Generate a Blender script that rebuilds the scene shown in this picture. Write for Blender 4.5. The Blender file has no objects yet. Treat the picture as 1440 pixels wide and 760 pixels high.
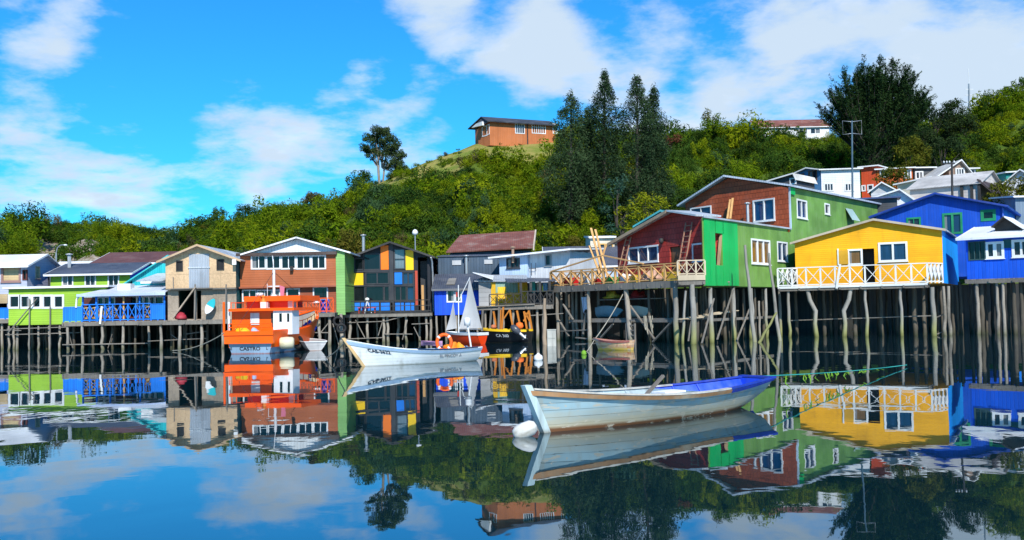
import bpy, math, random
import numpy as np
from mathutils import Vector, Matrix
from mathutils.geometry import tessellate_polygon
R = math.radians
rnd = random.Random(7)
S = bpy.context.scene
C = S.collection

# ---------------------------------------------------------------- camera geometry (measured from the photograph)
F, CAMZ, ROLL, DROP = 1383.0, 2.2, 0.02, 54.0
TH = math.atan(DROP / F)
_F = Vector((0, math.cos(TH), math.sin(TH))); _U = Vector((0, -math.sin(TH), math.cos(TH))); _R = Vector((1, 0, 0))
EYE = Vector((0, 0, CAMZ))
def ray(px, py):
    x, y = px - 720.0, py - 380.0
    a, b = x * math.cos(ROLL) - y * math.sin(ROLL), x * math.sin(ROLL) + y * math.cos(ROLL)
    return _R * a - _U * b + _F * F
def at(px, py, D):
    d = ray(px, py); return EYE + d * (D / d.y)
def hor(px): return 434.0 - ROLL * (px - 720)
def wd(px, py):                       # distance of a point on the water
    d = ray(px, py); return d.y * (-CAMZ / d.z)

# ---------------------------------------------------------------- mesh helper
class MB:
    def __init__(s): s.v, s.f, s.m, s.sm = [], [], [], []
    def add(s, vs, fs, m=0, smooth=False):
        o = len(s.v); s.v += [tuple(p) for p in vs]
        for f in fs: s.f.append(tuple(o + i for i in f)); s.m.append(m); s.sm.append(smooth)
        return s
    def box(s, x0, y0, z0, x1, y1, z1, m=0):
        vs = [(x, y, z) for x in (x0, x1) for y in (y0, y1) for z in (z0, z1)]
        return s.add(vs, [(0,1,3,2),(4,6,7,5),(0,4,5,1),(2,3,7,6),(0,2,6,4),(1,5,7,3)], m)
    def hexa(s, a, b, m=0):           # two matching quads joined into a solid
        vs = list(a) + list(b)
        return s.add(vs, [(3,2,1,0),(4,5,6,7),(0,1,5,4),(1,2,6,5),(2,3,7,6),(3,0,4,7)], m)
    def slab(s, q, t, m=0, updir=None):
        q = [Vector(p) for p in q]; n = (q[1]-q[0]).cross(q[3]-q[0]).normalized()
        if n.z < 0: n = -n
        return s.hexa([p - n*t for p in q], q, m)
    def beam(s, p, q, w, h=None, m=0, up=(0,0,1)):
        p, q = Vector(p), Vector(q); h = h or w; d = (q-p).normalized(); up = Vector(up)
        if abs(d.dot(up)) > .97: up = Vector((0,1,0)) if abs(d.y) < .9 else Vector((1,0,0))
        a = d.cross(up).normalized()*(w/2); b = a.cross(d).normalized()*(h/2)
        return s.hexa([p-a-b, p+a-b, p+a+b, p-a+b], [q-a-b, q+a-b, q+a+b, q-a+b], m)
    def tube(s, pts, rad, n=8, m=0, cap=True, smooth=True):
        pts = [Vector(p) for p in pts]; k = len(pts)
        if not hasattr(rad, '__len__'): rad = [rad]*k
        ring = []; ref = None
        for i, p in enumerate(pts):
            d = (pts[min(i+1,k-1)] - pts[max(i-1,0)]).normalized()
            if ref is None: ref = Vector((0,0,1)) if abs(d.z) < .9 else Vector((1,0,0))
            a = d.cross(ref).normalized(); b = d.cross(a).normalized(); ref = a.cross(d) if abs(d.dot(ref)) > .9 else ref
            ring.append([p + (a*math.cos(t) + b*math.sin(t))*rad[i] for t in [2*math.pi*j/n for j in range(n)]])
        vs = [v for r in ring for v in r]; fs = []
        for i in range(k-1):
            for j in range(n):
                fs.append((i*n+j, i*n+(j+1)%n, (i+1)*n+(j+1)%n, (i+1)*n+j))
        s.add(vs, fs, m, smooth)
        if cap: s.add(ring[0], [tuple(range(n))], m); s.add(ring[-1], [tuple(range(n-1,-1,-1))], m)
        return s
    def poly(s, outer, holes, fn, m=0):   # flat polygon with holes; fn maps (u,z) to 3D
        L = [[Vector((u, z, 0)) for u, z in outer]] + [[Vector((u, z, 0)) for u, z in h] for h in holes]
        flat = [fn(p.x, p.y) for l in L for p in l]
        return s.add(flat, tessellate_polygon(L), m)
    def lathe(s, prof, c, n=12, m=0, smooth=True):
        c = Vector(c); vs = [(c.x + r*math.cos(2*math.pi*j/n), c.y + r*math.sin(2*math.pi*j/n), c.z + z) for r, z in prof for j in range(n)]
        fs = [(i*n+j, i*n+(j+1)%n, (i+1)*n+(j+1)%n, (i+1)*n+j) for i in range(len(prof)-1) for j in range(n)]
        return s.add(vs, fs, m, smooth)
    def build(s, name, mat, parent=None, loc=None):
        me = bpy.data.meshes.new(name); me.from_pydata(s.v, [], s.f)
        for x in (mat if isinstance(mat, (list, tuple)) else [mat]): me.materials.append(x)
        me.polygons.foreach_set('material_index', s.m); me.polygons.foreach_set('use_smooth', s.sm)
        me.validate(); me.update()
        o = bpy.data.objects.new(name, me); C.objects.link(o)
        if parent: o.parent = parent
        if loc is not None: o.location = loc
        return o

def tag(o, label=None, cat=None, group=None, kind=None):
    if label: o['label'] = label
    if cat: o['category'] = cat
    if group: o['group'] = group
    if kind: o['kind'] = kind
    return o
def empty(name, loc, rz=0, label=None, cat=None, group=None, M=None):
    o = bpy.data.objects.new(name, None); C.objects.link(o); o.empty_display_size = .3
    o.location = loc; o.rotation_euler = (0, 0, rz)
    return tag(o, label, cat, group)
def copy_tree(o, parent=None):
    c = o.copy(); C.objects.link(c); c.parent = parent
    for ch in list(o.children): copy_tree(ch, c)
    return c

# ---------------------------------------------------------------- materials
def nn(nt, t, **kw):
    n = nt.nodes.new(t)
    for k, v in kw.items():
        if k.startswith('i_'): n.inputs[int(k[2:])].default_value = v
        else: setattr(n, k, v)
    return n
def math_(nt, op, a, b=None, clamp=False):
    n = nt.nodes.new('ShaderNodeMath'); n.operation = op; n.use_clamp = clamp
    for i, x in enumerate((a, b)):
        if x is None: continue
        if isinstance(x, (int, float)): n.inputs[i].default_value = x
        else: nt.links.new(x, n.inputs[i])
    return n.outputs[0]
def mixc(nt, f, a, b, mode='MIX'):
    n = nt.nodes.new('ShaderNodeMix'); n.data_type = 'RGBA'; n.blend_type = mode
    for s, x in ((n.inputs[0], f), (n.inputs[6], a), (n.inputs[7], b)):
        if isinstance(x, (int, float)): s.default_value = x
        elif isinstance(x, (tuple, list)): s.default_value = (*x[:3], 1)
        else: nt.links.new(x, s)
    return n.outputs[2]
def ramp(nt, x, lo, hi, a=0., b=1.):
    n = nt.nodes.new('ShaderNodeMapRange'); n.interpolation_type = 'SMOOTHSTEP'
    nt.links.new(x, n.inputs[0]); n.inputs[1].default_value = lo; n.inputs[2].default_value = hi
    n.inputs[3].default_value = a; n.inputs[4].default_value = b
    return n.outputs[0]
def srgb(h):
    c = [int(h[i:i+2], 16)/255 for i in (0, 2, 4)]
    return tuple(x/12.92 if x <= .04045 else ((x+.055)/1.055)**2.4 for x in c)
_m = {}
def mat(name, rgb, pat=None, per=.16, rough=.65, var=.1, dirt=.18, dirtc=None, metal=0., axis=None, bump=.5, spec=.3, band=None, dscale=1.0, seam=.3, chips=.0, chipc=(.2, .17, .13)):
    """one painted / timber / metal surface: pat = lap (boards across), vert (boards upright), corr (corrugated along axis), shingle, osb, log, None"""
    if name in _m: return _m[name]
    if isinstance(rgb, str): rgb = srgb(rgb)
    m = bpy.data.materials.new(name); m.use_nodes = True; nt = m.node_tree; nt.nodes.clear(); _m[name] = m
    out = nn(nt, 'ShaderNodeOutputMaterial'); b = nn(nt, 'ShaderNodeBsdfPrincipled'); nt.links.new(b.outputs[0], out.inputs[0])
    b.inputs['Roughness'].default_value = rough; b.inputs['Metallic'].default_value = metal; b.inputs['Specular IOR Level'].default_value = spec
    tc = nn(nt, 'ShaderNodeTexCoord'); sp = nn(nt, 'ShaderNodeSeparateXYZ'); nt.links.new(tc.outputs['Object'], sp.inputs[0])
    X, Y, Z = sp.outputs
    n1 = nn(nt, 'ShaderNodeTexNoise'); nt.links.new(tc.outputs['Object'], n1.inputs['Vector']); n1.inputs['Scale'].default_value = .9*dscale; n1.inputs['Detail'].default_value = 7; n1.inputs['Roughness'].default_value = .65
    n2 = nn(nt, 'ShaderNodeTexNoise'); n2.inputs['Scale'].default_value = 1; n2.inputs['Detail'].default_value = 4
    mp = nn(nt, 'ShaderNodeMapping'); nt.links.new(tc.outputs['Object'], mp.inputs[0]); nt.links.new(mp.outputs[0], n2.inputs['Vector'])
    mp.inputs['Scale'].default_value = {'lap': (1.2, 1.2, 14), 'log': (16, 16, 1.2)}.get(pat, (9, 9, .7)) if pat != 'osb' else (6, 6, 6)
    col = None; height = None
    xy = math_(nt, 'ADD', X, Y)
    if pat in ('lap', 'vert', 'corr', 'plank'):
        src = {'lap': Z, 'vert': xy, 'corr': {'x': X, 'y': Y, None: xy}[axis], 'plank': {'x': X, 'y': Y, None: X}[axis]}[pat]
        q = math_(nt, 'DIVIDE', src, per); fr = math_(nt, 'FRACT', q); fl = math_(nt, 'FLOOR', q)
        wn = nn(nt, 'ShaderNodeTexWhiteNoise', noise_dimensions='1D'); nt.links.new(fl, wn.inputs[1])
        k = math_(nt, 'ADD', math_(nt, 'MULTIPLY', wn.outputs[0], 2*var), 1-var)
        if pat == 'corr': height = math_(nt, 'SINE', math_(nt, 'MULTIPLY', q, 6.2832)); k = math_(nt, 'ADD', math_(nt, 'MULTIPLY', n2.outputs[0], 2*var), 1-var)
        elif pat == 'lap': height = math_(nt, 'SUBTRACT', 1., fr)
        else: height = ramp(nt, math_(nt, 'ABSOLUTE', math_(nt, 'SUBTRACT', fr, .5)), .40, .5, 1., 0.)
        col = mixc(nt, 1., rgb, k, 'MULTIPLY')
        if pat != 'corr':                # grime held in the joints between boards
            ed = ramp(nt, math_(nt, 'ABSOLUTE', math_(nt, 'SUBTRACT', fr, .5)), .42, .5, 0., seam)
            col = mixc(nt, math_(nt, 'MULTIPLY', ed, ramp(nt, n2.outputs[0], .3, .6, .4, 1.)), col, tuple(.25*c for c in rgb))
    elif pat == 'shingle':
        bt = nn(nt, 'ShaderNodeTexBrick'); cb = nn(nt, 'ShaderNodeCombineXYZ'); nt.links.new(xy, cb.inputs[0]); nt.links.new(Z, cb.inputs[1]); nt.links.new(cb.outputs[0], bt.inputs[0])
        bt.inputs['Scale'].default_value = 1; bt.inputs['Brick Width'].default_value = per; bt.inputs['Row Height'].default_value = per*1.15; bt.inputs['Mortar Size'].default_value = .018; bt.inputs['Mortar Smooth'].default_value = .3
        bt.inputs['Color1'].default_value = (1+var, 1+var, 1+var, 1); bt.inputs['Color2'].default_value = (1-var, 1-var, 1-var, 1); bt.inputs['Mortar'].default_value = (.45, .45, .45, 1)
        col = mixc(nt, 1., rgb, bt.outputs[0], 'MULTIPLY'); height = math_(nt, 'SUBTRACT', 1., bt.outputs['Fac'])
        fr = math_(nt, 'FRACT', math_(nt, 'DIVIDE', Z, per*1.15)); height = math_(nt, 'SUBTRACT', height, fr)
    elif pat == 'osb':
        vo = nn(nt, 'ShaderNodeTexVoronoi'); vo.inputs['Scale'].default_value = 9; nt.links.new(tc.outputs['Object'], vo.inputs['Vector'])
        k = math_(nt, 'ADD', math_(nt, 'MULTIPLY', vo.outputs['Distance'], var*2), 1-var); col = mixc(nt, 1., rgb, k, 'MULTIPLY'); height = n2.outputs[0]
        gx = math_(nt, 'FRACT', math_(nt, 'DIVIDE', xy, 1.22)); gl = ramp(nt, math_(nt, 'ABSOLUTE', math_(nt, 'SUBTRACT', gx, .5)), .485, .497)
        gz = math_(nt, 'FRACT', math_(nt, 'DIVIDE', Z, 2.44)); g2 = ramp(nt, math_(nt, 'ABSOLUTE', math_(nt, 'SUBTRACT', gz, .5)), .492, .499)
        col = mixc(nt, math_(nt, 'MULTIPLY', math_(nt, 'MAXIMUM', gl, g2), .55), col, tuple(c*.3 for c in rgb))
    else:
        k = math_(nt, 'ADD', math_(nt, 'MULTIPLY', n2.outputs[0], 2*var), 1-var); col = mixc(nt, 1., rgb, k, 'MULTIPLY'); height = n2.outputs[0]
    fd = nn(nt, 'ShaderNodeTexNoise'); fd.inputs['Scale'].default_value = .45*dscale; fd.inputs['Detail'].default_value = 3; nt.links.new(tc.outputs['Object'], fd.inputs['Vector'])
    col = mixc(nt, 1., col, ramp(nt, fd.outputs[0], .3, .7, 1-min(.3, dirt*1.6), 1+min(.14, dirt)), 'MULTIPLY')   # uneven fading
    dc = dirtc or tuple(.5*c + .5*g for c, g in zip(rgb, (.2, .19, .17)))
    col = mixc(nt, ramp(nt, n1.outputs[0], .48, .72, 0., min(1, dirt*2.6)), col, dc)
    st = nn(nt, 'ShaderNodeTexNoise'); st.inputs['Scale'].default_value = 1; st.inputs['Detail'].default_value = 5
    m2 = nn(nt, 'ShaderNodeMapping'); m2.inputs['Scale'].default_value = (3.5, 3.5, .35); nt.links.new(tc.outputs['Object'], m2.inputs[0]); nt.links.new(m2.outputs[0], st.inputs['Vector'])
    col = mixc(nt, ramp(nt, st.outputs[0], .52, .78, 0., min(.9, dirt*2.3)), col, tuple(.55*c for c in dc))
    for band in ([] if not band else band if isinstance(band, list) else [band]):   # stain with a wandering edge up to a height: (z, width, colour)
        e = math_(nt, 'ADD', Z, math_(nt, 'MULTIPLY', math_(nt, 'ADD', math_(nt, 'MULTIPLY', n1.outputs[0], .5), math_(nt, 'MULTIPLY', n2.outputs[0], .5)), band[1]))
        col = mixc(nt, ramp(nt, e, band[0], band[0]+band[1], 1., 0.), col, band[2])
    if chips:                            # flaked paint showing bare wood
        n3 = nn(nt, 'ShaderNodeTexNoise'); n3.inputs['Scale'].default_value = 1; n3.inputs['Detail'].default_value = 6; n3.inputs['Roughness'].default_value = .7
        m3 = nn(nt, 'ShaderNodeMapping'); m3.inputs['Scale'].default_value = (3.5, 3.5, 11); nt.links.new(tc.outputs['Object'], m3.inputs[0]); nt.links.new(m3.outputs[0], n3.inputs['Vector'])
        col = mixc(nt, ramp(nt, n3.outputs[0], .66-chips*.14, .70-chips*.12, 0., .85), col, chipc)
    nt.links.new(col, b.inputs['Base Color'])
    bp = nn(nt, 'ShaderNodeBump'); bp.inputs['Strength'].default_value = bump; bp.inputs['Distance'].default_value = .03 if pat else .01
    nt.links.new(height, bp.inputs['Height']); nt.links.new(bp.outputs[0], b.inputs['Normal'])
    return m
def glass(name, rgb, rough=.05, curtain=0.):
    if name in _m: return _m[name]
    m = mat(name, rgb, rough=rough, var=.5, dirt=.02, bump=.02, spec=.42); nt = m.node_tree; b = nt.nodes['Principled BSDF']
    src = b.inputs['Base Color'].links[0].from_socket; tc = nn(nt, 'ShaderNodeTexCoord'); oi = nn(nt, 'ShaderNodeObjectInfo')   # some panes have a curtain drawn part of the way
    sp = nn(nt, 'ShaderNodeSeparateXYZ'); nt.links.new(tc.outputs['Generated'], sp.inputs[0])
    f1 = math_(nt, 'FRACT', math_(nt, 'MULTIPLY', oi.outputs['Random'], 7.3)); g = math_(nt, 'ABSOLUTE', math_(nt, 'SUBTRACT', sp.outputs[0], f1))
    k = math_(nt, 'MULTIPLY', math_(nt, 'GREATER_THAN', oi.outputs['Random'], 1-curtain-.25), math_(nt, 'GREATER_THAN', g, .45))
    wv = math_(nt, 'ADD', math_(nt, 'MULTIPLY', math_(nt, 'SINE', math_(nt, 'MULTIPLY', sp.outputs[0], 55.)), .12), .8); cc = mixc(nt, 1., (.26, .26, .27), wv, 'MULTIPLY')
    nt.links.new(mixc(nt, math_(nt, 'MULTIPLY', k, .8), src, cc), b.inputs['Base Color']); return m

white = mat('white_paint', (.72, .73, .73), var=.06, dirt=.12)
pane = glass('dark_pane', (.006, .008, .011)); bpane = glass('blue_pane', (.012, .04, .095), curtain=.05); cpane = glass('curtained_pane', (.02, .025, .035), curtain=.45); opane = glass('amber_pane', (.16, .08, .02), curtain=.1)
grayw = mat('weathered_wood', (.20, .18, .155), pat='log', var=.35, dirt=.25, dirtc=(.09, .08, .07), rough=.85)
pilew = mat('pile_wood', (.29, .255, .21), pat='log', var=.4, dirt=.3, dirtc=(.10, .09, .075), rough=.85, band=(.15, .9, (.06, .07, .02)), bump=.8)
shadepile = mat('shaded_pile_wood', (.10, .085, .065), pat='log', var=.4, dirt=.3, dirtc=(.05, .045, .04), rough=.9, band=(.15, .9, (.03, .035, .015)))  # darker copy of the pile wood: under-house shade put into its colour
palepile = mat('pale_pile_wood', (.28, .262, .232), pat='log', var=.35, dirt=.25, dirtc=(.17, .15, .12), rough=.8, band=[(.9, 1.6, (.24, .24, .09)), (.1, .7, (.08, .085, .02))], bump=.8)
neww = mat('new_timber', (.60, .34, .13), var=.25, dirt=.12, dirtc=(.3, .17, .08), rough=.7)
deckw = mat('deck_boards', (.22, .19, .16), pat='plank', per=.14, var=.25, dirt=.2, rough=.85)
darkw = mat('dark_timber', (.035, .034, .033), var=.3, dirt=.1, rough=.7)
zinc = mat('zinc_sheet', (.52, .55, .58), pat='corr', per=.12, axis='x', var=.12, dirt=.2, rough=.45, metal=.2, spec=.5)
zincy = mat('zinc_sheet_across', (.52, .55, .58), pat='corr', per=.12, axis='y', var=.12, dirt=.2, rough=.45, metal=.2, spec=.5)
whiteroof = mat('white_sheet', (.75, .76, .77), pat='corr', per=.15, axis='x', var=.06, dirt=.12, rough=.5)
whiteroofy = mat('white_sheet_across', (.75, .76, .77), pat='corr', per=.15, axis='y', var=.06, dirt=.12, rough=.5)
slate = mat('slate_sheet', (.075, .085, .115), pat='corr', per=.15, axis='x', var=.15, dirt=.2, rough=.5)
slatey = mat('slate_sheet_across', (.075, .085, .115), pat='corr', per=.15, axis='y', var=.15, dirt=.2, rough=.5)
rust = mat('rusty_sheet', (.21, .075, .055), pat='corr', per=.16, axis='x', var=.25, dirt=.35, dirtc=(.28, .2, .17), rough=.7)
brownroof = mat('brown_sheet', (.13, .055, .05), pat='corr', per=.18, axis='x', var=.12, dirt=.15, rough=.65)
metal = mat('dull_metal', (.35, .37, .38), var=.15, dirt=.2, rough=.4, metal=.5)
black = mat('black_rubber', (.015, .015, .016), var=.2, dirt=.05)
ropem = mat('rope_fibre', (.36, .33, .26), var=.3, dirt=.1, rough=.9)

# ---------------------------------------------------------------- buildings
class House:
    """Measured frontage: left and right bottom corners of its front at given distances; local x along the front, y into the depth, z up"""
    def __init__(s, name, label, cat, pxL, DL, pxR, DR, py=420, group=None):
        A, B = at(pxL, py, DL), at(pxR, py, DR); A.z = B.z = 0
        s.root = empty(name, A, math.atan2(B.y-A.y, B.x-A.x), label, cat, group)
        s.M = Matrix.Translation(A) @ Matrix.Rotation(math.atan2(B.y-A.y, B.x-A.x), 4, 'Z'); s.I = s.M.inverted(); s.W = (B-A).length
        s.hf, s.hs = [], []
    def _r(s, px, py): return s.I @ EYE, s.I.to_3x3() @ ray(px, py)
    def uz(s, px, py, v=0.):
        o, d = s._r(px, py); t = (v-o.y)/d.y; p = o + d*t; return p.x, p.z
    def vz(s, px, py, u):
        o, d = s._r(px, py); t = (u-o.x)/d.x; p = o + d*t; return p.y, p.z
    def z(s, px, py, v=0.): return s.uz(px, py, v)[1]
    def u(s, px, py, v=0.): return s.uz(px, py, v)[0]
    def w(s, p): return s.M @ Vector(p)
    def part(s, name, mb, mt, parent=None, label=None):
        o = mb.build(name, mt, parent or s.root)
        if label: o['label'] = label
        return o
    def rect(s, x0, y0, x1, y1, v=0., side=None):
        f = (lambda x, y: s.vz(x, y, side)) if side is not None else (lambda x, y: s.uz(x, y, v))
        a, b, c, d = f(x0, y0), f(x0, y1), f(x1, y0), f(x1, y1)
        u0, u1 = (a[0]+b[0])/2, (c[0]+d[0])/2; z1, z0 = (a[1]+c[1])/2, (b[1]+d[1])/2
        return min(u0, u1), z0, max(u0, u1), z1
    def win(s, x0, y0, x1, y1, n=2, fr=None, pn=None, v=0., side=None, fw=.07, hole=True, bar=None, kind='window', sill=True, mull=.05):
        u0, z0, u1, z1 = s.rect(x0, y0, x1, y1, v, side); fr = fr or white; pn = pn or pane
        T = (lambda u, d, z: (side + d, u, z)) if side is not None else (lambda u, d, z: (u, v - d, z))
        def bx(mb, a, b, c, d_, e, f): # u range, outward range, z range
            P = [T(u, d, z) for u in (a, b) for d in (c, d_) for z in (e, f)]
            mb.add(P, [(0,1,3,2),(4,6,7,5),(0,4,5,1),(2,3,7,6),(0,2,6,4),(1,5,7,3)])
        k = MB(); o = .045 if hole else .05; i = -.09 if hole else .004
        bx(k, u0-fw, u0+.02, i, o, z0-fw, z1+fw); bx(k, u1-.02, u1+fw, i, o, z0-fw, z1+fw)
        bx(k, u0+.02, u1-.02, i, o-.004, z1-.02, z1+fw); bx(k, u0+.02, u1-.02, i, o-.004, z0-fw, z0+.02)
        for j in range(1, n):
            uu = u0 + (u1-u0)*j/n; bx(k, uu-mull/2, uu+mull/2, i, o-.012, z0+.02, z1-.02)
        if bar:
            zz = z0 + (z1-z0)*bar; bx(k, u0+.02, u1-.02, i, o-.02, zz-.025, zz+.025)
        if sill: bx(k, u0-fw-.04, u1+fw+.04, .002, o+.05, z0-fw-.045, z0-fw-.002)
        w = s.part(kind, k, fr)
        g = MB(); d = -.06 if hole else .02
        P = [T(u0+.01, d, z0+.01), T(u1-.01, d, z0+.01), T(u1-.01, d, z1-.01), T(u0+.01, d, z1-.01)]; g.hexa(P, [T(u0+.01, d-.012, z0+.01), T(u1-.01, d-.012, z0+.01), T(u1-.01, d-.012, z1-.01), T(u0+.01, d-.012, z1-.01)])
        if pn: s.part('pane', g, pn, w)
        if hole: (s.hs if side is not None else s.hf).append((u0, z0, u1, z1))
        return w
    def opening(s, x0, y0, x1, y1, v=0., side=None): 
        r = s.rect(x0, y0, x1, y1, v, side); (s.hs if side is not None else s.hf).append(r); return r
    def panel(s, name, x0, y0, x1, y1, mt, v=0., t=.05, side=None, label=None):
        u0, z0, u1, z1 = s.rect(x0, y0, x1, y1, v, side); mb = MB()
        if side is None: mb.box(u0, v-t, z0, u1, v-.003, z1)
        else: mb.box(side+.003, u0, z0, side+t, u1, z1)
        return s.part(name, mb, mt, label=label)
    def _holes(s, which, lo, hi):
        hs = s.hf if which == 'f' else s.hs; ok = [h for h in hs if lo < h[0] and h[2] < hi]
        for h in ok: hs.remove(h)
        return ok
    def shell(s, u0, u1, v0, v1, front, side, mt, name='wall', smt=None, label=None):
        """front: (u,z) outline of front and back; side: (v,z) outline of both sides; the two meet at the corners"""
        mb = MB(); P = lambda h: [(h[0], h[1]), (h[2], h[1]), (h[2], h[3]), (h[0], h[3])]
        hs = s._holes('f', u0, u1); mb.poly(front, [P(h) for h in hs], lambda u, z: (u, v0, z))
        for h in hs:
            q = P(h)
            for i in range(4):
                a, b = q[i], q[(i+1) % 4]; mb.add([(a[0], v0, a[1]), (b[0], v0, b[1]), (b[0], v0+.14, b[1]), (a[0], v0+.14, a[1])], [(0, 1, 2, 3)])
        mb.poly(front, [], lambda u, z: (u, v1, z))
        zl = [z for u, z in front if abs(u-u0) < 1e-6]; zr = [z for u, z in front if abs(u-u1) < 1e-6]
        sl = side if side else [(v0, min(zl)), (v1, min(zl)), (v1, max(zl)), (v0, max(zl))]
        sr = side if side else [(v0, min(zr)), (v1, min(zr)), (v1, max(zr)), (v0, max(zr))]
        hs = s._holes('s', v0, v1); k = 1 if smt else 0
        mb.poly(sr, [P(h) for h in hs], lambda v, z: (u1, v, z), k)
        for h in hs:
            q = P(h)
            for i in range(4):
                a, b = q[i], q[(i+1) % 4]; mb.add([(u1, a[0], a[1]), (u1, b[0], b[1]), (u1-.14, b[0], b[1]), (u1-.14, a[0], a[1])], [(0, 1, 2, 3)], k)
        mb.poly(sl, [], lambda v, z: (u0, v, z), k)
        z0 = min(z for u, z in front); mb.add([(u0, v0, z0), (u1, v0, z0), (u1, v1, z0), (u0, v1, z0)], [(0, 1, 2, 3)])
        return s.part(name, mb, [mt, smt] if smt else mt, label=label)
    def gable_front(s, u0, u1, v0, v1, z0, zl, zr, up, zp, mt, rf, smt=None, ov=.3, of=.35, t=.065, fascia=white, name='wall', rname='roof'):
        s.shell(u0, u1, v0, v1, [(u0, z0), (u1, z0), (u1, zr), (up, zp), (u0, zl)], None, mt, name, smt)
        mb = MB(); fa, fb = v0-of, v1+.2; kl = (zp-zl)/max(up-u0, .01); kr = (zp-zr)/max(u1-up, .01); e = .012
        a = (u0-ov, zl-kl*ov+t+e); b = (up, zp+t+e); c = (u1+ov, zr-kr*ov+t+e)
        mb.slab([(a[0], fa, a[1]), (b[0], fa, b[1]), (b[0], fb, b[1]), (a[0], fb, a[1])], t)
        mb.slab([(b[0]+.002, fa, b[1]), (c[0], fa, c[1]), (c[0], fb, c[1]), (b[0]+.002, fb, b[1])], t)
        r = s.part(rname, mb, rf)
        if fascia:
            f = MB(); h = .12
            for p, q in ((a, b), (b, c)):
                f.hexa([(p[0], fa-.035, p[1]-h), (q[0], fa-.035, q[1]-h), (q[0], fa-.035, q[1]+.02), (p[0], fa-.035, p[1]+.02)], [(p[0], fa-.004, p[1]-h), (q[0], fa-.004, q[1]-h), (q[0], fa-.004, q[1]+.02), (p[0], fa-.004, p[1]+.02)])
            s.part('fascia', f, fascia, r)
        return r
    def gable_side(s, u0, u1, v0, v1, z0, zf, zb, vp, zp, mt, rf, smt=None, ov=.3, of=.35, t=.065, fascia=white, name='wall', rname='roof'):
        sd = [(v0, z0), (v1, z0), (v1, zb)] + ([(vp, zp)] if vp < v1-.01 else []) + [(v0, zf)]
        s.shell(u0, u1, v0, v1, [(u0, z0), (u1, z0), (u1, zf), (u0, zf)], sd, mt, name, smt)
        mb = MB(); kf = (zp-zf)/(vp-v0); e = .012; a = (v0-of, zf-kf*of+t+e); b = (vp, zp+t+e)
        mb.slab([(u0-ov, a[0], a[1]), (u1+ov, a[0], a[1]), (u1+ov, b[0], b[1]), (u0-ov, b[0], b[1])], t)
        if vp < v1-.01:
            kb = (zp-zb)/(v1-vp); c = (v1+of, zb-kb*of+t+e)
            mb.slab([(u0-ov, b[0]+.002, b[1]), (u1+ov, b[0]+.002, b[1]), (u1+ov, c[0], c[1]), (u0-ov, c[0], c[1])], t)
        r = s.part(rname, mb, rf)
        if fascia:
            f = MB(); f.box(u0-ov, a[0]-.035, a[1]-.13, u1+ov, a[0]-.004, a[1]+.01)
            for uu in (u0-ov-.035, u1+ov+.005): f.hexa([(uu, a[0], a[1]-.11), (uu+.03, a[0], a[1]-.11), (uu+.03, a[0], a[1]+.02), (uu, a[0], a[1]+.02)], [(uu, b[0], b[1]-.11), (uu+.03, b[0], b[1]-.11), (uu+.03, b[0], b[1]+.02), (uu, b[0], b[1]+.02)])
            s.part('fascia', f, fascia, r)
        return r
    def deck(s, u0, u1, v0, v1, z, mt=None, bm=None):
        mb = MB().box(u0, v0, z-.07, u1, v1, z); s.part('deck', mb, mt or deckw)
        mb = MB().box(u0, v0-.03, z-.28, u1, v0+.05, z-.075)
        k = max(2, int((u1-u0)/1.1))
        for i in range(k): 
            x = u0+.1+(u1-u0-.2)*i/(k-1); mb.box(x-.05, v0-.12, z-.25, x+.05, v1, z-.09)
        s.part('deck_frame', mb, bm or grayw)
    def stilt(s, u, v, ztop, r=.085, lean=(0, 0), wob=.05, mt=None):
        n = 7; z0 = -.9; pts = []
        for i in range(n):
            t = i/(n-1); k = math.sin(t*math.pi); pts.append((u + lean[0]*(1-t) + rnd.uniform(-wob, wob)*k, v + lean[1]*(1-t) + rnd.uniform(-wob, wob)*k, z0 + (ztop-z0)*t))
        return s.part('stilt', MB().tube(pts, [r*(1.12-.24*i/(n-1))*rnd.uniform(.93, 1.07) for i in range(n)], 8), mt or pilew)
    def stilts(s, pxs, v, ztop, r=.085, py=470, wob=.05, mt=None):
        for px in pxs: s.stilt(s.u(px, py, v), v+rnd.uniform(-.05, .05), ztop, r*rnd.uniform(.85, 1.2), wob=wob, mt=mt or (shadepile if v > .25 else None))
    def back_stilts(s, u0, u1, n, vs, ztop, r=.09):
        for v in vs:
            for i in range(n): s.stilt(u0+(u1-u0)*(i+rnd.uniform(.2, .8))/n, v+rnd.uniform(-.3, .3), ztop, r*rnd.uniform(.8, 1.25), mt=shadepile)
    def brace(s, x0, y0, x1, y1, v, w=.1, mt=None, v1=None):
        a, b = s.uz(x0, y0, v), s.uz(x1, y1, v if v1 is None else v1)
        return s.part('brace', MB().beam((a[0], v, a[1]), (b[0], v if v1 is None else v1, b[1]), w, w*.55), mt or grayw)
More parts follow.
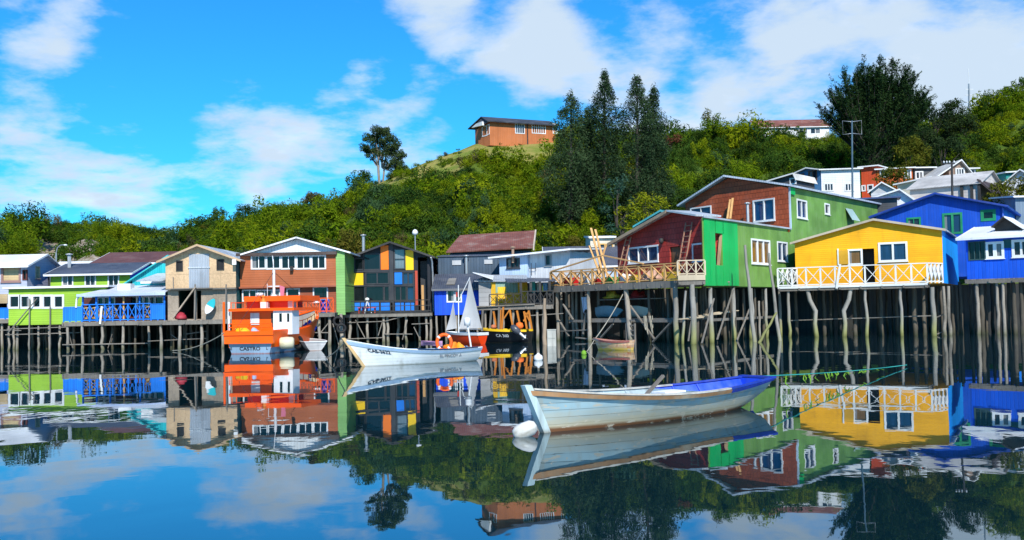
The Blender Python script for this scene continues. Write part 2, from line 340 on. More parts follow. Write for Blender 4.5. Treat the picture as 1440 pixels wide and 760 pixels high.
    def railing(s, p, q, z, h, n, mt, style='x', w=.07, name='railing', rail=.09):
        """railing between local plan points p and q on a floor of height z"""
        p, q = Vector((*p, z)), Vector((*q, z)); d = (q-p).normalized(); nrm = Vector((-d.y, d.x, 0)); mb = MB(); up = Vector((0, 0, 1))
        mb.beam(p+up*h, q+up*h, rail, .06); mb.beam(p+up*.1, q+up*.1, .05, .07)
        for i in range(n+1):
            a = p + (q-p)*(i/n); mb.beam(a, a+up*(h-.034), w, w)
            if i == n: break
            b = p + (q-p)*((i+1)/n)
            if style == 'x':
                mb.beam(a+up*.12+nrm*.02, b+up*(h-.05)+nrm*.02, .035, w*.8, up=nrm); mb.beam(a+up*(h-.05)-nrm*.02, b+up*.12-nrm*.02, .035, w*.8, up=nrm)
            elif style == 'bars':
                for j in range(1, 5): c = a+(b-a)*(j/5); mb.beam(c+up*.1, c+up*(h-.03), .03)
            elif style == 'solid': mb.hexa([a+up*.12+nrm*.02, b+up*.12+nrm*.02, b+up*(h-.04)+nrm*.02, a+up*(h-.04)+nrm*.02], [a+up*.12-nrm*.02, b+up*.12-nrm*.02, b+up*(h-.04)-nrm*.02, a+up*(h-.04)-nrm*.02])
            elif style == 'rails': mb.beam(a+up*h*.55, b+up*h*.55, .04, .05)
        return s.part(name, mb, mt)
    def pipe(s, pts, r, mt, name='pipe'): return s.part(name, MB().tube(pts, r, 8), mt)
    def flue(s, px, py0, py1, v, r=.09, mt=None):
        u, z1 = s.uz(px, py0, v); z0 = s.z(px, py1, v); mb = MB().tube([(u, v, z0-.3), (u, v, z1-.12)], r, 10)
        mb.lathe([(r*.4, -.12), (r*2., -.1), (r*2., -.03), (.01, .03)], (u, v, z1), 10); return s.part('flue', mb, mt or metal)
def text_mesh(string, size, mt, fn, parent, name='lettering', ext=0.006, wdt=1.):
    cu = bpy.data.curves.new(name, 'FONT'); cu.body = string; cu.size = size; cu.extrude = ext; cu.offset = size*.018
    o = bpy.data.objects.new(name, cu); C.objects.link(o); dg = bpy.context.evaluated_depsgraph_get()
    me = bpy.data.meshes.new_from_object(o.evaluated_get(dg)); bpy.data.objects.remove(o); bpy.data.curves.remove(cu)
    xs = [v.co.x for v in me.vertices]; w = max(xs)-min(xs)
    for v in me.vertices: v.co = fn((v.co.x-min(xs))*wdt, v.co.y, v.co.z)
    me.materials.clear(); me.materials.append(mt); t = bpy.data.objects.new(name, me); C.objects.link(t); t.parent = parent
    return t, w*wdt
SKYTINT = (.15, .92, 1.42)
CLOUDC, CLOUDD = (7.9, 8.1, 8.3), (4.9, 5.9, 7.0)
CLOUDS = [(55,20,80,.32),(105,40,50,.2),(50,95,60,.3),(130,250,110,.26),(30,215,120,.28),(200,285,90,.24),(350,205,110,.36),(430,240,110,.30),(310,180,50,.22),(490,170,70,.18),(590,205,100,.40),(600,120,36,.28),(515,95,40,.24),(690,20,140,.44),(610,8,80,.36),(840,35,140,.38),(790,110,100,.40),(740,80,80,.22),(880,140,80,.26),(970,140,110,.42),(1080,110,120,.40),(1180,75,140,.36),(1290,30,120,.34),(1380,110,120,.34),(1330,150,120,.30),(1440,40,120,.22),(1110,0,110,.28),(-200,230,200,.3),(1700,100,300,.36),(-420,300,300,.35)]
WATER_IOR = 3.1
WSWELL, WRIP = .0062, .0019
# ---------------------------------------------------------------- sun, sky, clouds
S.view_settings.view_transform = 'Standard'; S.view_settings.look = 'None'; S.view_settings.gamma = 1; S.view_settings.exposure = .42
SUN = Vector((math.sin(R(12))*math.cos(R(41)), -math.cos(R(12))*math.cos(R(41)), math.sin(R(41))))
sl = bpy.data.lights.new('sun', 'SUN'); sl.energy = 4.6; sl.angle = R(.5); sl.color = (1, .95, .86)
so = bpy.data.objects.new('sun', sl); C.objects.link(so); so.rotation_euler = SUN.to_track_quat('Z', 'Y').to_euler(); so.location = (0, -20, 60)
W = bpy.data.worlds.new('World'); S.world = W; W.use_nodes = True; nt = W.node_tree; nt.nodes.clear()
wo = nn(nt, 'ShaderNodeOutputWorld'); bg = nn(nt, 'ShaderNodeBackground'); nt.links.new(bg.outputs[0], wo.inputs[0]); bg.inputs[1].default_value = .1
sk = nn(nt, 'ShaderNodeTexSky', sky_type='NISHITA'); sk.sun_disc = False; sk.sun_elevation = R(41); sk.sun_rotation = math.atan2(SUN.x, SUN.y); sk.ozone_density = 3.0; sk.dust_density = .3; sk.altitude = 100
tc = nn(nt, 'ShaderNodeTexCoord'); G = tc.outputs['Generated']
sky = mixc(nt, 1., sk.outputs[0], SKYTINT, 'MULTIPLY')
spx = nn(nt, 'ShaderNodeSeparateXYZ'); nt.links.new(G, spx.inputs[0])
# cloud deck: noise on a plane overhead, so clouds flatten towards the horizon
zz = math_(nt, 'ADD', math_(nt, 'MAXIMUM', spx.outputs[2], .0), .22)
cb = nn(nt, 'ShaderNodeCombineXYZ'); nt.links.new(math_(nt, 'DIVIDE', spx.outputs[0], zz), cb.inputs[0]); nt.links.new(math_(nt, 'DIVIDE', spx.outputs[1], zz), cb.inputs[1])
cn = nn(nt, 'ShaderNodeTexNoise'); nt.links.new(cb.outputs[0], cn.inputs[0]); cn.inputs['Scale'].default_value = 2.3; cn.inputs['Detail'].default_value = 9; cn.inputs['Roughness'].default_value = .56; cn.inputs['Distortion'].default_value = .25
cf = nn(nt, 'ShaderNodeTexNoise'); nt.links.new(cb.outputs[0], cf.inputs[0]); cf.inputs['Scale'].default_value = 7.5; cf.inputs['Detail'].default_value = 8; cf.inputs['Roughness'].default_value = .6
tot = None
for px, py, r, a in CLOUDS:           # where banks of cloud lie in the sky
    d = ray(px, py).normalized(); vm = nn(nt, 'ShaderNodeVectorMath', operation='DOT_PRODUCT'); nt.links.new(G, vm.inputs[0]); vm.inputs[1].default_value = d
    k = ramp(nt, vm.outputs['Value'], math.cos(math.atan(r/F)), 1., 0., a); tot = k if tot is None else math_(nt, 'ADD', tot, k)
nz = math_(nt, 'ADD', math_(nt, 'MULTIPLY', cn.outputs[0], .56), math_(nt, 'MULTIPLY', cf.outputs[0], .44))
den = math_(nt, 'ADD', math_(nt, 'SUBTRACT', math_(nt, 'MULTIPLY', nz, 3.1), 1.34), tot)
cov = ramp(nt, den, .34, 1.05, 0., .96)
thick = ramp(nt, math_(nt, 'ADD', math_(nt, 'MULTIPLY', tot, .6), math_(nt, 'MULTIPLY', cf.outputs[0], 1.3)), .62, 1.12)
ccol = mixc(nt, thick, CLOUDC, CLOUDD)
fin = mixc(nt, cov, sky, ccol); nt.links.new(fin, bg.inputs[0])

# ---------------------------------------------------------------- water
wm = bpy.data.materials.new('calm_water'); wm.use_nodes = True; nt = wm.node_tree; b = nt.nodes['Principled BSDF']
b.inputs['Specular Tint'].default_value = (.74, .90, 1, 1); b.inputs['Base Color'].default_value = (.003, .017, .024, 1); b.inputs['Roughness'].default_value = .012; b.inputs['IOR'].default_value = WATER_IOR
tc = nn(nt, 'ShaderNodeTexCoord')
def wnoise(sc, det, stretch=(1, 1, 1)):
    mp = nn(nt, 'ShaderNodeMapping'); mp.inputs['Scale'].default_value = stretch; nt.links.new(tc.outputs['Object'], mp.inputs[0])
    n = nn(nt, 'ShaderNodeTexNoise'); n.inputs['Scale'].default_value = sc; n.inputs['Detail'].default_value = det; n.inputs['Distortion'].default_value = .4; nt.links.new(mp.outputs[0], n.inputs[0]); return n.outputs[0]
swell = wnoise(.42, 1.5); rip = wnoise(2.2, 2.0, (1, .8, 1)); zone = ramp(nt, wnoise(.055, 2, (.6, 1.6, 1)), .42, .75, .16, 1.)
h = math_(nt, 'ADD', math_(nt, 'MULTIPLY', swell, WSWELL), math_(nt, 'MULTIPLY', math_(nt, 'MULTIPLY', rip, zone), WRIP))
bp = nn(nt, 'ShaderNodeBump'); bp.inputs['Strength'].default_value = 1; bp.inputs['Distance'].default_value = 1; nt.links.new(h, bp.inputs['Height']); nt.links.new(bp.outputs[0], b.inputs['Normal'])
o = MB().add([(-1500, -1500, 0), (1500, -1500, 0), (1500, 1500, 0), (-1500, 1500, 0)], [(0, 1, 2, 3)]).build('water', wm)
tag(o, 'calm dark green harbour water mirroring houses and sky', kind='structure')

# ---------------------------------------------------------------- hills
COL = [  # column, skyline y of the ground, ridge distance, shore distance
 (-700,325,150,76), (-300,323,165,76), (0,320,160,76), (60,320,160,76), (150,326,160,76), (200,330,163,76), (250,340,170,76), (275,334,168,76), (300,322,165,76), (345,315,160,76), (400,300,155,76), (440,295,150,78), (480,288,150,79),
 (505,268,148,80), (535,257,147,80), (560,245,147,80), (600,229,148,80), (640,214,150,80), (672,202,151,80), (780,200,153,80), (850,206,158,79), (940,208,165,77), (1000,200,170,78), (1060,196,172,80), (1110,193,172,83), (1170,198,172,85),
 (1230,198,170,86), (1300,186,170,87), (1370,178,168,87), (1410,154,165,87), (1440,146,160,87), (1600,128,155,87), (2000,110,150,80), (2400,140,140,75)]
cp = [c[0] for c in COL]
RZ = [(ray(min(max(c[0], -700), 2400), c[1])) for c in COL]
RZ = [CAMZ + d.z/d.y*c[2] for d, c in zip(RZ, COL)]
def cols(px): return np.interp(px, cp, RZ), np.interp(px, cp, [c[2] for c in COL]), np.interp(px, cp, [c[3] for c in COL])
def bumpy(px, D): return .9*math.sin(px*.033+D*.19+2*math.sin(D*.07))*math.sin(px*.013-D*.12)+ .5*math.sin(px*.021+D*.11)+.35*math.sin(px*.047-D*.23+1.3)+.25*math.sin(px*.09+D*.31)
def ground(px, D):
    zr, Dr, Ds = cols(px)
    if D < Ds: return -1.5
    if D < Ds+7: return -1.5 + 4.6*((D-Ds)/7)**.8
    Df = Ds+15
    if D < Df: return 3.1 + .5*(D-Ds-7)/8
    t = (D-Df)/(Dr-Df)
    if t <= 1:
        s = t**.95 if 450 < px < 900 else t
        return 3.6 + (zr-3.6)*s + bumpy(px, D)*1.7*math.sin(math.pi*min(t, 1))
    return max(zr - .02*(D-Dr)**1.35, 2.)
def pxof(X, Y): return 720 + F*X/Y
vs, fs, ga = [], [], []
PX = list(range(-700, 2401, 10)); DD = [70+.9*i for i in range(24)] + [92+1.6*i for i in range(52)] + [176+6*i for i in range(22)]
for px in PX:
    for D in DD:
        z = ground(px, D); vs.append(((px-720)/F*D, D, float(z)))
        zr, Dr, Ds = cols(px); t = (D-Ds-15)/(Dr-Ds-15)
        g = 0.
        if 520 < px < 800 and t > .72: g = min(1, (t-.72)/.12)
        if 490 < px < 560 and .72 < t < .93: g = .6
        c = 1. if (46 < px < 150 and .1 < t < .78) or (1190 < px < 1430 and .15 < t < .4) else 0.
        ga.append((g, c, 0, 1))
n = len(DD)
for i in range(len(PX)-1):
    for j in range(n-1): fs.append((i*n+j, (i+1)*n+j, (i+1)*n+j+1, i*n+j+1))
me = bpy.data.meshes.new('hillside'); me.from_pydata(vs, [], fs); at_ = me.color_attributes.new('cover', 'FLOAT_COLOR', 'POINT'); at_.data.foreach_set('color', [x for g in ga for x in g])
me.polygons.foreach_set('use_smooth', [True]*len(fs))
hm = bpy.data.materials.new('hill_ground'); hm.use_nodes = True; nt = hm.node_tree; b = nt.nodes['Principled BSDF']; b.inputs['Roughness'].default_value = .95; b.inputs['Specular IOR Level'].default_value = .1
tc = nn(nt, 'ShaderNodeTexCoord'); n1 = nn(nt, 'ShaderNodeTexNoise'); n1.inputs['Scale'].default_value = .35; n1.inputs['Detail'].default_value = 8; nt.links.new(tc.outputs['Object'], n1.inputs[0])
n2 = nn(nt, 'ShaderNodeTexNoise'); n2.inputs['Scale'].default_value = 2.5; n2.inputs['Detail'].default_value = 6; nt.links.new(tc.outputs['Object'], n2.inputs[0])
ca = nn(nt, 'ShaderNodeVertexColor', layer_name='cover'); sc = nn(nt, 'ShaderNodeSeparateColor'); nt.links.new(ca.outputs[0], sc.inputs[0])
green = mixc(nt, ramp(nt, n1.outputs[0], .35, .65), (.045, .085, .012), (.09, .13, .016))
straw = mixc(nt, ramp(nt, n1.outputs[0], .35, .65), (.27, .23, .07), (.14, .18, .03))
earth = mixc(nt, ramp(nt, n2.outputs[0], .35, .65), (.38, .33, .26), (.19, .14, .09))
c = mixc(nt, ramp(nt, math_(nt, 'ADD', sc.outputs[0], math_(nt, 'SUBTRACT', n2.outputs[0], .5)), .3, .7), green, straw)
c = mixc(nt, ramp(nt, math_(nt, 'ADD', sc.outputs[1], math_(nt, 'MULTIPLY', math_(nt, 'SUBTRACT', n1.outputs[0], .5), 1.6)), .45, .6), c, earth)
spz = nn(nt, 'ShaderNodeSeparateXYZ'); nt.links.new(tc.outputs['Object'], spz.inputs[0])
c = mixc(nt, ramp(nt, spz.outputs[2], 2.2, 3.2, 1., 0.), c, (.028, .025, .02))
nt.links.new(c, b.inputs['Base Color']); bp = nn(nt, 'ShaderNodeBump'); bp.inputs['Distance'].default_value = .3; nt.links.new(n2.outputs[0], bp.inputs['Height']); nt.links.new(bp.outputs[0], b.inputs['Normal'])
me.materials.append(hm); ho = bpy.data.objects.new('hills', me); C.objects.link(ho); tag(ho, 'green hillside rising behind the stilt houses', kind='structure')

# ---------------------------------------------------------------- foliage
def leafmat(name, a, b_, c_, trans=.25, loc=.06):
    m = bpy.data.materials.new(name); m.use_nodes = True; nt = m.node_tree; nt.nodes.clear()
    out = nn(nt, 'ShaderNodeOutputMaterial'); df = nn(nt, 'ShaderNodeBsdfDiffuse'); tr = nn(nt, 'ShaderNodeBsdfTranslucent'); mx = nn(nt, 'ShaderNodeMixShader'); mx.inputs[0].default_value = trans
    nt.links.new(df.outputs[0], mx.inputs[1]); nt.links.new(tr.outputs[0], mx.inputs[2]); nt.links.new(mx.outputs[0], out.inputs[0])
    oi = nn(nt, 'ShaderNodeObjectInfo'); ge = nn(nt, 'ShaderNodeNewGeometry')
    n1 = nn(nt, 'ShaderNodeTexNoise'); n1.inputs['Scale'].default_value = loc; n1.inputs['Detail'].default_value = 2; nt.links.new(ge.outputs['Position'], n1.inputs[0])
    k = math_(nt, 'ADD', math_(nt, 'MULTIPLY', n1.outputs[0], 1.0), math_(nt, 'MULTIPLY', oi.outputs['Random'], .7))
    c = mixc(nt, ramp(nt, k, .45, 1.1), a, b_)
    c = mixc(nt, ramp(nt, ge.outputs['Random Per Island'], .55, 1., 0., .75), c, c_)
    nt.links.new(c, df.inputs[0]); nt.links.new(c, tr.inputs[0]); return m
nrg = np.random.default_rng(11)
def leaves_mesh(name, P, N, size, aspect, mt):
    """one mesh of many small folded leaf sprays at points P facing N"""
    n = len(P); N = N/np.linalg.norm(N, axis=1, keepdims=True); t = nrg.normal(size=(n, 3)); a = np.cross(N, t); a /= np.linalg.norm(a, axis=1, keepdims=True); b = np.cross(N, a)
    s = size*nrg.uniform(.6, 1.35, (n, 1)); a = a*s*aspect; b = b*s
    V = np.stack([P-b, P+a*.5-N*s*.12, P+b, P-a*.5-N*s*.12], axis=1).reshape(-1, 3)
    me = bpy.data.meshes.new(name); me.vertices.add(4*n); me.vertices.foreach_set('co', V.ravel().astype(np.float32)); me.loops.add(4*n); me.loops.foreach_set('vertex_index', np.arange(4*n, dtype=np.int32))
    me.polygons.add(n); me.polygons.foreach_set('loop_start', np.arange(0, 4*n, 4, dtype=np.int32)); me.polygons.foreach_set('loop_total', np.full(n, 4, dtype=np.int32))
    me.update(calc_edges=True); me.validate(); me.materials.append(mt); return me
def blobs(cs, rs, per, inner=.55, out=.75, flat=1.):
    """leaf points and facings scattered through clumps with centres cs and radii rs"""
    P, N = [], []
    for c, r in zip(cs, rs):
        k = max(8, int(per*r**1.6)); d = nrg.normal(size=(k, 3)); d /= np.linalg.norm(d, axis=1, keepdims=True); q = nrg.uniform(inner**3, 1, (k, 1))**(1/3)
        r3 = np.array([r, r, r*flat]); P.append(np.array(c)+d*q*r3*nrg.uniform(.85, 1.15, (k, 1))); N.append(d*out+np.array([0, -.12, .35])+nrg.normal(size=(k, 3))*.42)
    return np.concatenate(P), np.concatenate(N)
bushcol = bpy.data.collections.new('shrub_kinds')     # sources only: not linked to the scene
LM = [leafmat('leaf_mid', (.052, .112, .008), (.14, .215, .009), (.18, .23, .012), .42), leafmat('leaf_lime', (.095, .165, .006), (.21, .26, .008), (.26, .28, .014), .42), leafmat('leaf_dark', (.020, .052, .010), (.048, .10, .014), (.08, .115, .016), .3), leafmat('leaf_dry', (.06, .055, .025), (.10, .085, .03), (.13, .11, .05))]
LM.append(leafmat('leaf_bluegreen', (.016, .05, .022), (.045, .095, .035), (.08, .13, .05))); LM.append(leafmat('leaf_brownish', (.075, .085, .012), (.13, .12, .018), (.17, .13, .03)))
nk = 0
for mi, lm in enumerate(LM):
    for v in range(4):
        if v == 0:                        # low spreading bush
            k = 8; cs = [np.array([nrg.uniform(-1.3, 1.3), nrg.uniform(-1.3, 1.3), nrg.uniform(.3, 1.0)]) for _ in range(k)]; rs = nrg.uniform(.4, .8, k); P, N = blobs(cs, rs, 250, .5); sz, asp = .13, .8
        elif v == 1:                      # small tree: rounded crown of separate boughs
            k = 12; cs = [np.array([nrg.normal()*.75, nrg.normal()*.75, 1.9+nrg.uniform(-.9, .9)]) for _ in range(k)]; rs = nrg.uniform(.4, .72, k); P, N = blobs(cs, rs, 260, .55, .9); sz, asp = .125, .7
        elif v == 2:                      # upright whippy shrub
            k = 13; cs = [np.array([nrg.normal()*.6, nrg.normal()*.6, .4+2.2*nrg.uniform()]) for _ in range(k)]; rs = nrg.uniform(.22, .5, k); P, N = blobs(cs, rs, 330, .2, .5, 1.8); sz, asp = .17, .4
        else:                             # broad bramble with feathery edge
            k = 10; cs = [np.array([nrg.uniform(-1.2, 1.2), nrg.uniform(-1.2, 1.2), nrg.uniform(.3, 1.5)]) for _ in range(k)]; rs = nrg.uniform(.35, .9, k); P, N = blobs(cs, rs, 200, .35, .6); sz, asp = .165, .55
        o = bpy.data.objects.new('shrub_%02d' % nk, leaves_mesh('shrub', P, N, sz, asp, lm)); bushcol.objects.link(o); nk += 1
pts, idx, rot, scl = [], [], [], []
HOLES = [(662,786,.9,1.12), (42,148,-.2,.76), (1100,1440,-.2,.42)]
from mathutils import noise as mnoise
tries = 0
while len(pts) < 6200 and tries < 60000:
    tries += 1
    px = rnd.uniform(-330, 1780); zr, Dr, Ds = cols(px); D = math.sqrt(rnd.uniform((Ds+10)**2, (Dr+10)**2)); t = (D-Ds-15)/(Dr-Ds-15)
    X = (px-720)/F*D; nz = mnoise.noise(Vector((X*.05, D*.05, 3.1))); n5 = mnoise.noise(Vector((X*.16, D*.16, 9.)))
    bad = False
    for a, b_, t0, t1 in HOLES:
        if a < px < b_ and t0 < t < t1: bad = True
    if 1100 < px < 1440 and t < .42 and rnd.random() < .06 and t > .3: bad = False
    if 520 < px < 800 and t > .76 and (n5 < .22 and rnd.random() < .66): bad = True
    if n5 < -.38 and rnd.random() < .6: bad = True
    if 490 < px < 560 and .72 < t < .93 and rnd.random() < .7: bad = True
    if 52 < px < 150 and .22 < t < .72 and rnd.random() < .05: bad = False
    if bad: continue
    if t < .015: continue
    s = rnd.uniform(.6, 1.2)*(1+.35*n5)
    if rnd.random() < .13: s *= rnd.uniform(1.4, 1.9)
    if 1055 < px < 1180 and t > .8: s *= .55
    if 535 < px < 800 and t > .76: s *= rnd.choice((.25, .35, .5, .8))
    if t < .05: s *= .8
    pts.append((X, D, float(ground(px, D))-.25*s))
    dark = .18 + (.3 if px > 930 else 0) + (.12 if px < 480 else 0) - (.25 if px > 1365 else 0); q = rnd.random() + nz*.55
    n7 = mnoise.noise(Vector((X*.09, D*.09, 21.)))
    kind_ = 2 if q < dark else 1 if q > (.66 if 560 < px < 930 or px > 1365 else .88) else 3 if rnd.random() < .03 else 4 if n7 > .22 and rnd.random() < .6 else 5 if n7 < -.25 and rnd.random() < .55 else 0
    shape = rnd.randrange(4) if n5 > -.2 else rnd.choice((0, 3, 3, 2))
    if 470 < px < 800 and t > .3 or px > 1360 and t < .9 or px < 480 and t > .8: shape = rnd.choice((0, 0, 3)); s *= .85 if t < .8 else .7
    elif 470 < px < 800 and shape in (1, 2): s *= .72
    elif shape in (1, 2): s *= .85
    idx.append(kind_*4 + shape)
    rot.append((rnd.uniform(-.25, .25), rnd.uniform(-.25, .25), rnd.uniform(0, 6.28))); scl.append((s*rnd.uniform(.85, 1.25), s*rnd.uniform(.85, 1.25), s*rnd.uniform(.8, 1.35)))
me = bpy.data.meshes.new('shrub_points'); me.from_pydata(pts, [], [])
for nm, ty, da in (('kind_index', 'INT', idx), ('turn', 'FLOAT_VECTOR', rot), ('grow', 'FLOAT_VECTOR', scl)):
    a = me.attributes.new(nm, ty, 'POINT'); a.data.foreach_set('value' if ty == 'INT' else 'vector', da if ty == 'INT' else [x for v in da for x in v])
veg = bpy.data.objects.new('hillside_shrubbery', me); C.objects.link(veg); tag(veg, 'dense green shrubbery covering the hillside', kind='stuff')
ng = bpy.data.node_groups.new('scatter', 'GeometryNodeTree'); ng.interface.new_socket('Geometry', in_out='INPUT', socket_type='NodeSocketGeometry'); ng.interface.new_socket('Geometry', in_out='OUTPUT', socket_type='NodeSocketGeometry')
gi, go = ng.nodes.new('NodeGroupInput'), ng.nodes.new('NodeGroupOutput'); ip = ng.nodes.new('GeometryNodeInstanceOnPoints'); ci = ng.nodes.new('GeometryNodeCollectionInfo')
ci.inputs['Collection'].default_value = bushcol; ci.inputs['Separate Children'].default_value = True; ci.inputs['Reset Children'].default_value = True
def na(name, ty):
    q = ng.nodes.new('GeometryNodeInputNamedAttribute'); q.data_type = ty; q.inputs[0].default_value = name; return q.outputs['Attribute']
er = ng.nodes.new('FunctionNodeEulerToRotation'); L = ng.links.new
L(gi.outputs[0], ip.inputs['Points']); L(ci.outputs[0], ip.inputs['Instance']); ip.inputs['Pick Instance'].default_value = True
L(na('kind_index', 'INT'), ip.inputs['Instance Index']); L(na('turn', 'FLOAT_VECTOR'), er.inputs[0]); L(er.outputs[0], ip.inputs['Rotation']); L(na('grow', 'FLOAT_VECTOR'), ip.inputs['Scale']); L(ip.outputs[0], go.inputs[0])
veg.modifiers.new('scatter', 'NODES').node_group = ng

# ---------------------------------------------------------------- trees
bark = mat('bark', (.055, .045, .036), pat='log', var=.4, dirt=.2, rough=.9); palebark = mat('pale_bark', (.27, .23, .19), pat='log', var=.35, dirt=.25, rough=.85)
euc = leafmat('leaf_eucalypt', (.016, .038, .018), (.036, .066, .026), (.075, .11, .05), .2, .3); eucb = leafmat('leaf_gum', (.018, .035, .016), (.035, .06, .022), (.07, .09, .03), .15, .3)
cyp = leafmat('leaf_cypress', (.013, .034, .013), (.028, .058, .018), (.055, .095, .026), .25, .2); conif = leafmat('leaf_conifer', (.012, .026, .012), (.022, .04, .014), (.04, .055, .018), .1, .2)
yell = leafmat('leaf_yellow', (.09, .13, .008), (.17, .2, .01), (.25, .24, .012), .3, .3); olive = leafmat('leaf_olive', (.05, .068, .01), (.09, .1, .012), (.13, .12, .015), .25, .3); redb = leafmat('leaf_red', (.08, .032, .018), (.13, .05, .025), (.18, .08, .04), .2, .3); teal = leafmat('leaf_blue', (.02, .06, .04), (.04, .09, .06), (.07, .12, .08), .15, .3)
def tree(name, label, base, trunk_pts, trunk_r, limbs, cs, rs, lm, bk, per=70, size=.2, aspect=.6, inner=.3, out=.6, flat=1., group=None):
    r = empty(name, base, 0, label, 'tree', group); mb = MB(); mb.tube(trunk_pts, trunk_r, 8)
    for p, rr in limbs: mb.tube(p, rr, 6)
    mb.build('trunk', bk, r); P, N = blobs(cs, rs, per, inner, out, flat)
    o = bpy.data.objects.new('crown', leaves_mesh('crown', P, N, size, aspect, lm)); C.objects.link(o); o.parent = r; return r
def columnar(name, label, pxc, pytop, D, pybase_hint, halfw, lm, seed, group=None, bk=bark, low=.12, twist=1.):
    q = random.Random(seed); px = pxc; g = float(ground(px, D)); top = at(px, pytop, D); h = top.z - g; X = (px-720)/F*D
    X2 = top.x; lean = X2 - X; cs, rs, limbs = [], [], []
    n = int(h*24)
    for i in range(n):
        t = low + (1-low)*(i+q.random())/n; a_ = q.uniform(0, 6.283); prof = halfw*(min(1., (t-low+.1)/.28)**.7)*(1-t**2.5)**.8*(1+.26*math.sin(t*15+seed+math.sin(a_*2+seed))) + .14
        a = a_; rr = prof*math.sqrt(q.uniform(.15, 1)); c = (lean*t+math.cos(a)*rr, math.sin(a)*rr, t*h + q.uniform(-.3, .3)); cs.append(c); rs.append((.34+.5*prof/halfw)*q.uniform(.5, 1.1))
        if i % 5 == 0 and rr > .6: limbs.append(([(lean*t*.95, 0, t*h-rr*.7-.2), (lean*t+math.cos(a)*rr*.5, math.sin(a)*rr*.5, t*h-rr*.25), c], [.07*(1.2-t), .05*(1.2-t), .02]))
    tp = [(lean*i/8, q.uniform(-.06, .06), h*.97*i/8-.3) for i in range(9)]
    return tree(name, label, (X, D, g), tp, [.28*(1-i/8.6)+.03 for i in range(9)], limbs, cs, rs, lm, bk, 95, .17, .5, .25, .55, 1.25, group)
def roundtree(name, label, pxc, pytop, D, w, lm, seed, bk=bark, low=.2, n=34, group=None, per=110, size=.2, cat='tree'):
    q = random.Random(seed); g = float(ground(pxc, D)); top = at(pxc, pytop, D); h = top.z - g; X = (pxc-720)/F*D; cs, rs, limbs = [], [], []
    for i in range(n):
        t = low + (1-low)*q.random()**.8; prof = w*math.sqrt(max(.05, 1-((t-(.5+low/2))/(.56-low/2))**2)); a = q.uniform(0, 6.283); rr = prof*math.sqrt(q.uniform(.1, 1))
        c = (top.x-X+math.cos(a)*rr, math.sin(a)*rr, t*h*.93); cs.append(c); rs.append(w*.34*q.uniform(.6, 1.2))
        if i % 3 == 0: limbs.append(([(0, 0, t*h*.45), (c[0]*.5, c[1]*.5, t*h*.66), c], [.08, .05, .02]))
    return tree(name, label, (X, D, g), [(0, 0, -.3), ((top.x-X)*.3, 0, h*.35), ((top.x-X)*.8, 0, h*.75)], [.2, .15, .05], limbs, cs, rs, lm, bk, per, size, .7, .4, .7, .9, group)
gt = 'tall columnar trees on the slope'
columnar('columnar_tree', 'dark columnar tree with a blunt twin top, nearest the orange hilltop house', 803, 133, 108, 285, 2.6, euc, 1, gt)
columnar('columnar_tree', 'tallest thin-topped tree in the middle of the columnar clump', 850, 103, 110, 290, 2.3, euc, 2, gt)
columnar('columnar_tree', 'broad columnar tree with a pointed top beside the red-brown bush', 896, 108, 109, 290, 2.9, euc, 3, gt)
columnar('columnar_tree', 'short narrow columnar tree tucked against the broad pointed one', 919, 124, 111, 290, 1.9, euc, 4, gt)
columnar('columnar_tree', 'short dark columnar tree filling the gap behind the tallest one', 826, 155, 113, 290, 2.1, euc, 5, gt)
roundtree('young_gum_tree', 'blue-green young gum tree at the foot of the columnar clump', 868, 236, 104, 1.9, teal, 21, low=.1, n=26, size=.16)
# gum on the ridge
q = random.Random(5); D = 147.; px = 537; g = float(ground(px, D)); X = (px-720)/F*D
cs, rs, limbs = [], [], []
for (a, b_, r_) in [(522,196,1.1),(531,188,1.2),(540,184,1.15),(548,192,1.2),(553,203,1.2),(558,212,1.0),(516,205,.85),(526,207,1.05),(541,203,1.25),(547,216,1.1),(512,213,.7),(563,220,.8),(534,216,.8),(553,228,1.0),(560,233,.9),(523,218,.65),(519,196,.7),(565,239,.7),(544,232,.7)]:
    for _ in range(6):
        p = at(a+q.uniform(-6, 6), b_+q.uniform(-5, 6), D); c = (p.x-X, q.uniform(-1.6, 1.6), p.z-g); cs.append(c); rs.append(r_*q.uniform(.45, .7))
    limbs.append(([(0.2 if a > 535 else -.2, 0, 2.2), (c[0]*.6, c[1]*.4, c[2]*.72), c], [.1, .06, .02]))
t_ = tree('gum_tree', 'gum tree with two pale bare trunks standing on the ridge against the sky', (X, D, g), [(-.2, 0, -.3), (-.35, 0, 2.5), (-.1, 0, 5.5), (.2, 0, 7.5)], [.2, .17, .12, .04], limbs+[([(.35, 0, -.3), (.6, .1, 2.6), (1.1, 0, 5.4)], [.17, .14, .05])], cs, rs, eucb, palebark, 250, .19, .55, .3, .6, .9)
roundtree('bushy_tree', 'low bushy dark tree on the ridge just behind the gum trunks', 508, 243, 150, 2.6, LM[2], 31, low=.05, n=26)
roundtree('bushy_tree', 'small round dark tree against the gum trunk on the house side', 557, 228, 150, 1.7, LM[2], 32, low=.05, n=22)
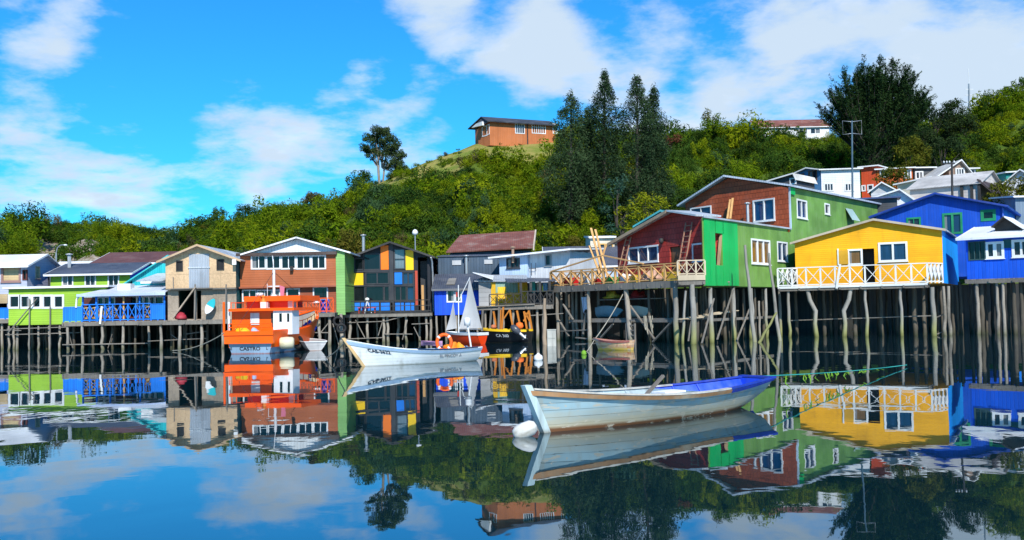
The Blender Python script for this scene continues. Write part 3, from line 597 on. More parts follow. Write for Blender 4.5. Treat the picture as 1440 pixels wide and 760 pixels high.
# spreading cypress
def cypress(D=140.):
    q = random.Random(9); px = 1230; g = float(ground(px, D)); X = (px-720)/F*D; r = empty('spreading_cypress', (X, D, g), 0, 'big dark spreading cypress with upswept fan branches on the hill crest', 'tree')
    mb = MB(); P, N = [], []
    mb.tube([(0, 0, -.4), (.1, 0, 1.5), (-.1, .1, 4)], [.75, .6, .4], 10)
    ends = []
    for a, b_ in [(1150,160),(1157,118),(1166,107),(1176,96),(1188,88),(1203,87),(1212,86),(1222,83),(1234,84),(1245,90),(1256,94),(1266,102),(1274,112),(1284,118),(1290,130),(1304,130),(1300,146),(1290,160),(1284,172),(1296,184),(1170,120),(1180,112),(1205,100),(1225,100),(1250,110),(1262,125),(1272,140),(1275,156),(1240,120),(1215,112),(1195,105),(1255,140),(1230,135),(1265,170),(1250,165),(1235,160),(1222,175),(1262,190),(1245,190),(1275,198),(1230,200),(1205,195),(1210,175),(1288,205),(1195,160),(1178,140),(1186,128)]:
        for yy in range(2 if a > 1205 else 1):
            p = at(a+q.uniform(-4, 4), b_+q.uniform(-4, 4), D); ends.append(Vector((p.x-X, q.uniform(-4.5, 4.5), p.z-g)))
    for _ in range(120):
        an = q.uniform(0, 3.3)-.1; k_ = math.sqrt(q.uniform(.35, 1.)); p = at(1230+78*k_*math.cos(an), 152-62*k_*math.sin(an), D); ends.append(Vector((p.x-X, q.uniform(-4.5, 4.5), p.z-g)))
    ends = [Vector((e.x*.92, e.y, e.z*.95)) for e in ends]
    for e in ends:
        st = Vector((q.uniform(-.3, .3), q.uniform(-.3, .3), max(.5, min(4.5, e.z*.28))))
        mid = st*.5 + e*.5 + Vector((e.x*.16, e.y*.16, -1.0 + 1.5*min(1, abs(e.x)/6))); pts = [st.lerp(mid, k/4).lerp(mid.lerp(e, k/4), k/4) for k in range(5)]
        mb.tube(pts, [.17, .12, .085, .05, .015], 6)
        dense = .95 if e.x > -1.5 else .5
        for k in range(int((9 + e.length*1.5)*dense*1.15)):   # flat sprays that leave the limb sideways and lift at their tips
            t = q.uniform(.36, 1.0); c = st.lerp(mid, t).lerp(mid.lerp(e, t), t); d = (mid.lerp(e, t)-st.lerp(mid, t)).normalized()
            a_ = q.uniform(0, 6.283); sd = Vector((math.cos(a_), math.sin(a_), q.uniform(-.1, .5))); dr = (d*q.uniform(.4, 1.1)+sd*.75).normalized(); l = (1.0+.9*(1-t))*q.uniform(.6, 1.2)
            m = 26; u_ = nrg.uniform(0, 1, (m, 1)); w_ = .26*(1-u_*.75)
            P.append(np.array(c)+np.array(dr)*u_*l+nrg.normal(size=(m, 3))*w_*np.array([.8, .8, .45])+np.array([0, 0, .25])*u_**2*l); N.append(nrg.normal(size=(m, 3))*.7+np.array([0, -.25, .7]))
    for k in range(210):                  # dense dark heart of the crown
        zq = q.uniform(.4, 7.); c = np.array([q.uniform(-2.6, 6.0)*(.8 if zq > 4 else 1.), q.uniform(-3, 3), zq]); m = 40; P.append(c+nrg.normal(size=(m, 3))*.5); N.append(nrg.normal(size=(m, 3))*.7+np.array([0, -.2, .6]))
    mb.build('trunk', bark, r); P = np.concatenate(P); N = np.concatenate(N)
    o = bpy.data.objects.new('crown', leaves_mesh('crown', P, N, .2, .45, cyp)); C.objects.link(o); o.parent = r
cypress()
gd = 'dark conifers beside the cypress'
for i, (px, py, D, w, lb) in enumerate([(1318,152,150,2.7,'dark conifer standing next to the spreading cypress'),(1338,141,152,2.6,'tallest dark conifer below the antenna mast'),(1356,158,149,2.4,'dark conifer at the edge of the bright green slope'),(1300,178,146,2.4,'low dark conifer under the cypress branches'),(1330,190,135,2.8,'squat dark conifer in front of the tall ones')]):
    roundtree('conifer_tree', lb, px, py, D, w, conif, 50+i, low=.05, n=44, group=gd, size=.2)
roundtree('yellow_tree', 'bright yellow-green tree at the foot of the slope behind the turquoise house', 912, 264, 96, 2.6, yell, 61, low=.05, n=40, size=.17)
roundtree('yellow_tree', 'slim yellow-green sapling beside the columnar trees', 876, 281, 98, 1.3, yell, 62, low=.05, n=20, size=.15)
roundtree('olive_tree', 'olive-green tree below the cypress and above the red hill house', 1281, 190, 126, 2.5, olive, 63, low=.35, n=50, per=240, size=.18)
roundtree('olive_tree', 'small olive tree growing in front of the orange-red hill house', 1256, 228, 107, 1.7, olive, 64, low=.6, n=44, per=240, size=.15)
roundtree('olive_tree', 'olive tree in front of the teal hill house', 1422, 243, 88, 2.3, olive, 65, low=.5, n=70, per=260, size=.15)
roundtree('red_leaf_tree', 'reddish-brown tree behind the broad columnar tree', 946, 188, 152, 1.9, redb, 66, low=.1, n=24)
for i, (px, py, D, w, lm, lb) in enumerate([(1433,106,158,1.6,LM[2],'thin dark tree on the crest beside the photograph edge'),(1398,128,163,2.6,LM[2],'bushy dark tree on the crest nearest the mast'),(1470,100,160,3.0,LM[2],'tall dark tree on the crest beyond the frame edge'),(1418,124,165,2.2,LM[0],'round green tree between two dark crest trees'),
    (1010,176,166,3.0,LM[2],'dark tree on the crest between the red tree and the brown-roofed house'),(1040,176,170,2.6,LM[0],'green tree on the crest beside the brown-roofed house'),(980,186,168,2.6,LM[2],'low dark crest tree next to the red-leaved one'),(1140,192,160,2.4,LM[0],'green tree in front of the brown-roofed hill house'),(1090,185,162,1.8,LM[2],'dark shrub tree hiding part of the brown-roofed house wall'),(1165,205,155,2.6,LM[2],'dark tree under the lone low cypress branch'),
    (306,292,166,1.6,LM[2],'small pointed tree at the low dip of the wooded ridge'),(345,289,162,1.9,LM[2],'dark rounded tree on the ridge above the white gable'),(440,272,152,1.6,LM[3],'bare grey shrub tree on the ridge left of the gum')]):
    roundtree('crest_tree', lb.replace(' left of the gum', ' short of the gum'), px, py + (5 if px in (1090, 1140) else 0), D, w, lm, 80+i, low=.05, n=30, per=190, size=.16)

# dark wall added behind the stilts to blacken the space under the houses
bw_ = mat('backing_dark', (.022, .02, .018), 'vert', .3, var=.3, dirt=.2, dirtc=(.03, .03, .02)); mb = MB(); pp = [((p-720)/F*(d-.6), d-.6) for p, d in [(c[0], c[3]) for c in COL] if -700 <= p <= 2000]
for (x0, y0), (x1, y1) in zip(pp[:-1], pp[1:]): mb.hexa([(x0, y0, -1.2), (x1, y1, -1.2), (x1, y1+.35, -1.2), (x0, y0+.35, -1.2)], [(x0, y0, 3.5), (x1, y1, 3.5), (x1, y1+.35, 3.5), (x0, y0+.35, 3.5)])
tag(mb.build('dark_backing', bw_), 'dark wall added behind the stilts to deepen the under-house shade', 'backing wall')
# ================================================================ left row of stilt houses
sg = 'stilt houses along the waterfront'
lav = mat('lavender_boards', (.43, .45, .56), 'lap', .18, var=.04, dirt=.12)
lime = mat('lime_boards', (.27, .46, .035), 'lap', .15, var=.05, dirt=.08)
cobalt = mat('cobalt_boards', (.006, .045, .55), 'vert', .14, var=.12, dirt=.05); azure = mat('azure_paint', (.01, .19, .75), 'vert', .13, var=.12, dirt=.12, dirtc=(.03, .1, .4))
tealw = mat('turquoise_boards', (.015, .38, .42), 'vert', .16, var=.1, dirt=.15)
blind = mat('woven_blind', (.50, .37, .20), 'lap', .05, var=.15)
redbrown = mat('dark_red_boards', (.11, .028, .022), 'lap', .16, var=.15)

# lavender house at the frame edge
h = House('stilt_house', 'lavender-grey board house with a beige blind behind the lime green house', 'house', -70, 71.5, 38, 71.5, group=sg)
z0 = h.z(20, 449); ze = h.z(20, 371); W = h.W
h.win(4, 376, 27, 395, 1, mat('dusty_pink_frame', (.30, .17, .15)), blind, fw=.12); h.win(33, 381, 37, 393, 1, redbrown, pane, sill=False); h.win(-50, 378, -20, 396, 2)
h.win(50, 375.5, 55.5, 391, 1, mat('tan_frame', (.5, .4, .28)), blind, side=W, fw=.05)
h.opening(-12, 427, 10, 446)
h.gable_side(0, W, 0, 5.2, z0, ze-.1, ze-.2, 2.6, ze+.75, lav, whiteroof, of=.5)
h.panel('blind', -12, 414, 11, 427, blind); 
h.deck(-.3, W+.1, -1.2, 0, z0); h.railing((-.3, -1.15), (W-.3, -1.15), z0, .8, 8, azure, 'solid')
h.stilts([-60, -45, -30, -18, -5, 3, 20], -.9, z0-.1); h.back_stilts(0, W, 5, (1.5, 3.5), z0-.1)

# lime house: low front room and upper house behind
h = House('stilt_house', 'lime green board house with white window band and slate roof', 'house', 12, 67.7, 149, 67.7, group=sg)
W = h.W; z0 = h.z(50, 457); ze = h.z(80, 406)
for a, b in ((14.5, 26.5), (30, 41), (46.5, 56.5), (61.5, 72), (77, 88)): h.win(a, 417, b, 432, 1, sill=False, fw=.12, pn=pane)
h.gable_side(0, W, 0, 4.6, z0, ze, ze-.02, 4.6, ze-.02, lime, slate, ov=.25, of=.25, t=.14, name='front_room')
for i, (a, b) in enumerate(((14.5, 26.5), (30, 41), (46.5, 56.5), (61.5, 72), (77, 88))):
    u0, zz0, u1, zz1 = h.rect(a, 417, b, 432); h.part('curtain', MB().box(u1-.16, .075, zz0, u1-.02, .09, zz1), mat('red_curtain', (.35, .03, .03)))
v = 4.75; ua, ub = h.u(71, 400, v), h.u(183, 400, v); zu = h.z(120, 385, v)
for a, b in ((88.5, 102), (120.5, 134), (153, 166.5)): h.win(a, 387, b, 401.5, 2, v=v, pn=cpane if a < 150 else pane, sill=False)
h.gable_side(ua, ub, v, v+6.5, z0, zu, zu, v+3.2, zu+.85, lime, slate, smt=cobalt, ov=.3, of=.45, name='upper_house', rname='main_roof')
h.flue(97.5, 357, 374, v+1.9, .13, zinc)
h.pipe([h.uz(67, 384, v-.3)[:1]+(v-.35,)+h.uz(67, 385, v-.3)[1:], (h.u(69.5, 390, v), v-.12, h.z(70, 391, v)), (h.u(70, 402, v), v-.12, h.z(70, 404, v))], .07, darkw, 'drain_pipe')
h.stilts([13, 25, 41, 54, 69, 84], .15, z0-.05); h.back_stilts(0, W, 7, (2.2, 4.5, 7, 9.5), z0-.05)
for a in ((8, 471, 112, 468), (10, 463, 98, 460), (-20, 464, 30, 465)): h.brace(*a, -.1, .1)
h.brace(12, 468, 52, 420, -.25, .09); h.brace(41.5, 420, 41, 492, -.2, .08); h.brace(70.5, 430, 70, 492, -.2, .07); h.brace(16, 495, 96, 494, .1, .08)

# azure balcony restaurant
h = House('stilt_house', 'dark red house with a bright blue cross-braced balcony and pale tin canopy', 'house', 90, 66.3, 232, 66.3, group=sg)
W = h.W; z0 = h.z(160, 452); zc = h.z(160, 416); v = 1.1
for a, b in ((138, 145), (147, 153), (155, 161)): h.win(a, 419, b, 431, 1, v=v, sill=False, fw=.06)
for a, b in ((193, 201), (203, 209), (211, 217), (219, 229)): h.win(a, 418, b, 430, 1, v=v, sill=False, fw=.06)
h.opening(184, 419, 191, 446, v=v)
uA = h.u(116, 430, v)
h.gable_side(uA, W+.1, v, 9, z0, zc-.1, zc+.3, 9, zc+.3, redbrown, zinc, ov=.0, of=.05, fascia=None)
mb = MB(); q0, q1 = h.u(111, 418), W+.15
mb.slab([(q0, -.35, zc+.1), (q1, -.35, zc+.18), (q1, 3.8, zc+1.0), (q0+2.2, 3.8, zc+.95)], .05); h.part('canopy', mb, mat('pale_tin', (.60, .64, .74), 'corr', .16, axis='x', var=.06, dirt=.12, rough=.45))
h.part('canopy_edge', MB().box(q0, -.39, zc-.04, q1, -.355, zc+.13), mat('pale_blue_trim', (.45, .55, .78)))
for px in (116, 135, 154, 173.5, 196, 231):
    u = h.u(px, 430); h.part('canopy_post', MB().box(u-.05, .02, z0, u+.05, .12, zc+.1), neww if px == 173.5 else azure)
h.pipe([(h.u(113, 419), -.12, zc+.05), (h.u(109, 421), -.12, zc-.2), (h.u(108, 430), -.12, h.z(108, 433))], .07, white, 'drain_pipe')
h.deck(-.1, W+.1, -.1, 2, z0)
ux = h.u(116, 440); uy = h.u(213, 440); hr = h.z(160, 428)-z0
h.railing((0, -.06), (ux, -.06), z0, hr-.15, 3, azure, 'solid'); h.railing((ux, -.06), (uy, -.06), z0, hr, 9, azure, 'x', .08); h.railing((uy, -.06), (W, -.06), z0, hr-.05, 2, azure, 'solid')
wheelm = mat('straw_wheel', (.42, .28, .11), var=.3)
for px in (121.5, 132.5, 145, 157, 209):
    u = h.u(px, 440); mb = MB(); zz = z0+hr*.5; c = Vector((u, .06, zz)); rr = .36
    mb.tube([c+Vector((math.cos(a)*rr, 0, math.sin(a)*rr)) for a in [k*math.pi/8 for k in range(17)]], .045, 6, cap=False)
    for k in range(4): a = k*math.pi/4; e = Vector((math.cos(a)*rr, 0, math.sin(a)*rr)); mb.beam(c-e, c+e, .04)
    w = h.part('wagon_wheel', mb, wheelm)
h.part('porch_plank', MB().beam((h.u(145, 430), -.2, h.z(145, 431)), (h.u(142.5, 455), -.2, h.z(142, 456)), .13, .05), white)
h.stilts([95, 116, 143.5, 173, 209], .0, z0-.1, .095); h.stilts([103, 131, 158, 190], .9, z0-.1); h.back_stilts(0, W, 7, (2.5, 5, 8), z0-.1)
h.brace(88, 485, 209, 483, -.1, .12, v1=-.1); h.brace(97, 470, 104, 495, .3, .08); h.brace(152, 490, 158, 470, .5, .08)
# turquoise house behind the balcony
h = House('house', 'turquoise house with a steep bare roof edge beside the plywood house', 'house', 186, 69, 236, 69)
W = h.W; zl = h.z(186, 393); zr = h.z(234, 361)
h.shell(0, W, 0, 8, [(0, 2.5), (W, 2.5), (W, zr), (0, zl)], None, tealw)
h.part('roof', MB().slab([(-.5, -.3, zl-.28), (W+.1, -.3, zr+.1), (W+.1, 8, zr+.1), (-.5, 8, zl-.28)], .08), mat('turquoise_sheet', (.03, .40, .42), 'corr', .16, axis='y', var=.1))
h.part('trim_band', MB().box(.6, -.06, h.z(210, 399), W, -.003, h.z(210, 394)), white); h.part('skylight', MB().slab([(.8, -1.4, h.z(205, 396)), (2.6, -1.4, h.z(215, 396)), (3.6, -.1, h.z(222, 384)), (1.8, -.1, h.z(208, 385))], .06), zinc)
h.part('roof_box', MB().box(h.u(178, 405), -1.6, h.z(185, 412), h.u(196, 405), -.9, h.z(185, 400)), white)
# brown roofed warehouse behind
h = House('house', 'long low house with a dull brown-red roof behind the slate roof', 'house', 132, 80, 236, 80)
W = h.W; z1 = h.z(150, 371); h.gable_side(0, W+2, 0, 8, 3, z1, z1, 4, h.z(190, 356, 4), lav, brownroof, of=.3)
h = House('house', 'low shed with a white roof behind the lavender house', 'shed', 66, 78, 122, 78)
z1 = h.z(100, 384); h.gable_side(0, h.W, 0, 6, 3, z1, z1, 3, z1+1.0, lav, whiteroof)

# plywood house
osb = mat('plywood', (.54, .37, .215), 'osb', var=.16, dirt=.12); osbg = mat('grey_plywood', (.36, .29, .22), 'osb', var=.2, dirt=.25)
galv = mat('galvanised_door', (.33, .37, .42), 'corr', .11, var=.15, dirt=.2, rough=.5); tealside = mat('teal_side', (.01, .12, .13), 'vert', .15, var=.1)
h = House('stilt_house', 'unpainted plywood house with a grey metal hatch and open lower doorway', 'house', 233, 65.2, 332, 65.2, group=sg)
W = h.W; z0 = h.z(280, 450); zm = h.z(280, 405.5); zl, zr = h.z(234, 366), h.z(331, 364.5); up, zp = h.uz(280, 346)
h.win(248.5, 367.5, 256.5, 381, 1, darkw, black, fw=.04, sill=False); h.win(305.5, 365.5, 314.5, 379.5, 1, darkw, black, fw=.04, sill=False)  # black sheets stand in for the dark inside of these open windows
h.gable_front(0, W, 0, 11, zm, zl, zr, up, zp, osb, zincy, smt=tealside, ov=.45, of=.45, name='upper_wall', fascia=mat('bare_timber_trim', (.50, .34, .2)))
h.panel('hatch', 266, 357.5, 294.5, 376, galv); h.panel('hatch', 266, 377.5, 294.5, 405, galv, t=.04); h.panel('hatch_bar', 265, 375.8, 295.5, 377.4, zinc, t=.08)
h.opening(251, 409, 273, 449, v=.25); h.opening(276.5, 409, 283, 449, v=.25)
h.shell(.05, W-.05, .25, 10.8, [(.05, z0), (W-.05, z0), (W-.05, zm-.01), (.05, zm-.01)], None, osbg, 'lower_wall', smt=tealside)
h.part('ledge', MB().box(0, -.12, zm-.1, W, .24, zm-.012), grayw)
h.deck(-1.4, W+.1, -1.3, .24, z0)
h.stilts([226, 253.5, 283], -1.1, z0-.1, .11); h.stilts([241, 262, 268, 292], .3, z0-.1); h.stilts([313, 331], -.6, z0-.1); h.back_stilts(0, W, 5, (2.5, 5, 8), z0-.1)
for a in ((208, 480, 290, 476), (262, 470, 290, 466), (240, 470, 252, 479)): h.brace(*a, -.2, .09)
h.brace(243, 448, 275, 404, -.35, .16, osbg); h.brace(274.5, 400, 273.5, 452, -.3, .09); h.brace(318, 400, 317, 452, -.3, .08); h.brace(243.5, 390, 244, 408, -.06, .06)
h.part('rail', MB().beam((h.u(241, 407), -.2, zm-.02), (h.u(300, 407), -.2, zm-.02), .06), grayw); h.part('lantern', MB().box(W-.1, -.5, zr-.4, W+.15, -.35, zr-.05), white)
def on(h, px, py, v): u, z = h.uz(px, py, v); return h.w((u, v, z)), h.root.rotation_euler.z
p, rz = on(h, 295.5, 431, -.3)
b_ = empty('surfboard', (p.x, p.y, p.z), rz, 'short white and turquoise board leaning on the plywood wall', 'surfboard')
mb = MB(); k = 14
for sgn, mi in ((-1, 0), (1, 1)):
    out = []
    for i in range(k+1): t = i/k; wv = .27*max(0.04, math.cos(math.pi/2*t))**.55; out.append((wv, .55*t*sgn))
    d = Vector((.5, 0, .87)); n_ = Vector((.87, 0, -.5)); top = [tuple(d*b+n_*a+Vector((0, -.03, 0))) for a, b in out] + [tuple(d*b-n_*a+Vector((0, -.03, 0))) for a, b in reversed(out)]
    bot = [(x, .03, z) for x, y, z in top]; m_ = len(top); mb.add(top+bot, [tuple(range(m_)), tuple(range(2*m_-1, m_-1, -1))] + [(i, (i+1) % m_, m_+(i+1) % m_, m_+i) for i in range(m_)], mi)
mb.build('board', [white, mat('turquoise_paint', (.02, .45, .5))], b_)
def rumple(mb, w, hh, q):
    o = Vector((q.uniform(0, 50), q.uniform(0, 50), 0)); out = []
    for x, y, zz in mb.v:
        n1 = mnoise.noise(Vector((x/w*3, y/w*3, zz/hh*2))+o); n2 = mnoise.noise(Vector((x/w*8, y/w*8, zz/hh*6))+o); k = 1+.5*n1+.22*n2
        out.append((x*k, y*k, max(0, zz*(1+.6*n1+.2*n2)) if zz > .01*hh else 0))
    mb.v = out
def bag(name, label, cat, h, px, py, v, w, hh, mt):
    u, z = h.uz(px, py, v); p = h.w((u, v, z)); mb = MB(); q = random.Random(int(px*7+py))
    prof = [(.01, 0), (w*.5, 0), (w*.6, hh*.12), (w*.58, hh*.3), (w*.5, hh*.48), (w*.42, hh*.64), (w*.33, hh*.8), (w*.2, hh*.93), (.01, hh)]
    mb.lathe(prof, (0, 0, 0), 16); rumple(mb, w, hh, q)
    o = mb.build(name, mt, None, p); return tag(o, label, cat)
bag('tarpaulin_bundle', 'red tarpaulin bundle in the open doorway of the plywood house', 'tarpaulin', h, 255, 449.5, -.1, .6, .5, mat('red_tarp', (.36, .02, .04)))

# brown shingle house with white gable
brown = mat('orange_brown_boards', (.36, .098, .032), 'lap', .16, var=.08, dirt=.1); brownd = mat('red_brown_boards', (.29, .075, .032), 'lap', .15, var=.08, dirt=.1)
paleg = mat('pale_green_boards', (.20, .40, .12), 'lap', .18, var=.05, dirt=.08); sidegreen = mat('side_green_boards', (.14, .34, .07), 'lap', .18, var=.06, dirt=.1)
h = House('stilt_house', 'orange-brown house with a white gable top and green side wall', 'house', 338, 66, 485, 66, group=sg)
W = h.W; z0 = h.z(400, 441); zm = h.z(400, 402.5); zt = h.z(400, 355.5)
for a, b in ((354.5, 373), (375.5, 393.5), (396.5, 415), (418, 436), (439, 457)): h.win(a, 360.5, b, 377.5, 2, sill=False, fw=.08)
ug = h.u(473, 390)
h.shell(0, W, 0, 10, [(0, zm), (W, zm), (W, zt), (0, zt)], None, brown, 'upper_wall', smt=sidegreen)
h.part('soffit_board', MB().box(-.2, -.3, zt-.2, ug+.1, -.01, zt+.0), mat('dark_brown_trim', (.05, .03, .025)))
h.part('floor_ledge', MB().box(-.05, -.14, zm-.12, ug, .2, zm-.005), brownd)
v = .25
for a, b, n in ((342, 360, 2), (362, 393, 3)): h.win(a, 409, b, 423, n, v=v, sill=False)
h.win(404.5, 407, 420.5, 440, 1, v=v, sill=False, kind='door', bar=.45); h.win(441.5, 404.5, 460, 424, 1, v=v, bar=.12)
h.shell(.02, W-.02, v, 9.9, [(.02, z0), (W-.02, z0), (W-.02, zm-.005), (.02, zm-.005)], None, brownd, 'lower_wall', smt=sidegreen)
h.part('corner_board', MB().box(ug, -.12, h.z(479, 443), W+.04, -.006, h.z(479, 353)), paleg)
# white gable over the front
ul, zl = h.uz(352, 355); uc, zc = h.uz(418, 336.5); ur, zr2 = h.uz(490, 353)
h.part('gable_wall', MB().poly([(ul, zt+.01), (ur-.1, zt+.01), (uc, zc)], [], lambda u, z: (u, .1, z)), mat('white_gable_boards', (.70, .73, .75), 'vert', .2, var=.03, dirt=.08))
mb = MB(); mb.slab([(ul-.6, -.35, zl-.12), (uc, -.35, zc+.14), (uc, 9.5, zc+.14), (ul-.6, 9.5, zl-.12)], .1); mb.slab([(uc+.002, -.35, zc+.14), (ur+.2, -.35, zr2-.1), (ur+.2, 9.5, zr2-.1), (uc+.002, 9.5, zc+.14)], .1); h.part('roof', mb, whiteroofy)
h.part('wall_lamp', MB().box(h.u(409, 377), -.3, h.z(409, 381), h.u(413, 377), -.02, h.z(409, 375)), darkw)
h.deck(0, ug+.1, -1.3, v, z0); orange_rail = mat('orange_rail_paint', (.75, .09, .012), var=.08, dirt=.08)
h.railing((h.u(412, 430, -1.2), -1.25), (ug, -1.25), z0, .95, 6, orange_rail, 'x', .07); h.railing((h.u(345, 430, -1.2), -1.25), (h.u(380, 430, -1.2), -1.25), z0, .95, 3, orange_rail, 'rails')
h.stilts([345, 365, 389, 404, 420, 434, 449, 463.5, 480], -1.0, z0-.1, .11); h.back_stilts(0, W, 7, (1.5, 4.5, 7.5), z0-.1)
h.brace(464, 452, 447, 473, -.9, .1); h.brace(468, 455, 478, 490, -.9, .09); h.brace(443, 468, 464, 468, -.95, .1)
def drum(label, h, px, py, v, w, hh, mt, name='barrel', cat='barrel'):
    u, z = h.uz(px, py, v); p = h.w((u, v, z)); mb = MB(); r_ = w/2
    mb.lathe([(.001, 0), (r_*.94, 0), (r_, .03), (r_, hh*.33), (r_*1.04, hh*.35), (r_, hh*.37), (r_, hh*.66), (r_*1.04, hh*.68), (r_, hh*.7), (r_, hh-.03), (r_*.9, hh), (r_*.86, hh-.03), (.001, hh-.03)], (0, 0, 0), 14)
    o = mb.build(name, mt, None, p); return tag(o, label, cat)
bluep = mat('blue_plastic', (.01, .07, .5), var=.1, dirt=.08, rough=.35)
drum('blue plastic barrel on the deck behind the orange railing', h, 457, 440.5, -.75, .62, .9, bluep)

# black modern house with coloured panels
blk = mat('black_boards', (.018, .02, .026), 'vert', .2, var=.2, dirt=.08, dirtc=(.06, .065, .08)); bframe = mat('charcoal_frame', (.035, .038, .045), var=.1, dirt=.1, rough=.5)
pO = mat('orange_panel', (.80, .17, .008), var=.04, dirt=.06, rough=.45); pY = mat('yellow_panel', (.80, .50, .008), var=.04, dirt=.06, rough=.45); pB = mat('blue_panel', (.012, .18, .68), var=.04, dirt=.08, rough=.45); pR = mat('red_panel', (.45, .06, .03), var=.04, dirt=.06)
h = House('stilt_house', 'black modern house with orange, yellow and blue panels between large windows', 'house', 495, 70, 606, 70, group=sg)
W = h.W; z0 = h.z(550, 440); zl, zr = h.z(496, 363), h.z(604, 361); up, zp = h.uz(549.5, 342)
F_ = dict(fr=bframe, sill=False, fw=.06, mull=.09)
h.win(512, 358, 534, 379, 1, pn=pane, **F_); h.win(499, 364, 510.5, 379, 1, pn=pane, **F_)
h.win(555, 351, 569, 378, 1, pn=mat('sky_pane', (.12, .15, .17), rough=.06, spec=.8, var=.6, dirt=.3), bar=.5, **F_)
h.win(515, 384, 546, 399, 2, pn=pane, **F_); h.win(567, 384, 581, 399.5, 2, pn=bpane, **F_)
h.win(498, 403.5, 513, 424, 1, pn=pane, **F_); h.win(515, 403.5, 539, 424, 1, pn=pane, **F_); h.win(541, 403.5, 547, 424, 1, pn=pane, **F_)
h.win(556, 403.5, 571, 424, 2, pn=pane, **F_); h.win(573, 403.5, 582, 424, 1, pn=bpane, **F_)
h.opening(588, 362, 601, 437)
h.gable_front(0, W, 0, 11, z0, zl, zr, up, zp, blk, slatey, ov=.35, of=.55, fascia=darkw)
for nm, r_, mt in (('orange_panel', (535.5, 345.5, 546.5, 379.5), pO), ('yellow_panel', (570.5, 352, 581.5, 380), pY), ('blue_panel', (555, 383.5, 565.5, 400), pB), ('yellow_panel', (498, 384.5, 511, 402), pY), ('blue_panel', (499, 426, 512.5, 437), pB), ('blue_panel', (514, 426, 533, 437), pB), ('blue_panel', (535, 426, 552, 437), pB), ('blue_panel', (556, 426, 568, 437), pB), ('blue_panel', (570, 426, 582.5, 437), pB), ('red_panel', (584, 381, 587.5, 430), pR), ('post_panel', (547.6, 343, 553.5, 439), bframe), ('beam_panel', (496, 380.5, 547, 383), bframe), ('beam_panel', (554, 380.8, 583, 383), bframe), ('beam_panel', (496, 401, 547, 402.8), bframe), ('beam_panel', (554, 401, 583, 402.8), bframe)):
    h.panel(nm, *r_, mt, t=.06 if 'beam' not in nm else .08)
h.part('door_leaf', MB().box(h.u(592, 415), .35, z0+.05, h.u(595.5, 415), .42, h.z(594, 401)), neww)
h.part('porch_window', MB().box(h.u(588, 380)+.05, 1.2, z0, h.u(601, 380)-.05, 1.25, h.z(594, 366)), bframe)
h.pipe([(W+.1, -.6, zr-.1), (W+.14, -.3, zr-.4), (W+.14, .2, zr-1.2), (W+.14, .2, z0)], .06, zinc, 'drain_pipe')
h.flue(511, 330, 352, 3.5, .11); h.win(614, 371, 618.5, 384, 1, mat('pink_frame', (.55, .25, .22)), pane, side=W+.02, hole=False, sill=False)
h.deck(-.6, W+.2, -1.5, 0, z0, darkw); h.railing((-.6, -1.4), (W+.1, -1.4), z0, .85, 9, darkw, 'rails', .06); h.railing((-.6, -1.4), (-.6, -.1), z0, .85, 2, darkw, 'bars', .06)
h.stilts([492, 517, 540, 545, 571, 600, 606], -1.2, z0-.1, .1); h.stilts([503, 530, 560, 590], .2, z0-.1); h.back_stilts(0, W, 5, (3, 6, 9), z0-.1)
for a in ((488, 454, 542, 452), (541, 452, 576, 443), (486, 477, 538, 475), (540, 470, 580, 470), (500, 450, 513, 475), (532, 472, 538, 452), (566, 478, 573, 450), (579, 456, 604, 455), (582, 460, 592, 480)): h.brace(*a, -1.35, .1)
for i, (px, mt, lb) in enumerate(((519, pR, 'low red bench on the deck of the black house'), (508, mat('red_seat', (.6, .04, .03)), 'low red stool by the deck rail of the black house'))):
    u = h.u(px, 436, -.6); p = h.w((u, -.6, z0)); r_ = empty('bench', p, h.root.rotation_euler.z, lb, 'bench'); l = .5 if i == 0 else .22
    MB().box(-l, -.17, .36, l, .17, .42).build('seat', mt, r_)
    for a in (-l+.08, l-.08): MB().box(a-.04, -.15, 0, a+.04, .15, .355).build('leg', mt, r_)
u = h.u(504.5, 436, -.7); p = h.w((u, -.7, z0)); r_ = empty('telescope_stand', (p.x+.6, p.y, p.z), 0, 'pale three-legged stand with a round top on the black house deck', 'stand')
MB().lathe([(.001, 0), (.14, 0), (.16, .06), (.12, .16), (.001, .2)], (0, 0, .9), 10).build('top', white, r_)
for k in range(3): a = k*2.1; MB().beam((0, 0, .9), (math.cos(a)*.3, math.sin(a)*.3, 0), .045).build('leg', white, r_)

# little cobalt shed, slate warehouse, rust roof
cob = mat('royal_blue_boards', (.008, .075, .68), 'vert', .13, var=.14, dirt=.06)
h = House('stilt_shed', 'small royal blue board shed on stilts with one white window', 'shed', 611, 68, 676, 68, group=sg)
W = h.W; z0 = h.z(640, 443); zt = h.z(640, 406)
h.win(629.5, 409, 638.5, 424, 1, sill=False, fw=.08, pn=cpane); h.win(641, 409.5, 648, 424, 1, sill=False, fw=.08, pn=pane)
h.gable_side(0, W, 0, 3.2, z0, zt, zt+1.0, 3.2, zt+1.05, cob, slate, ov=.15, of=.3, fascia=mat('grey_trim', (.16, .16, .17)))
h.part('skylight', MB().slab([(h.u(627, 404), .5, zt+.33), (h.u(639, 404), .5, zt+.33), (h.u(640, 404), 1.9, zt+.78), (h.u(629, 404), 1.9, zt+.78)], .05), mat('cloudy_sheet', (.24, .22, .19), rough=.5))
h.stilts([614, 627, 642, 657, 672], .1, z0-.05); h.back_stilts(0, W, 3, (1.8, 3), z0-.05)
sl_ = mat('slate_blue_boards', (.055, .085, .125), 'vert', .22, var=.1, dirt=.12)
h = House('warehouse', 'slate blue windowless warehouse with two pale wall vents', 'warehouse', 617, 73, 706, 73)
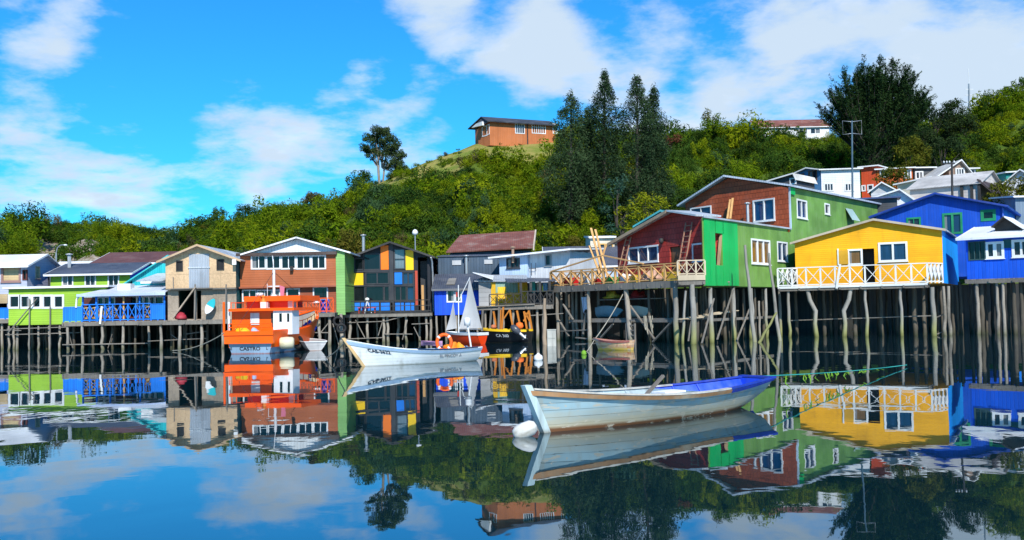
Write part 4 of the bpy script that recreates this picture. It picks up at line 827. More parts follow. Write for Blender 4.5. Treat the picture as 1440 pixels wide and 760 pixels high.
W = h.W; zt = h.z(660, 361); h.gable_side(0, W+3, 0, 6, 2.5, zt, zt+.3, 6, zt+.4, sl_, slate, of=.1, ov=.1, fascia=None)
for a in ((636, 366.5, 648.5, 373), (681, 365.5, 692.5, 371.5)): h.panel('wall_vent', *a, mat('vent_grey', (.42, .43, .44)), t=.06)
h.flue(655.5, 359, 384, -.35, .12, metal)
h = House('warehouse', 'warehouse with a big rust-red corrugated roof', 'warehouse', 634, 80, 747, 80)
W = h.W; z1 = h.z(690, 354); u1, z2 = h.uz(650, 331, 5.5); u2 = h.u(749, 328, 5.5)
h.shell(0, W, 0, 11, [(0, 2.5), (W, 2.5), (W, z1), (0, z1)], None, sl_)
mb = MB(); mb.slab([(-.3, -.5, z1+.02), (W+.2, -.5, z1+.25), (u2+.2, 5.5, z2+.3), (u1-.2, 5.5, z2)], .1); mb.slab([(u1-.2, 5.51, z2), (u2+.2, 5.51, z2+.3), (W+.2, 11.5, z1+.25), (-.3, 11.5, z1+.02)], .1); h.part('roof', mb, rust)
h.part('barge_board', MB().hexa([(W+.21, -.5, z1), (W+.33, -.5, z1), (u2+.33, 5.5, z2+.1), (u2+.21, 5.5, z2+.1)], [(W+.21, -.5, z1+.3), (W+.33, -.5, z1+.3), (u2+.33, 5.5, z2+.36), (u2+.21, 5.5, z2+.36)]), mat('beige_trim', (.5, .42, .32)))
# pale blue / white house
pblue = mat('powder_blue_boards', (.42, .54, .72), 'vert', .2, var=.04, dirt=.12); wboard = mat('white_boards', (.66, .68, .72), 'vert', .2, var=.04, dirt=.15)
h = House('house', 'powder blue and white house with a shallow white roof', 'house', 703, 71, 743, 70)
W = h.W; zl = h.z(703, 361); zr = h.z(743, 357.5); u2 = h.u(806, 352)
h.win(713.5, 364.5, 730, 376.5, 3, bframe, cpane)
h.shell(0, W, 0, 6, [(0, 4.0), (W, 4.0), (W, zr), (0, zl)], None, pblue, 'front_wall')
h.win(767.5, 359.5, 774.5, 373, 1, mat('grey_frame', (.3, .32, .34)), cpane, v=.3, hole=True)
zq = h.z(800, 352.5)
h.shell(W+.005, u2-.4, .3, 6, [(W+.005, 4.0), (u2-.4, 4.0), (u2-.4, zq), (W+.005, zr)], None, wboard, 'white_wall')
h.part('roof', MB().slab([(-.6, -.6, h.z(697, 362)), (u2, -.6, h.z(806, 350)), (u2, 6.3, h.z(806, 350)+.35), (-.6, 6.3, h.z(697, 362)+.35)], .12), whiteroofy)
h.flue(721, 347, 364, -.15, .1, mat('rusty_flue', (.28, .18, .12)))
a_ = MB(); c0 = h.uz(747.5, 388, .1); a_.tube([(c0[0], .1, c0[1]), (c0[0], .1, c0[1]+.9)], .025, 6); a_.tube([(c0[0]-.2, .1, c0[1]+.5), (c0[0]+.35, .1, c0[1]+.5)], .02, 6); a_.tube([(c0[0]+.35, .1, c0[1]+.3), (c0[0]+.35, .1, c0[1]+.9)], .02, 6); h.part('antenna', a_, darkw)
# shack with yellow wall and dark pergola
h = House('stilt_shack', 'patched shack with yellow wall ends, lean-to tin roof and dark pergola', 'shack', 673, 66, 777, 66, group=sg)
W = h.W; z0 = h.z(710, 430); zt = h.z(712, 396); ym = mat('yellow_boards', (.75, .43, .01), 'vert', .14, var=.1); gm = mat('sage_sheet', (.27, .42, .33), 'corr', .2, var=.06)
ua, ub, uc = h.u(690.5, 410), h.u(742, 410), h.u(733, 410)
h.shell(0, ub, .6, 5, [(0, z0), (ub, z0), (ub, zt), (0, zt)], None, mat('pale_grey_boards', (.36, .36, .36), 'lap', .3, var=.2, dirt=.3))
h.panel('yellow_wall', 690.5, 397, 742, 430, ym, v=.6, t=.03); h.panel('sage_panel', 697, 397, 728, 412, gm, v=.6, t=.06)
mb = MB(); mb.slab([(-.3, .35, zt+.1), (ub, .35, zt+.02), (ub, 4, zt+.55), (.6, 4, zt+.6)], .06); h.part('roof', mb, zinc)
h.part('roof_flap', MB().slab([(-.35, -.1, zt+.66), (-.35, 3.2, zt+.75), (1.0, 3.2, zt+.52), (1.0, -.1, zt+.16)], .04), whiteroof)
up_ = h.u(713, 400)
h.part('pergola_roof', MB().slab([(up_, -1.2, h.z(730, 396, -1.2)), (W+.2, -1.2, h.z(776, 394, -1.2)), (W+.2, 2.5, h.z(776, 389, -1.2)), (up_-.2, 2.5, h.z(716, 388, -1.2))], .08), slate)
for px in (732.5, 746.5, 759.5, 773): u = h.u(px, 410, -1.1); h.part('pergola_post', MB().box(u-.08, -1.15, z0, u+.08, -1.0, h.z(px, 395, -1.1)), darkw)
h.deck(-.4, W, -1.3, .7, z0, bm=grayw); h.railing((ua-.1, -1.25), (h.u(733, 420), -1.25), z0, .75, 4, darkw, 'x', .06); h.railing((h.u(733, 420), -1.25), (W, -1.25), z0, .9, 5, darkw, 'x', .08)
h.part('laundry', MB().box(h.u(748, 403), .4, h.z(750, 412), h.u(753, 403), .44, h.z(750, 396)), mat('turquoise_cloth', (.04, .5, .45))); h.part('laundry', MB().box(h.u(755, 403), .4, h.z(758, 411), h.u(761, 403), .44, h.z(758, 397)), mat('pale_cloth', (.55, .6, .5))); h.part('laundry', MB().box(h.u(764, 403), .3, h.z(766, 409), h.u(770, 403), .34, h.z(766, 398)), mat('sky_cloth', (.2, .45, .75)))
h.stilts([672, 683, 695, 708, 722, 745, 756, 765], -1.0, z0-.1); h.back_stilts(0, W, 5, (1, 3.5), z0-.1); h.brace(668, 432, 752, 428, -1.4, .13); h.brace(745, 444, 792, 441, -1.0, .1)
r_ = empty('deck_chair', h.w((h.u(706, 425, -.6), -.75, z0)), h.root.rotation_euler.z, 'bright yellow folding chair behind the dark railing of the shack', 'chair')
MB().box(-.28, -.2, .4, .28, .3, .46).build('seat', ym, r_); MB().hexa([(-.28, .28, .42), (.28, .28, .42), (.28, .34, .42), (-.28, .34, .42)], [(-.28, .5, 1.25), (.28, .5, 1.25), (.28, .56, 1.25), (-.28, .56, 1.25)]).build('backrest', ym, r_)
for x in (-.24, .24):
    for y in (-.15, .27): MB().box(x-.025, y-.025, 0, x+.025, y+.025, .395).build('leg', ym, r_)
# lamp posts
def lamp(name, label, px, py0, py1, D, armpx, armpy):
    a, b, e = at(px, py1, D), at(px, py0, D), at(armpx, armpy, D); r_ = empty(name, (a.x, a.y, a.z), 0, label, 'street lamp'); hgt = b.z-a.z; dx, dz = e.x-a.x, e.z-a.z
    MB().tube([(0, 0, -1.5), (0, 0, hgt)], [.09, .07], 8).build('pole', metal, r_)
    MB().tube([(0, 0, hgt), (dx*.15, 0, hgt+(dz-hgt)*.7), (dx*.45, 0, dz), (dx*.85, 0, dz+.03)], .045, 6).build('arm', metal, r_)
    MB().lathe([(.001, .07), (.1, .06), (.17, 0), (.12, -.05), (.001, -.06)], (dx, 0, dz), 10).build('lamp_head', white, r_)
lamp('street_lamp', 'curved grey street lamp behind the slate roof of the lime house', 79, 356, 378, 82, 92, 345)
def globe(label, px, py0, py1, D):
    a, b = at(px, py1, D), at(px, py0, D); r_ = empty('globe_lamp', a, 0, label, 'lamp'); hgt = b.z-a.z
    MB().tube([(0, 0, -1), (0, 0, hgt-.25)], .05, 8).build('pole', metal, r_); MB().lathe([(.02, -.25), (.2, -.16), (.24, 0), (.15, .18), (.001, .25)], (0, 0, hgt), 10).build('globe', white, r_)
globe('thin lamp post with a white globe behind the peak of the black house', 584, 327, 350, 78)
# ================================================================ right side
def prop(name, label, cat, p, mt, mb, rz=0): o = mb.build(name, mt, None, p); o.rotation_euler.z = rz; return tag(o, label, cat)
redsh = mat('red_shingle', (.38, .036, .026), 'shingle', .3, var=.1, dirt=.1); redsh2 = mat('rust_red_shingle', (.38, .075, .025), 'shingle', .3, var=.14, dirt=.1)
gbright = mat('bright_green_paint', (.004, .40, .085), 'vert', .9, var=.04, dirt=.1, seam=.12); gdull = mat('grass_green_boards', (.085, .36, .045), 'vert', .6, var=.06, dirt=.16)
gl = mat('leaf_green_boards', (.15, .305, .058), 'vert', .6, var=.05, dirt=.2, seam=.12)
# --- red house: its front looks onto the open timber terrace
h = House('stilt_house', 'dark red shingle house behind the raw timber terrace', 'house', 870, 65.5, 992, 57.5, group=sg)
W = h.W; z0 = 3.62; zl = h.z(871, 337); zr = h.z(990, 305); up, zp = h.uz(946, 299)
h.win(884.5, 348.5, 925, 368, 3, fw=.09, pn=bpane); h.win(975, 344, 991, 366, 1, fw=.08, pn=bpane); h.opening(942, 347, 957, 385)
h.shell(0, W, 0, 1.3, [(0, z0), (W, z0), (W, zr), (up, zp), (0, zl)], None, redsh)
mb = MB(); mb.slab([(-.45, -.5, zl-.2), (up, -.5, zp+.14), (up, 1.4, zp+.14), (-.45, 1.4, zl-.2)], .1); mb.slab([(up+.002, -.5, zp+.14), (W-.05, -.5, zr+.13), (W-.05, 1.4, zr+.13), (up+.002, 1.4, zp+.14)], .1); h.part('roof', mb, zincy)
f = MB(); f.hexa([(-.45, -.53, zl-.42), (up, -.53, zp-.06), (up, -.53, zp+.12), (-.45, -.53, zl-.22)], [(-.45, -.505, zl-.42), (up, -.505, zp-.06), (up, -.505, zp+.12), (-.45, -.505, zl-.22)]); h.part('fascia', f, mat('tan_fascia', (.45, .32, .2)))
h.part('door_leaf', MB().box(h.u(942, 360)+.02, .1, z0, h.u(957, 360)-.02, .16, h.z(950, 347)-.02), mat('varnished_door', (.16, .07, .025), 'vert', .12, var=.15))
h.part('wall_lamp', MB().lathe([(.001, .22), (.12, .18), (.16, 0), (.1, -.12), (.001, -.14)], (h.u(933, 340), -.17, h.z(933, 340)), 10), darkw)
h.back_stilts(0, W, 7, (1.0, 3.0), z0-.1); rh = h
# ladders leaning on its wall
def ladder(label, x0, y0, x1, y1, w, n, mt):
    a = rh.uz(x0, y0, -.8); b = rh.uz(x1, y1, -.08); r_ = empty('ladder', rh.w((a[0], -.8, a[1])), rh.root.rotation_euler.z, label, 'ladder'); e = Vector((b[0]-a[0], .72, b[1]-a[1]))
    for s_ in (-w/2, w/2): MB().beam((s_, 0, 0), tuple(e+Vector((s_, 0, 0))), .07, .05).build('rail', mt, r_)
    for i in range(1, n+1): c = e*(i/(n+.6)); MB().beam((c.x-w/2, c.y, c.z), (c.x+w/2, c.y, c.z), .045).build('rung', mt, r_)
ladw = mat('ladder_wood', (.42, .22, .14), var=.2)
ladder('long wooden ladder leaning on the red shingle wall next to the brown door', 956.5, 386, 969, 313, .62, 9, ladw)
ladder('short wooden ladder leaning on the red wall at its low eave', 873, 380, 884, 334, .55, 6, ladw)
# --- timber terrace
t = House('timber_terrace', 'open terrace of raw yellow timber with cross railings on grey stilts', 'terrace', 774, 66, 954, 56, py=398)
terrace = t; Wt = t.W; zt = zterr = 3.55
t.deck(0, Wt, 0, 4.2, zt, bm=grayw); t.part('edge_board', MB().box(0, -.09, zt-.34, Wt, -.035, zt+.06), grayw)
rl = t.u(830, 380); 
t.railing((0, .03), (Wt, .03), zt+.05, 1.0, 11, neww, 'x', .125, rail=.13); t.railing((0, .1), (0, 4), zt+.05, 1.0, 4, neww, 'x', .09)
zpk = t.z(847, 359.5); uu = t.u(847, 362)
t.part('gable_rail', MB().beam((.2, -.03, zt+1.08), (uu, -.03, zpk), .14, .07).beam((uu+.05, -.03, zpk), (t.u(905, 370), -.03, zt+1.15), .14, .07), neww)
for px in (783, 817, 880, 905): u_ = t.u(px, 380); t.part('inner_post', MB().box(u_-.05, 1.5, zt, u_+.05, 1.6, zt+1.0), neww)
t.part('inner_rail', MB().box(.5, 1.5, zt+.95, Wt-.4, 1.6, zt+1.03), neww)
t.stilts([784, 829], .1, zt-.3, .12); t.stilt(t.u(880, 470), .1, zt-.3, .17, lean=(.5, 0)); t.stilts([952], .05, zt-.3, .15, mt=palepile); t.stilts([790, 797, 806, 812, 820, 843], 1.6, zt-.3, .11, mt=pilew); t.stilts([800, 826, 850, 875, 900, 925], 3.6, zt-.3, .11)
t.back_stilts(0, Wt, 6, (6,), zt-.3)
# lower storage platform and braces
zpl = t.z(870, 448, .6); t.part('storage_shelf', MB().box(t.u(815, 448), .4, zpl-.1, Wt-.2, 2.6, zpl), grayw); t.part('shelf_beam', MB().box(t.u(795, 448), .3, zpl-.24, Wt, .38, zpl-.08), grayw)
for a in ((783, 446, 800, 473), (820, 470, 824, 440), (886, 430, 921, 478), (918, 481, 952, 445), (845, 475, 862, 456), (788, 466, 830, 464), (810, 475, 840, 478), (792, 428, 806, 450)): t.brace(*a, .25, .13)
t.part('upper_shelf', MB().box(t.u(828, 421), .9, t.z(860, 421, .9)-.06, t.u(900, 421), 2.2, t.z(860, 421, .9)), grayw)
mb = MB(); us, zs = t.uz(880, 466, -.02)
for k in range(2): mb.box(us-.02+k*.75, -.02, -.6, us+.06+k*.75, .08, t.z(880, 455))
for k in range(5): mb.box(us+.06, 0, .1+.3*k, us+.73, .05, .18+.3*k)
t.part('steps', mb, grayw)
# pale corner bay between terrace and green wall
c_ = House('corner_bay', 'pale framed railing bay between the terrace and the bright green wall', 'balcony', 953.5, 55.4, 992, 55.2, py=398)
zc = c_.z(970, 394); Wc = c_.W; palew = mat('pale_timber', (.52, .42, .29), var=.15, dirt=.15)
c_.deck(0, Wc, 0, 2.5, zc, bm=grayw); c_.part('edge_board', MB().box(0, -.09, zc-.02, Wc, -.035, zc+.28), palew)
c_.railing((0, 0), (Wc, 0), zc+.25, c_.z(970, 366.5)-zc-.25, 3, palew, 'x', .09, rail=.1); c_.stilts([975], 0, zc-.25, .15, mt=palepile); c_.stilt(c_.u(966, 470), .1, zc-.6, .08, lean=(-.3, 0), mt=palepile); c_.brace(968, 480, 977, 418, .05, .09)
# --- green building: long side wall running back from the bright green corner
g = House('stilt_house', 'long green house with a rust-red shingle gable and bright green corner', 'house', 990, 55.6, 1261, 90, group=sg)
W = g.W; z0 = g.z(1010, 402.5); ub = g.u(1037, 360); u1 = g.u(1110, 300)
za, zb = g.z(991, 307), g.z(1110, 323)
g.win(1057, 339, 1082, 370, 3, pn=opane, fw=.09, mull=.1); g.win(1093.5, 342, 1106.5, 366.5, 2, fw=.08, pn=bpane); g.opening(1006, 329, 1015.5, 373)
g.win(1121, 283, 1134, 306, 2, fw=.09, pn=bpane); g.win(1160, 288, 1166, 300.5, 1, fw=.08)
ze1 = g.z(1112, 264); ze2 = g.z(1260, 293.5)
def skew(o):                          # its end wall runs back towards the red house, not square to the long wall
    for v_ in o.data.vertices:
        if v_.co.y > .2: v_.co.x += 2.07*v_.co.y
skew(g.shell(0, W, 0, 1.6, [(0, z0), (W, z0), (W, ze2), (u1, ze1), (u1-.01, zb), (0, za)], None, gl, smt=redsh2))
g.panel('bright_green_wall', 990.3, 308.5, 1005.2, 402, gbright, t=.05); g.panel('bright_green_wall', 1016.3, 312.5, 1037, 402, gbright, t=.05); g.panel('bright_green_wall', 1005.2, 373.6, 1016.3, 402, gbright, t=.05); g.panel('bright_green_wall', 1005.2, 311, 1016.3, 328.4, gbright, t=.05)
skew(g.part('lower_roof', MB().slab([(-.1, -.15, za+.1), (u1-.02, -.15, zb+.1), (u1-.02, 1.6, zb+.1), (-.1, 1.6, za+.1)], .1), zinc))
g.part('corner_board', MB().box(u1-.06, -.1, zb-.02, u1+.1, -.006, ze1), mat('pale_blue_board', (.45, .58, .72)))
for px in (1012,): g.brace(1010, 376, 1013.5, 331, .05, .16, mat('raw_plank', (.36, .25, .14), var=.3))
mb = MB(); a = g.uz(1188.5, 293); b = g.uz(1199, 312); mb.hexa([(a[0], -.05, a[1]), (b[0]-.1, -.05, a[1]+.02), (b[0]+.25, -.55, b[1]), (a[0]+.05, -.55, b[1])], [(a[0], -.02, a[1]), (b[0]-.1, -.02, a[1]+.02), (b[0]+.25, -.52, b[1]), (a[0]+.05, -.52, b[1])]); g.part('open_hopper_window', mb, mat('milky_pane', (.45, .6, .55), rough=.25))
# upper gable facing the bay
q = House('tmp_gable', '', 'x', 965, 75.2, 1110.6, 66.9, py=330); bpy.data.objects.remove(q.root)
A = g.I @ q.w((0, 0, 0)); B = g.I @ q.w((q.W, 0, 0))
q.root = empty('upper_gable', A); q.root.rotation_euler.z = math.atan2(B.y-A.y, B.x-A.x); q.root.parent = g.root
Wq = q.W; zl = q.z(966, 285); zr = q.z(1109.5, 264.5); uq, zq = q.uz(1026, 249.5); zb_ = min(zb, za)-.1
q.win(1060.5, 282, 1088.5, 310, 2, fw=.09, pn=mat('deep_blue_pane', (.006, .035, .13), rough=.05, spec=.6, var=.3), mull=.1); q.win(972, 292.5, 999.5, 306, 2, fw=.08, pn=bpane)
mb = MB(); HS = [[(k[0], k[1]), (k[2], k[1]), (k[2], k[3]), (k[0], k[3])] for k in q.hf]
mb.poly([(0, zb_), (Wq, zb_), (Wq, zr), (uq, zq), (0, zl)], HS, lambda u, z: (u, 0, z)); mb.add([(0, 0, zb_), (0, 9, zb_), (0, 9, zl), (0, 0, zl)], [(0, 1, 2, 3)]); q.part('gable_wall', mb, redsh2)
# roof planes run parallel to the long wall
def toq(p): return q.I @ g.M @ Vector(p)
er0 = toq((u1-.5, -.35, ze1+.1)); er1 = toq((W, -.35, ze2+.1)); dv = er1-er0
rid0 = Vector((uq-.12, -.5, zq+.16)); el0 = Vector((-.5, -.45, zl-.15))
mb = MB(); mb.slab([er0, er1, rid0+dv*.85, rid0], .13); mb.slab([rid0+Vector((-.004, 0, 0)), rid0+dv*.85+Vector((-.004, 0, 0)), el0+dv*.5, el0], .13); q.part('roof', mb, mat('pale_tin_roof', (.52, .57, .64), 'corr', .2, axis='x', var=.06, dirt=.15, rough=.5, bump=.15))
q.flue(1051, 285, 312, -.6, .1, zinc)
for x0, y0, x1, y1 in ((1023, 308, 1027, 281), (1027, 308, 1030.5, 279)): q.brace(x0, y0, x1, y1, -.9, .14, neww, v1=-.25)
g.panel('trim_bracket', 1110, 264.5, 1116, 274, gbright, t=.12)
for i, (px, l) in enumerate(((1003.5, 0), (1035, 0), (1060, 0), (1081, 0), (1100, 0))): g.stilt(g.u(px, 450), .15, z0-.1, .14 if i < 3 else .1, wob=.07, mt=palepile)
g.stilt(g.u(1070, 450), .1, z0-.9, .08); g.back_stilts(0, 12, 7, (.9, 2.4, 4), z0-.1)
for a in ((987, 483, 1004, 420), (1008.5, 478, 1031, 408), (1036, 480, 1056, 430)): g.brace(*a, -.2, .09)
g.part('jetty_plank', MB().box(g.u(1010, 445), .4, z0-2.05, g.u(1095, 445), .7, z0-1.9), grayw)
for k in range(5): u_ = g.u(950+14*k+20, 440, .8); g.part('stored_plank', MB().beam((u_-1.3, .9+.1*k, z0-1.85+.07*k), (u_+1.3, .6+.05*k, z0-1.8+.08*k), .16, .05), palew)
# mooring poles leaning by the green wall
def pole(name, label, cat, x0, y0, x1, y1, D0, D1, r0, mt, group=None):
    a, b = at(x0, y0, D0), at(x1, y1, D1); e = a + (a-b)*.18; pts = [e.lerp(b, i/6)+Vector((math.sin(i*2.1)*.03, 0, 0)) for i in range(7)]; mb = MB().tube([tuple(p-e) for p in pts], [r0*(1.2-.5*i/6) for i in range(7)], 8)
    o = mb.build(name, mt, None, e); return tag(o, label, cat, group)
pole('mooring_pole', 'tall thin mooring pole leaning by the three-pane window of the green wall', 'pole', 1060.5, 478, 1047.5, 345, 56.5, 57, .11, palepile)
pole('mooring_pole', 'tall thin mooring pole leaning between green wall and yellow house', 'pole', 1096, 478, 1081, 356, 57, 58, .10, palepile)
pole('leaning_stake', 'short mossy stake slanting out of the water beside the white lattice', 'stake', 1070, 478, 1092, 440, 56, 57, .08, mat('mossy_wood', (.20, .20, .07), pat='log', var=.3))
pole('mooring_pile', 'thick pale brown pile standing alone beside the black work boat', 'pile', 766, 490, 766, 420, 59, 59.3, .13, mat('pale_pile', (.34, .25, .17), pat='log', var=.25, band=(.3, .6, (.08, .07, .03))))
# --- yellow house
yl = mat('sunflower_boards', (.80, .375, .005), 'lap', .13, var=.06, dirt=.12, dirtc=(.55, .28, .03)); cyan = mat('cyan_blue_boards', (.006, .30, .85), 'vert', .3, var=.05, dirt=.08, dirtc=(.02, .2, .55))
y = House('stilt_house', 'bright yellow gabled house with a white lattice balcony', 'house', 1120, 65.3, 1328, 61, group=sg)
W = y.W; z0 = y.z(1230, 401); zl = y.z(1119, 342); zr = y.z(1327.5, 323.5); up, zp = y.uz(1229, 310)
y.opening(1212.5, 350, 1230, 398); y.win(1194, 352.5, 1211, 371, 1, fw=.09, kind='door', pn=opane, sill=False); y.win(1237.5, 343, 1274, 366, 2, fw=.1, pn=bpane, mull=.12)
y.gable_front(0, W, 0, 12, z0, zl, zr, up, zp, yl, zincy, smt=cyan, ov=.25, of=.3, t=.07, fascia=mat('beige_trim', (.5, .42, .32)))
y.panel('shutter', 1180, 352, 1193, 372, mat('ochre_panel', (.60, .32, .02), var=.08), t=.06); y.part('shutter_post', MB().box(y.u(1178.5, 360)-.03, -.08, y.z(1180, 373), y.u(1178.5, 360)+.05, -.004, y.z(1180, 350)), white)
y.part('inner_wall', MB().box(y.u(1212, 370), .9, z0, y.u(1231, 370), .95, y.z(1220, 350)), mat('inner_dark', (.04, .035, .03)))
vd = -1.7; ua, uc = y.u(1094, 395, vd), y.u(1304, 385, vd); hr = 1.22
y.deck(ua, uc, vd, -.02, z0, bm=grayw); y.railing((ua, vd), (uc, vd), z0, hr, 10, white, 'x', .095, rail=.12); y.railing((uc, vd), (W-.05, -.08), z0, hr, 4, white, 'x', .085, rail=.11); y.railing((ua, vd), (.1, -.08), z0, hr, 4, white, 'x', .085)
y.part('edge_board', MB().box(ua, vd-.09, z0-.12, uc, vd-.035, z0+.03), white)
y.part('slipped_plank', MB().beam((y.u(1182, 372, vd), vd-.14, y.z(1182, 372, vd)), (y.u(1177, 406, vd), vd-.14, y.z(1177, 406, vd)), .13, .05), white)
for px, r_ in ((1109, .1), (1217.5, .1), (1267, .1), (1312, .15)): y.stilt(y.u(px, 450, vd), vd+.15, z0-.25, r_, wob=.08, mt=palepile)
for px in (1144, 1189): 
    u_ = y.u(px, 450, vd); s_ = 1 if px == 1144 else -1; pts = [(u_-.35*s_, vd+.15, z0-.25), (u_-.22*s_, vd+.15, z0-.9), (u_+.12*s_, vd+.15, z0-1.6), (u_+.05*s_, vd+.15, z0-2.4), (u_+.12*s_, vd+.15, .1), (u_+.2*s_, vd+.15, -.9)]
    y.part('stilt', MB().tube(pts, [.13, .14, .14, .13, .15, .16], 8), palepile)
y.stilts([1329, 1336], -.3, z0-.2, .11); y.stilts([1120, 1160, 1203, 1240, 1287, 1300], .3, z0-.2, .12); y.back_stilts(0, W, 7, (2, 4.5, 7, 10), z0-.2)
for a in ((1112, 451, 1140, 450), (1140, 450, 1316, 444), (1316, 447, 1330, 441), (1318, 470, 1330, 465)): y.brace(*a, -.1, .11)
# --- royal blue house behind
rb = mat('deep_blue_boards', (.003, .072, .50), 'vert', .2, var=.1, dirt=.06); rbl = mat('sky_blue_boards', (.01, .22, .80), 'vert', .2, var=.06, dirt=.08); gfr = mat('green_frame', (.01, .24, .11), var=.08); rroof = mat('blue_roof_trim', (.01, .05, .32))
b2 = House('house', 'deep blue board house with green window frames behind the yellow house', 'house', 1236, 81, 1414, 76)
W = b2.W; zl = b2.z(1238, 305); zr = b2.z(1413, 291); up, zp = b2.uz(1316, 275)
b2.win(1328, 302, 1351, 327, 2, gfr, bpane, fw=.14, mull=.16, sill=False); b2.win(1383, 298.5, 1396.5, 307.5, 1, gfr, pane, fw=.2, sill=False); b2.win(1277, 308, 1293, 320, 2, gfr, cpane, fw=.12, sill=False)
b2.gable_front(0, W, 0, 10, 4.0, zl, zr, up, zp, rb, mat('blue_sheet', (.02, .09, .40), 'corr', .18, axis='y', var=.08), smt=rbl, ov=.5, of=.5, t=.16, fascia=rroof)
b2.win(1434, 296, 1446, 306, 1, white, pane, side=W, hole=False)
b2.pipe([(W+.05, -.1, zr-.1), (W+.05, -.1, 4)], .07, mat('blue_pipe', (.05, .12, .5)), 'drain_pipe')
# --- corner blue house with white roof
cb_ = mat('ultramarine_boards', (.003, .085, .60), 'vert', .22, var=.1, dirt=.05)
k = House('stilt_house', 'ultramarine house with white roof and glazed porch beside the yellow house', 'house', 1361, 62, 1500, 58.5, group=sg)
W = k.W; z0 = k.z(1400, 392); zt = k.z(1400, 334)
k.win(1389, 343, 1409, 361, 2, fw=.13, pn=cpane, mull=.2); k.win(1426, 340, 1446, 359, 2, fw=.13, pn=cpane, mull=.12); k.win(1363, 341, 1385, 365, 3, mat('dark_green_frame', (.03, .07, .07)), pane, fw=.06, mull=.05, sill=False)
k.gable_side(0, W, 0, 8, z0, zt, zt, 4, zt+.85, cb_, whiteroof, ov=.45, of=.5, t=.12)
k.panel('glazed_band', 1411, 337, 1423, 349, mat('dark_teal_glass', (.01, .05, .06), rough=.1), t=.04)
A_, B_, E_ = k.uz(1396, 320, 1.5), k.uz(1414, 304.5, 1.5), k.uz(1442, 322, 1.5); mb = MB()
mb.slab([(B_[0]+.003, 1.0, B_[1]), (E_[0], 1.0, E_[1]), (E_[0], 3.4, E_[1]), (B_[0]+.003, 3.4, B_[1])], .06); k.part('dormer_roof', mb, whiteroofy)
k.part('dormer_side', MB().slab([(A_[0], 1.0, A_[1]), (B_[0], 1.0, B_[1]), (B_[0], 3.4, B_[1]), (A_[0], 3.4, A_[1])], .06), darkw)
k.part('dormer_wall', MB().poly([(A_[0]+.1, A_[1]-.6), (E_[0]-.1, A_[1]-.6), (E_[0]-.1, E_[1]-.1), (B_[0], B_[1]-.1), (A_[0]+.1, A_[1])], [], lambda a, z: (a, 1.6, z)), darkw)
k.deck(-.1, W, -.15, .1, z0, bm=grayw); k.stilts([1376, 1404, 1413], .0, z0-.1, .12); k.stilts([1382, 1428, 1438, 1452, 1470], .4, z0-.1, .12); k.back_stilts(-1, W, 9, (1.5, 3.5, 6), z0-.1); k.stilts([1341, 1348, 1353], 1.2, z0-.3, .1)
# --- houses seen between the terrace and the slope
h2 = House('house', 'low house with a dark slate roof and flue behind the timber terrace', 'house', 772, 74, 838, 74)
W = h2.W; z1 = h2.z(800, 374); h2.gable_side(0, W+4, 0, 6, 3.7, z1, z1, 3.2, h2.z(812, 348, 3.2), pblue, slate, of=.3); h2.flue(825, 353, 366, 1.4, .12, darkw)
h3 = House('house', 'small cream and white house squeezed behind the leaning planks', 'house', 832, 77, 866, 77)
W = h3.W; z1 = h3.z(850, 334); h3.win(842, 344, 850, 356, 1, mat('ochre_trim', (.6, .35, .1)), cpane); h3.win(853, 344, 861, 356, 1, mat('ochre_trim', (.6, .35, .1)), cpane)
h3.gable_side(0, W, 0, 5, 3.7, z1, z1+.4, 5, z1+.4, mat('cream_boards', (.70, .62, .48), 'lap', .2, var=.05), whiteroof, of=.2, ov=.1)
h4 = House('house', 'turquoise house with its gable edge above the red shingle roof', 'house', 898, 74, 962, 70)
W = h4.W; up, zp = h4.uz(932, 297); h4.win(929, 301, 936, 308, 1, tealw, pane, sill=False)
h4.gable_front(0, W, 0, 6, 4.5, h4.z(899, 318), zp-.9, up, zp, tealw, tealside, ov=.2, of=.2, fascia=mat('mint_trim', (.1, .5, .5)))
for i, (x0, y0, x1, y1, lb) in enumerate(((852, 403, 831, 321, 'long raw plank leaning furthest towards the slope'), (858, 404, 837, 323, 'long raw plank beside the tallest leaning one'), (845, 390, 829, 346, 'short raw plank leaning at the low end of the stack'), (836, 398, 852, 345, 'raw plank crossing the others the opposite way'))):
    a, b = t.uz(x0, y0, 1.2), t.uz(x1, y1, 2.2); p = t.w((a[0], 1.2, a[1])); e = t.w((b[0], 2.2, b[1]))-p
    tag(MB().beam((0, 0, 0), tuple(e), .14, .05).build('plank', neww, None, p), lb, 'plank', 'raw planks leaning on the terrace')
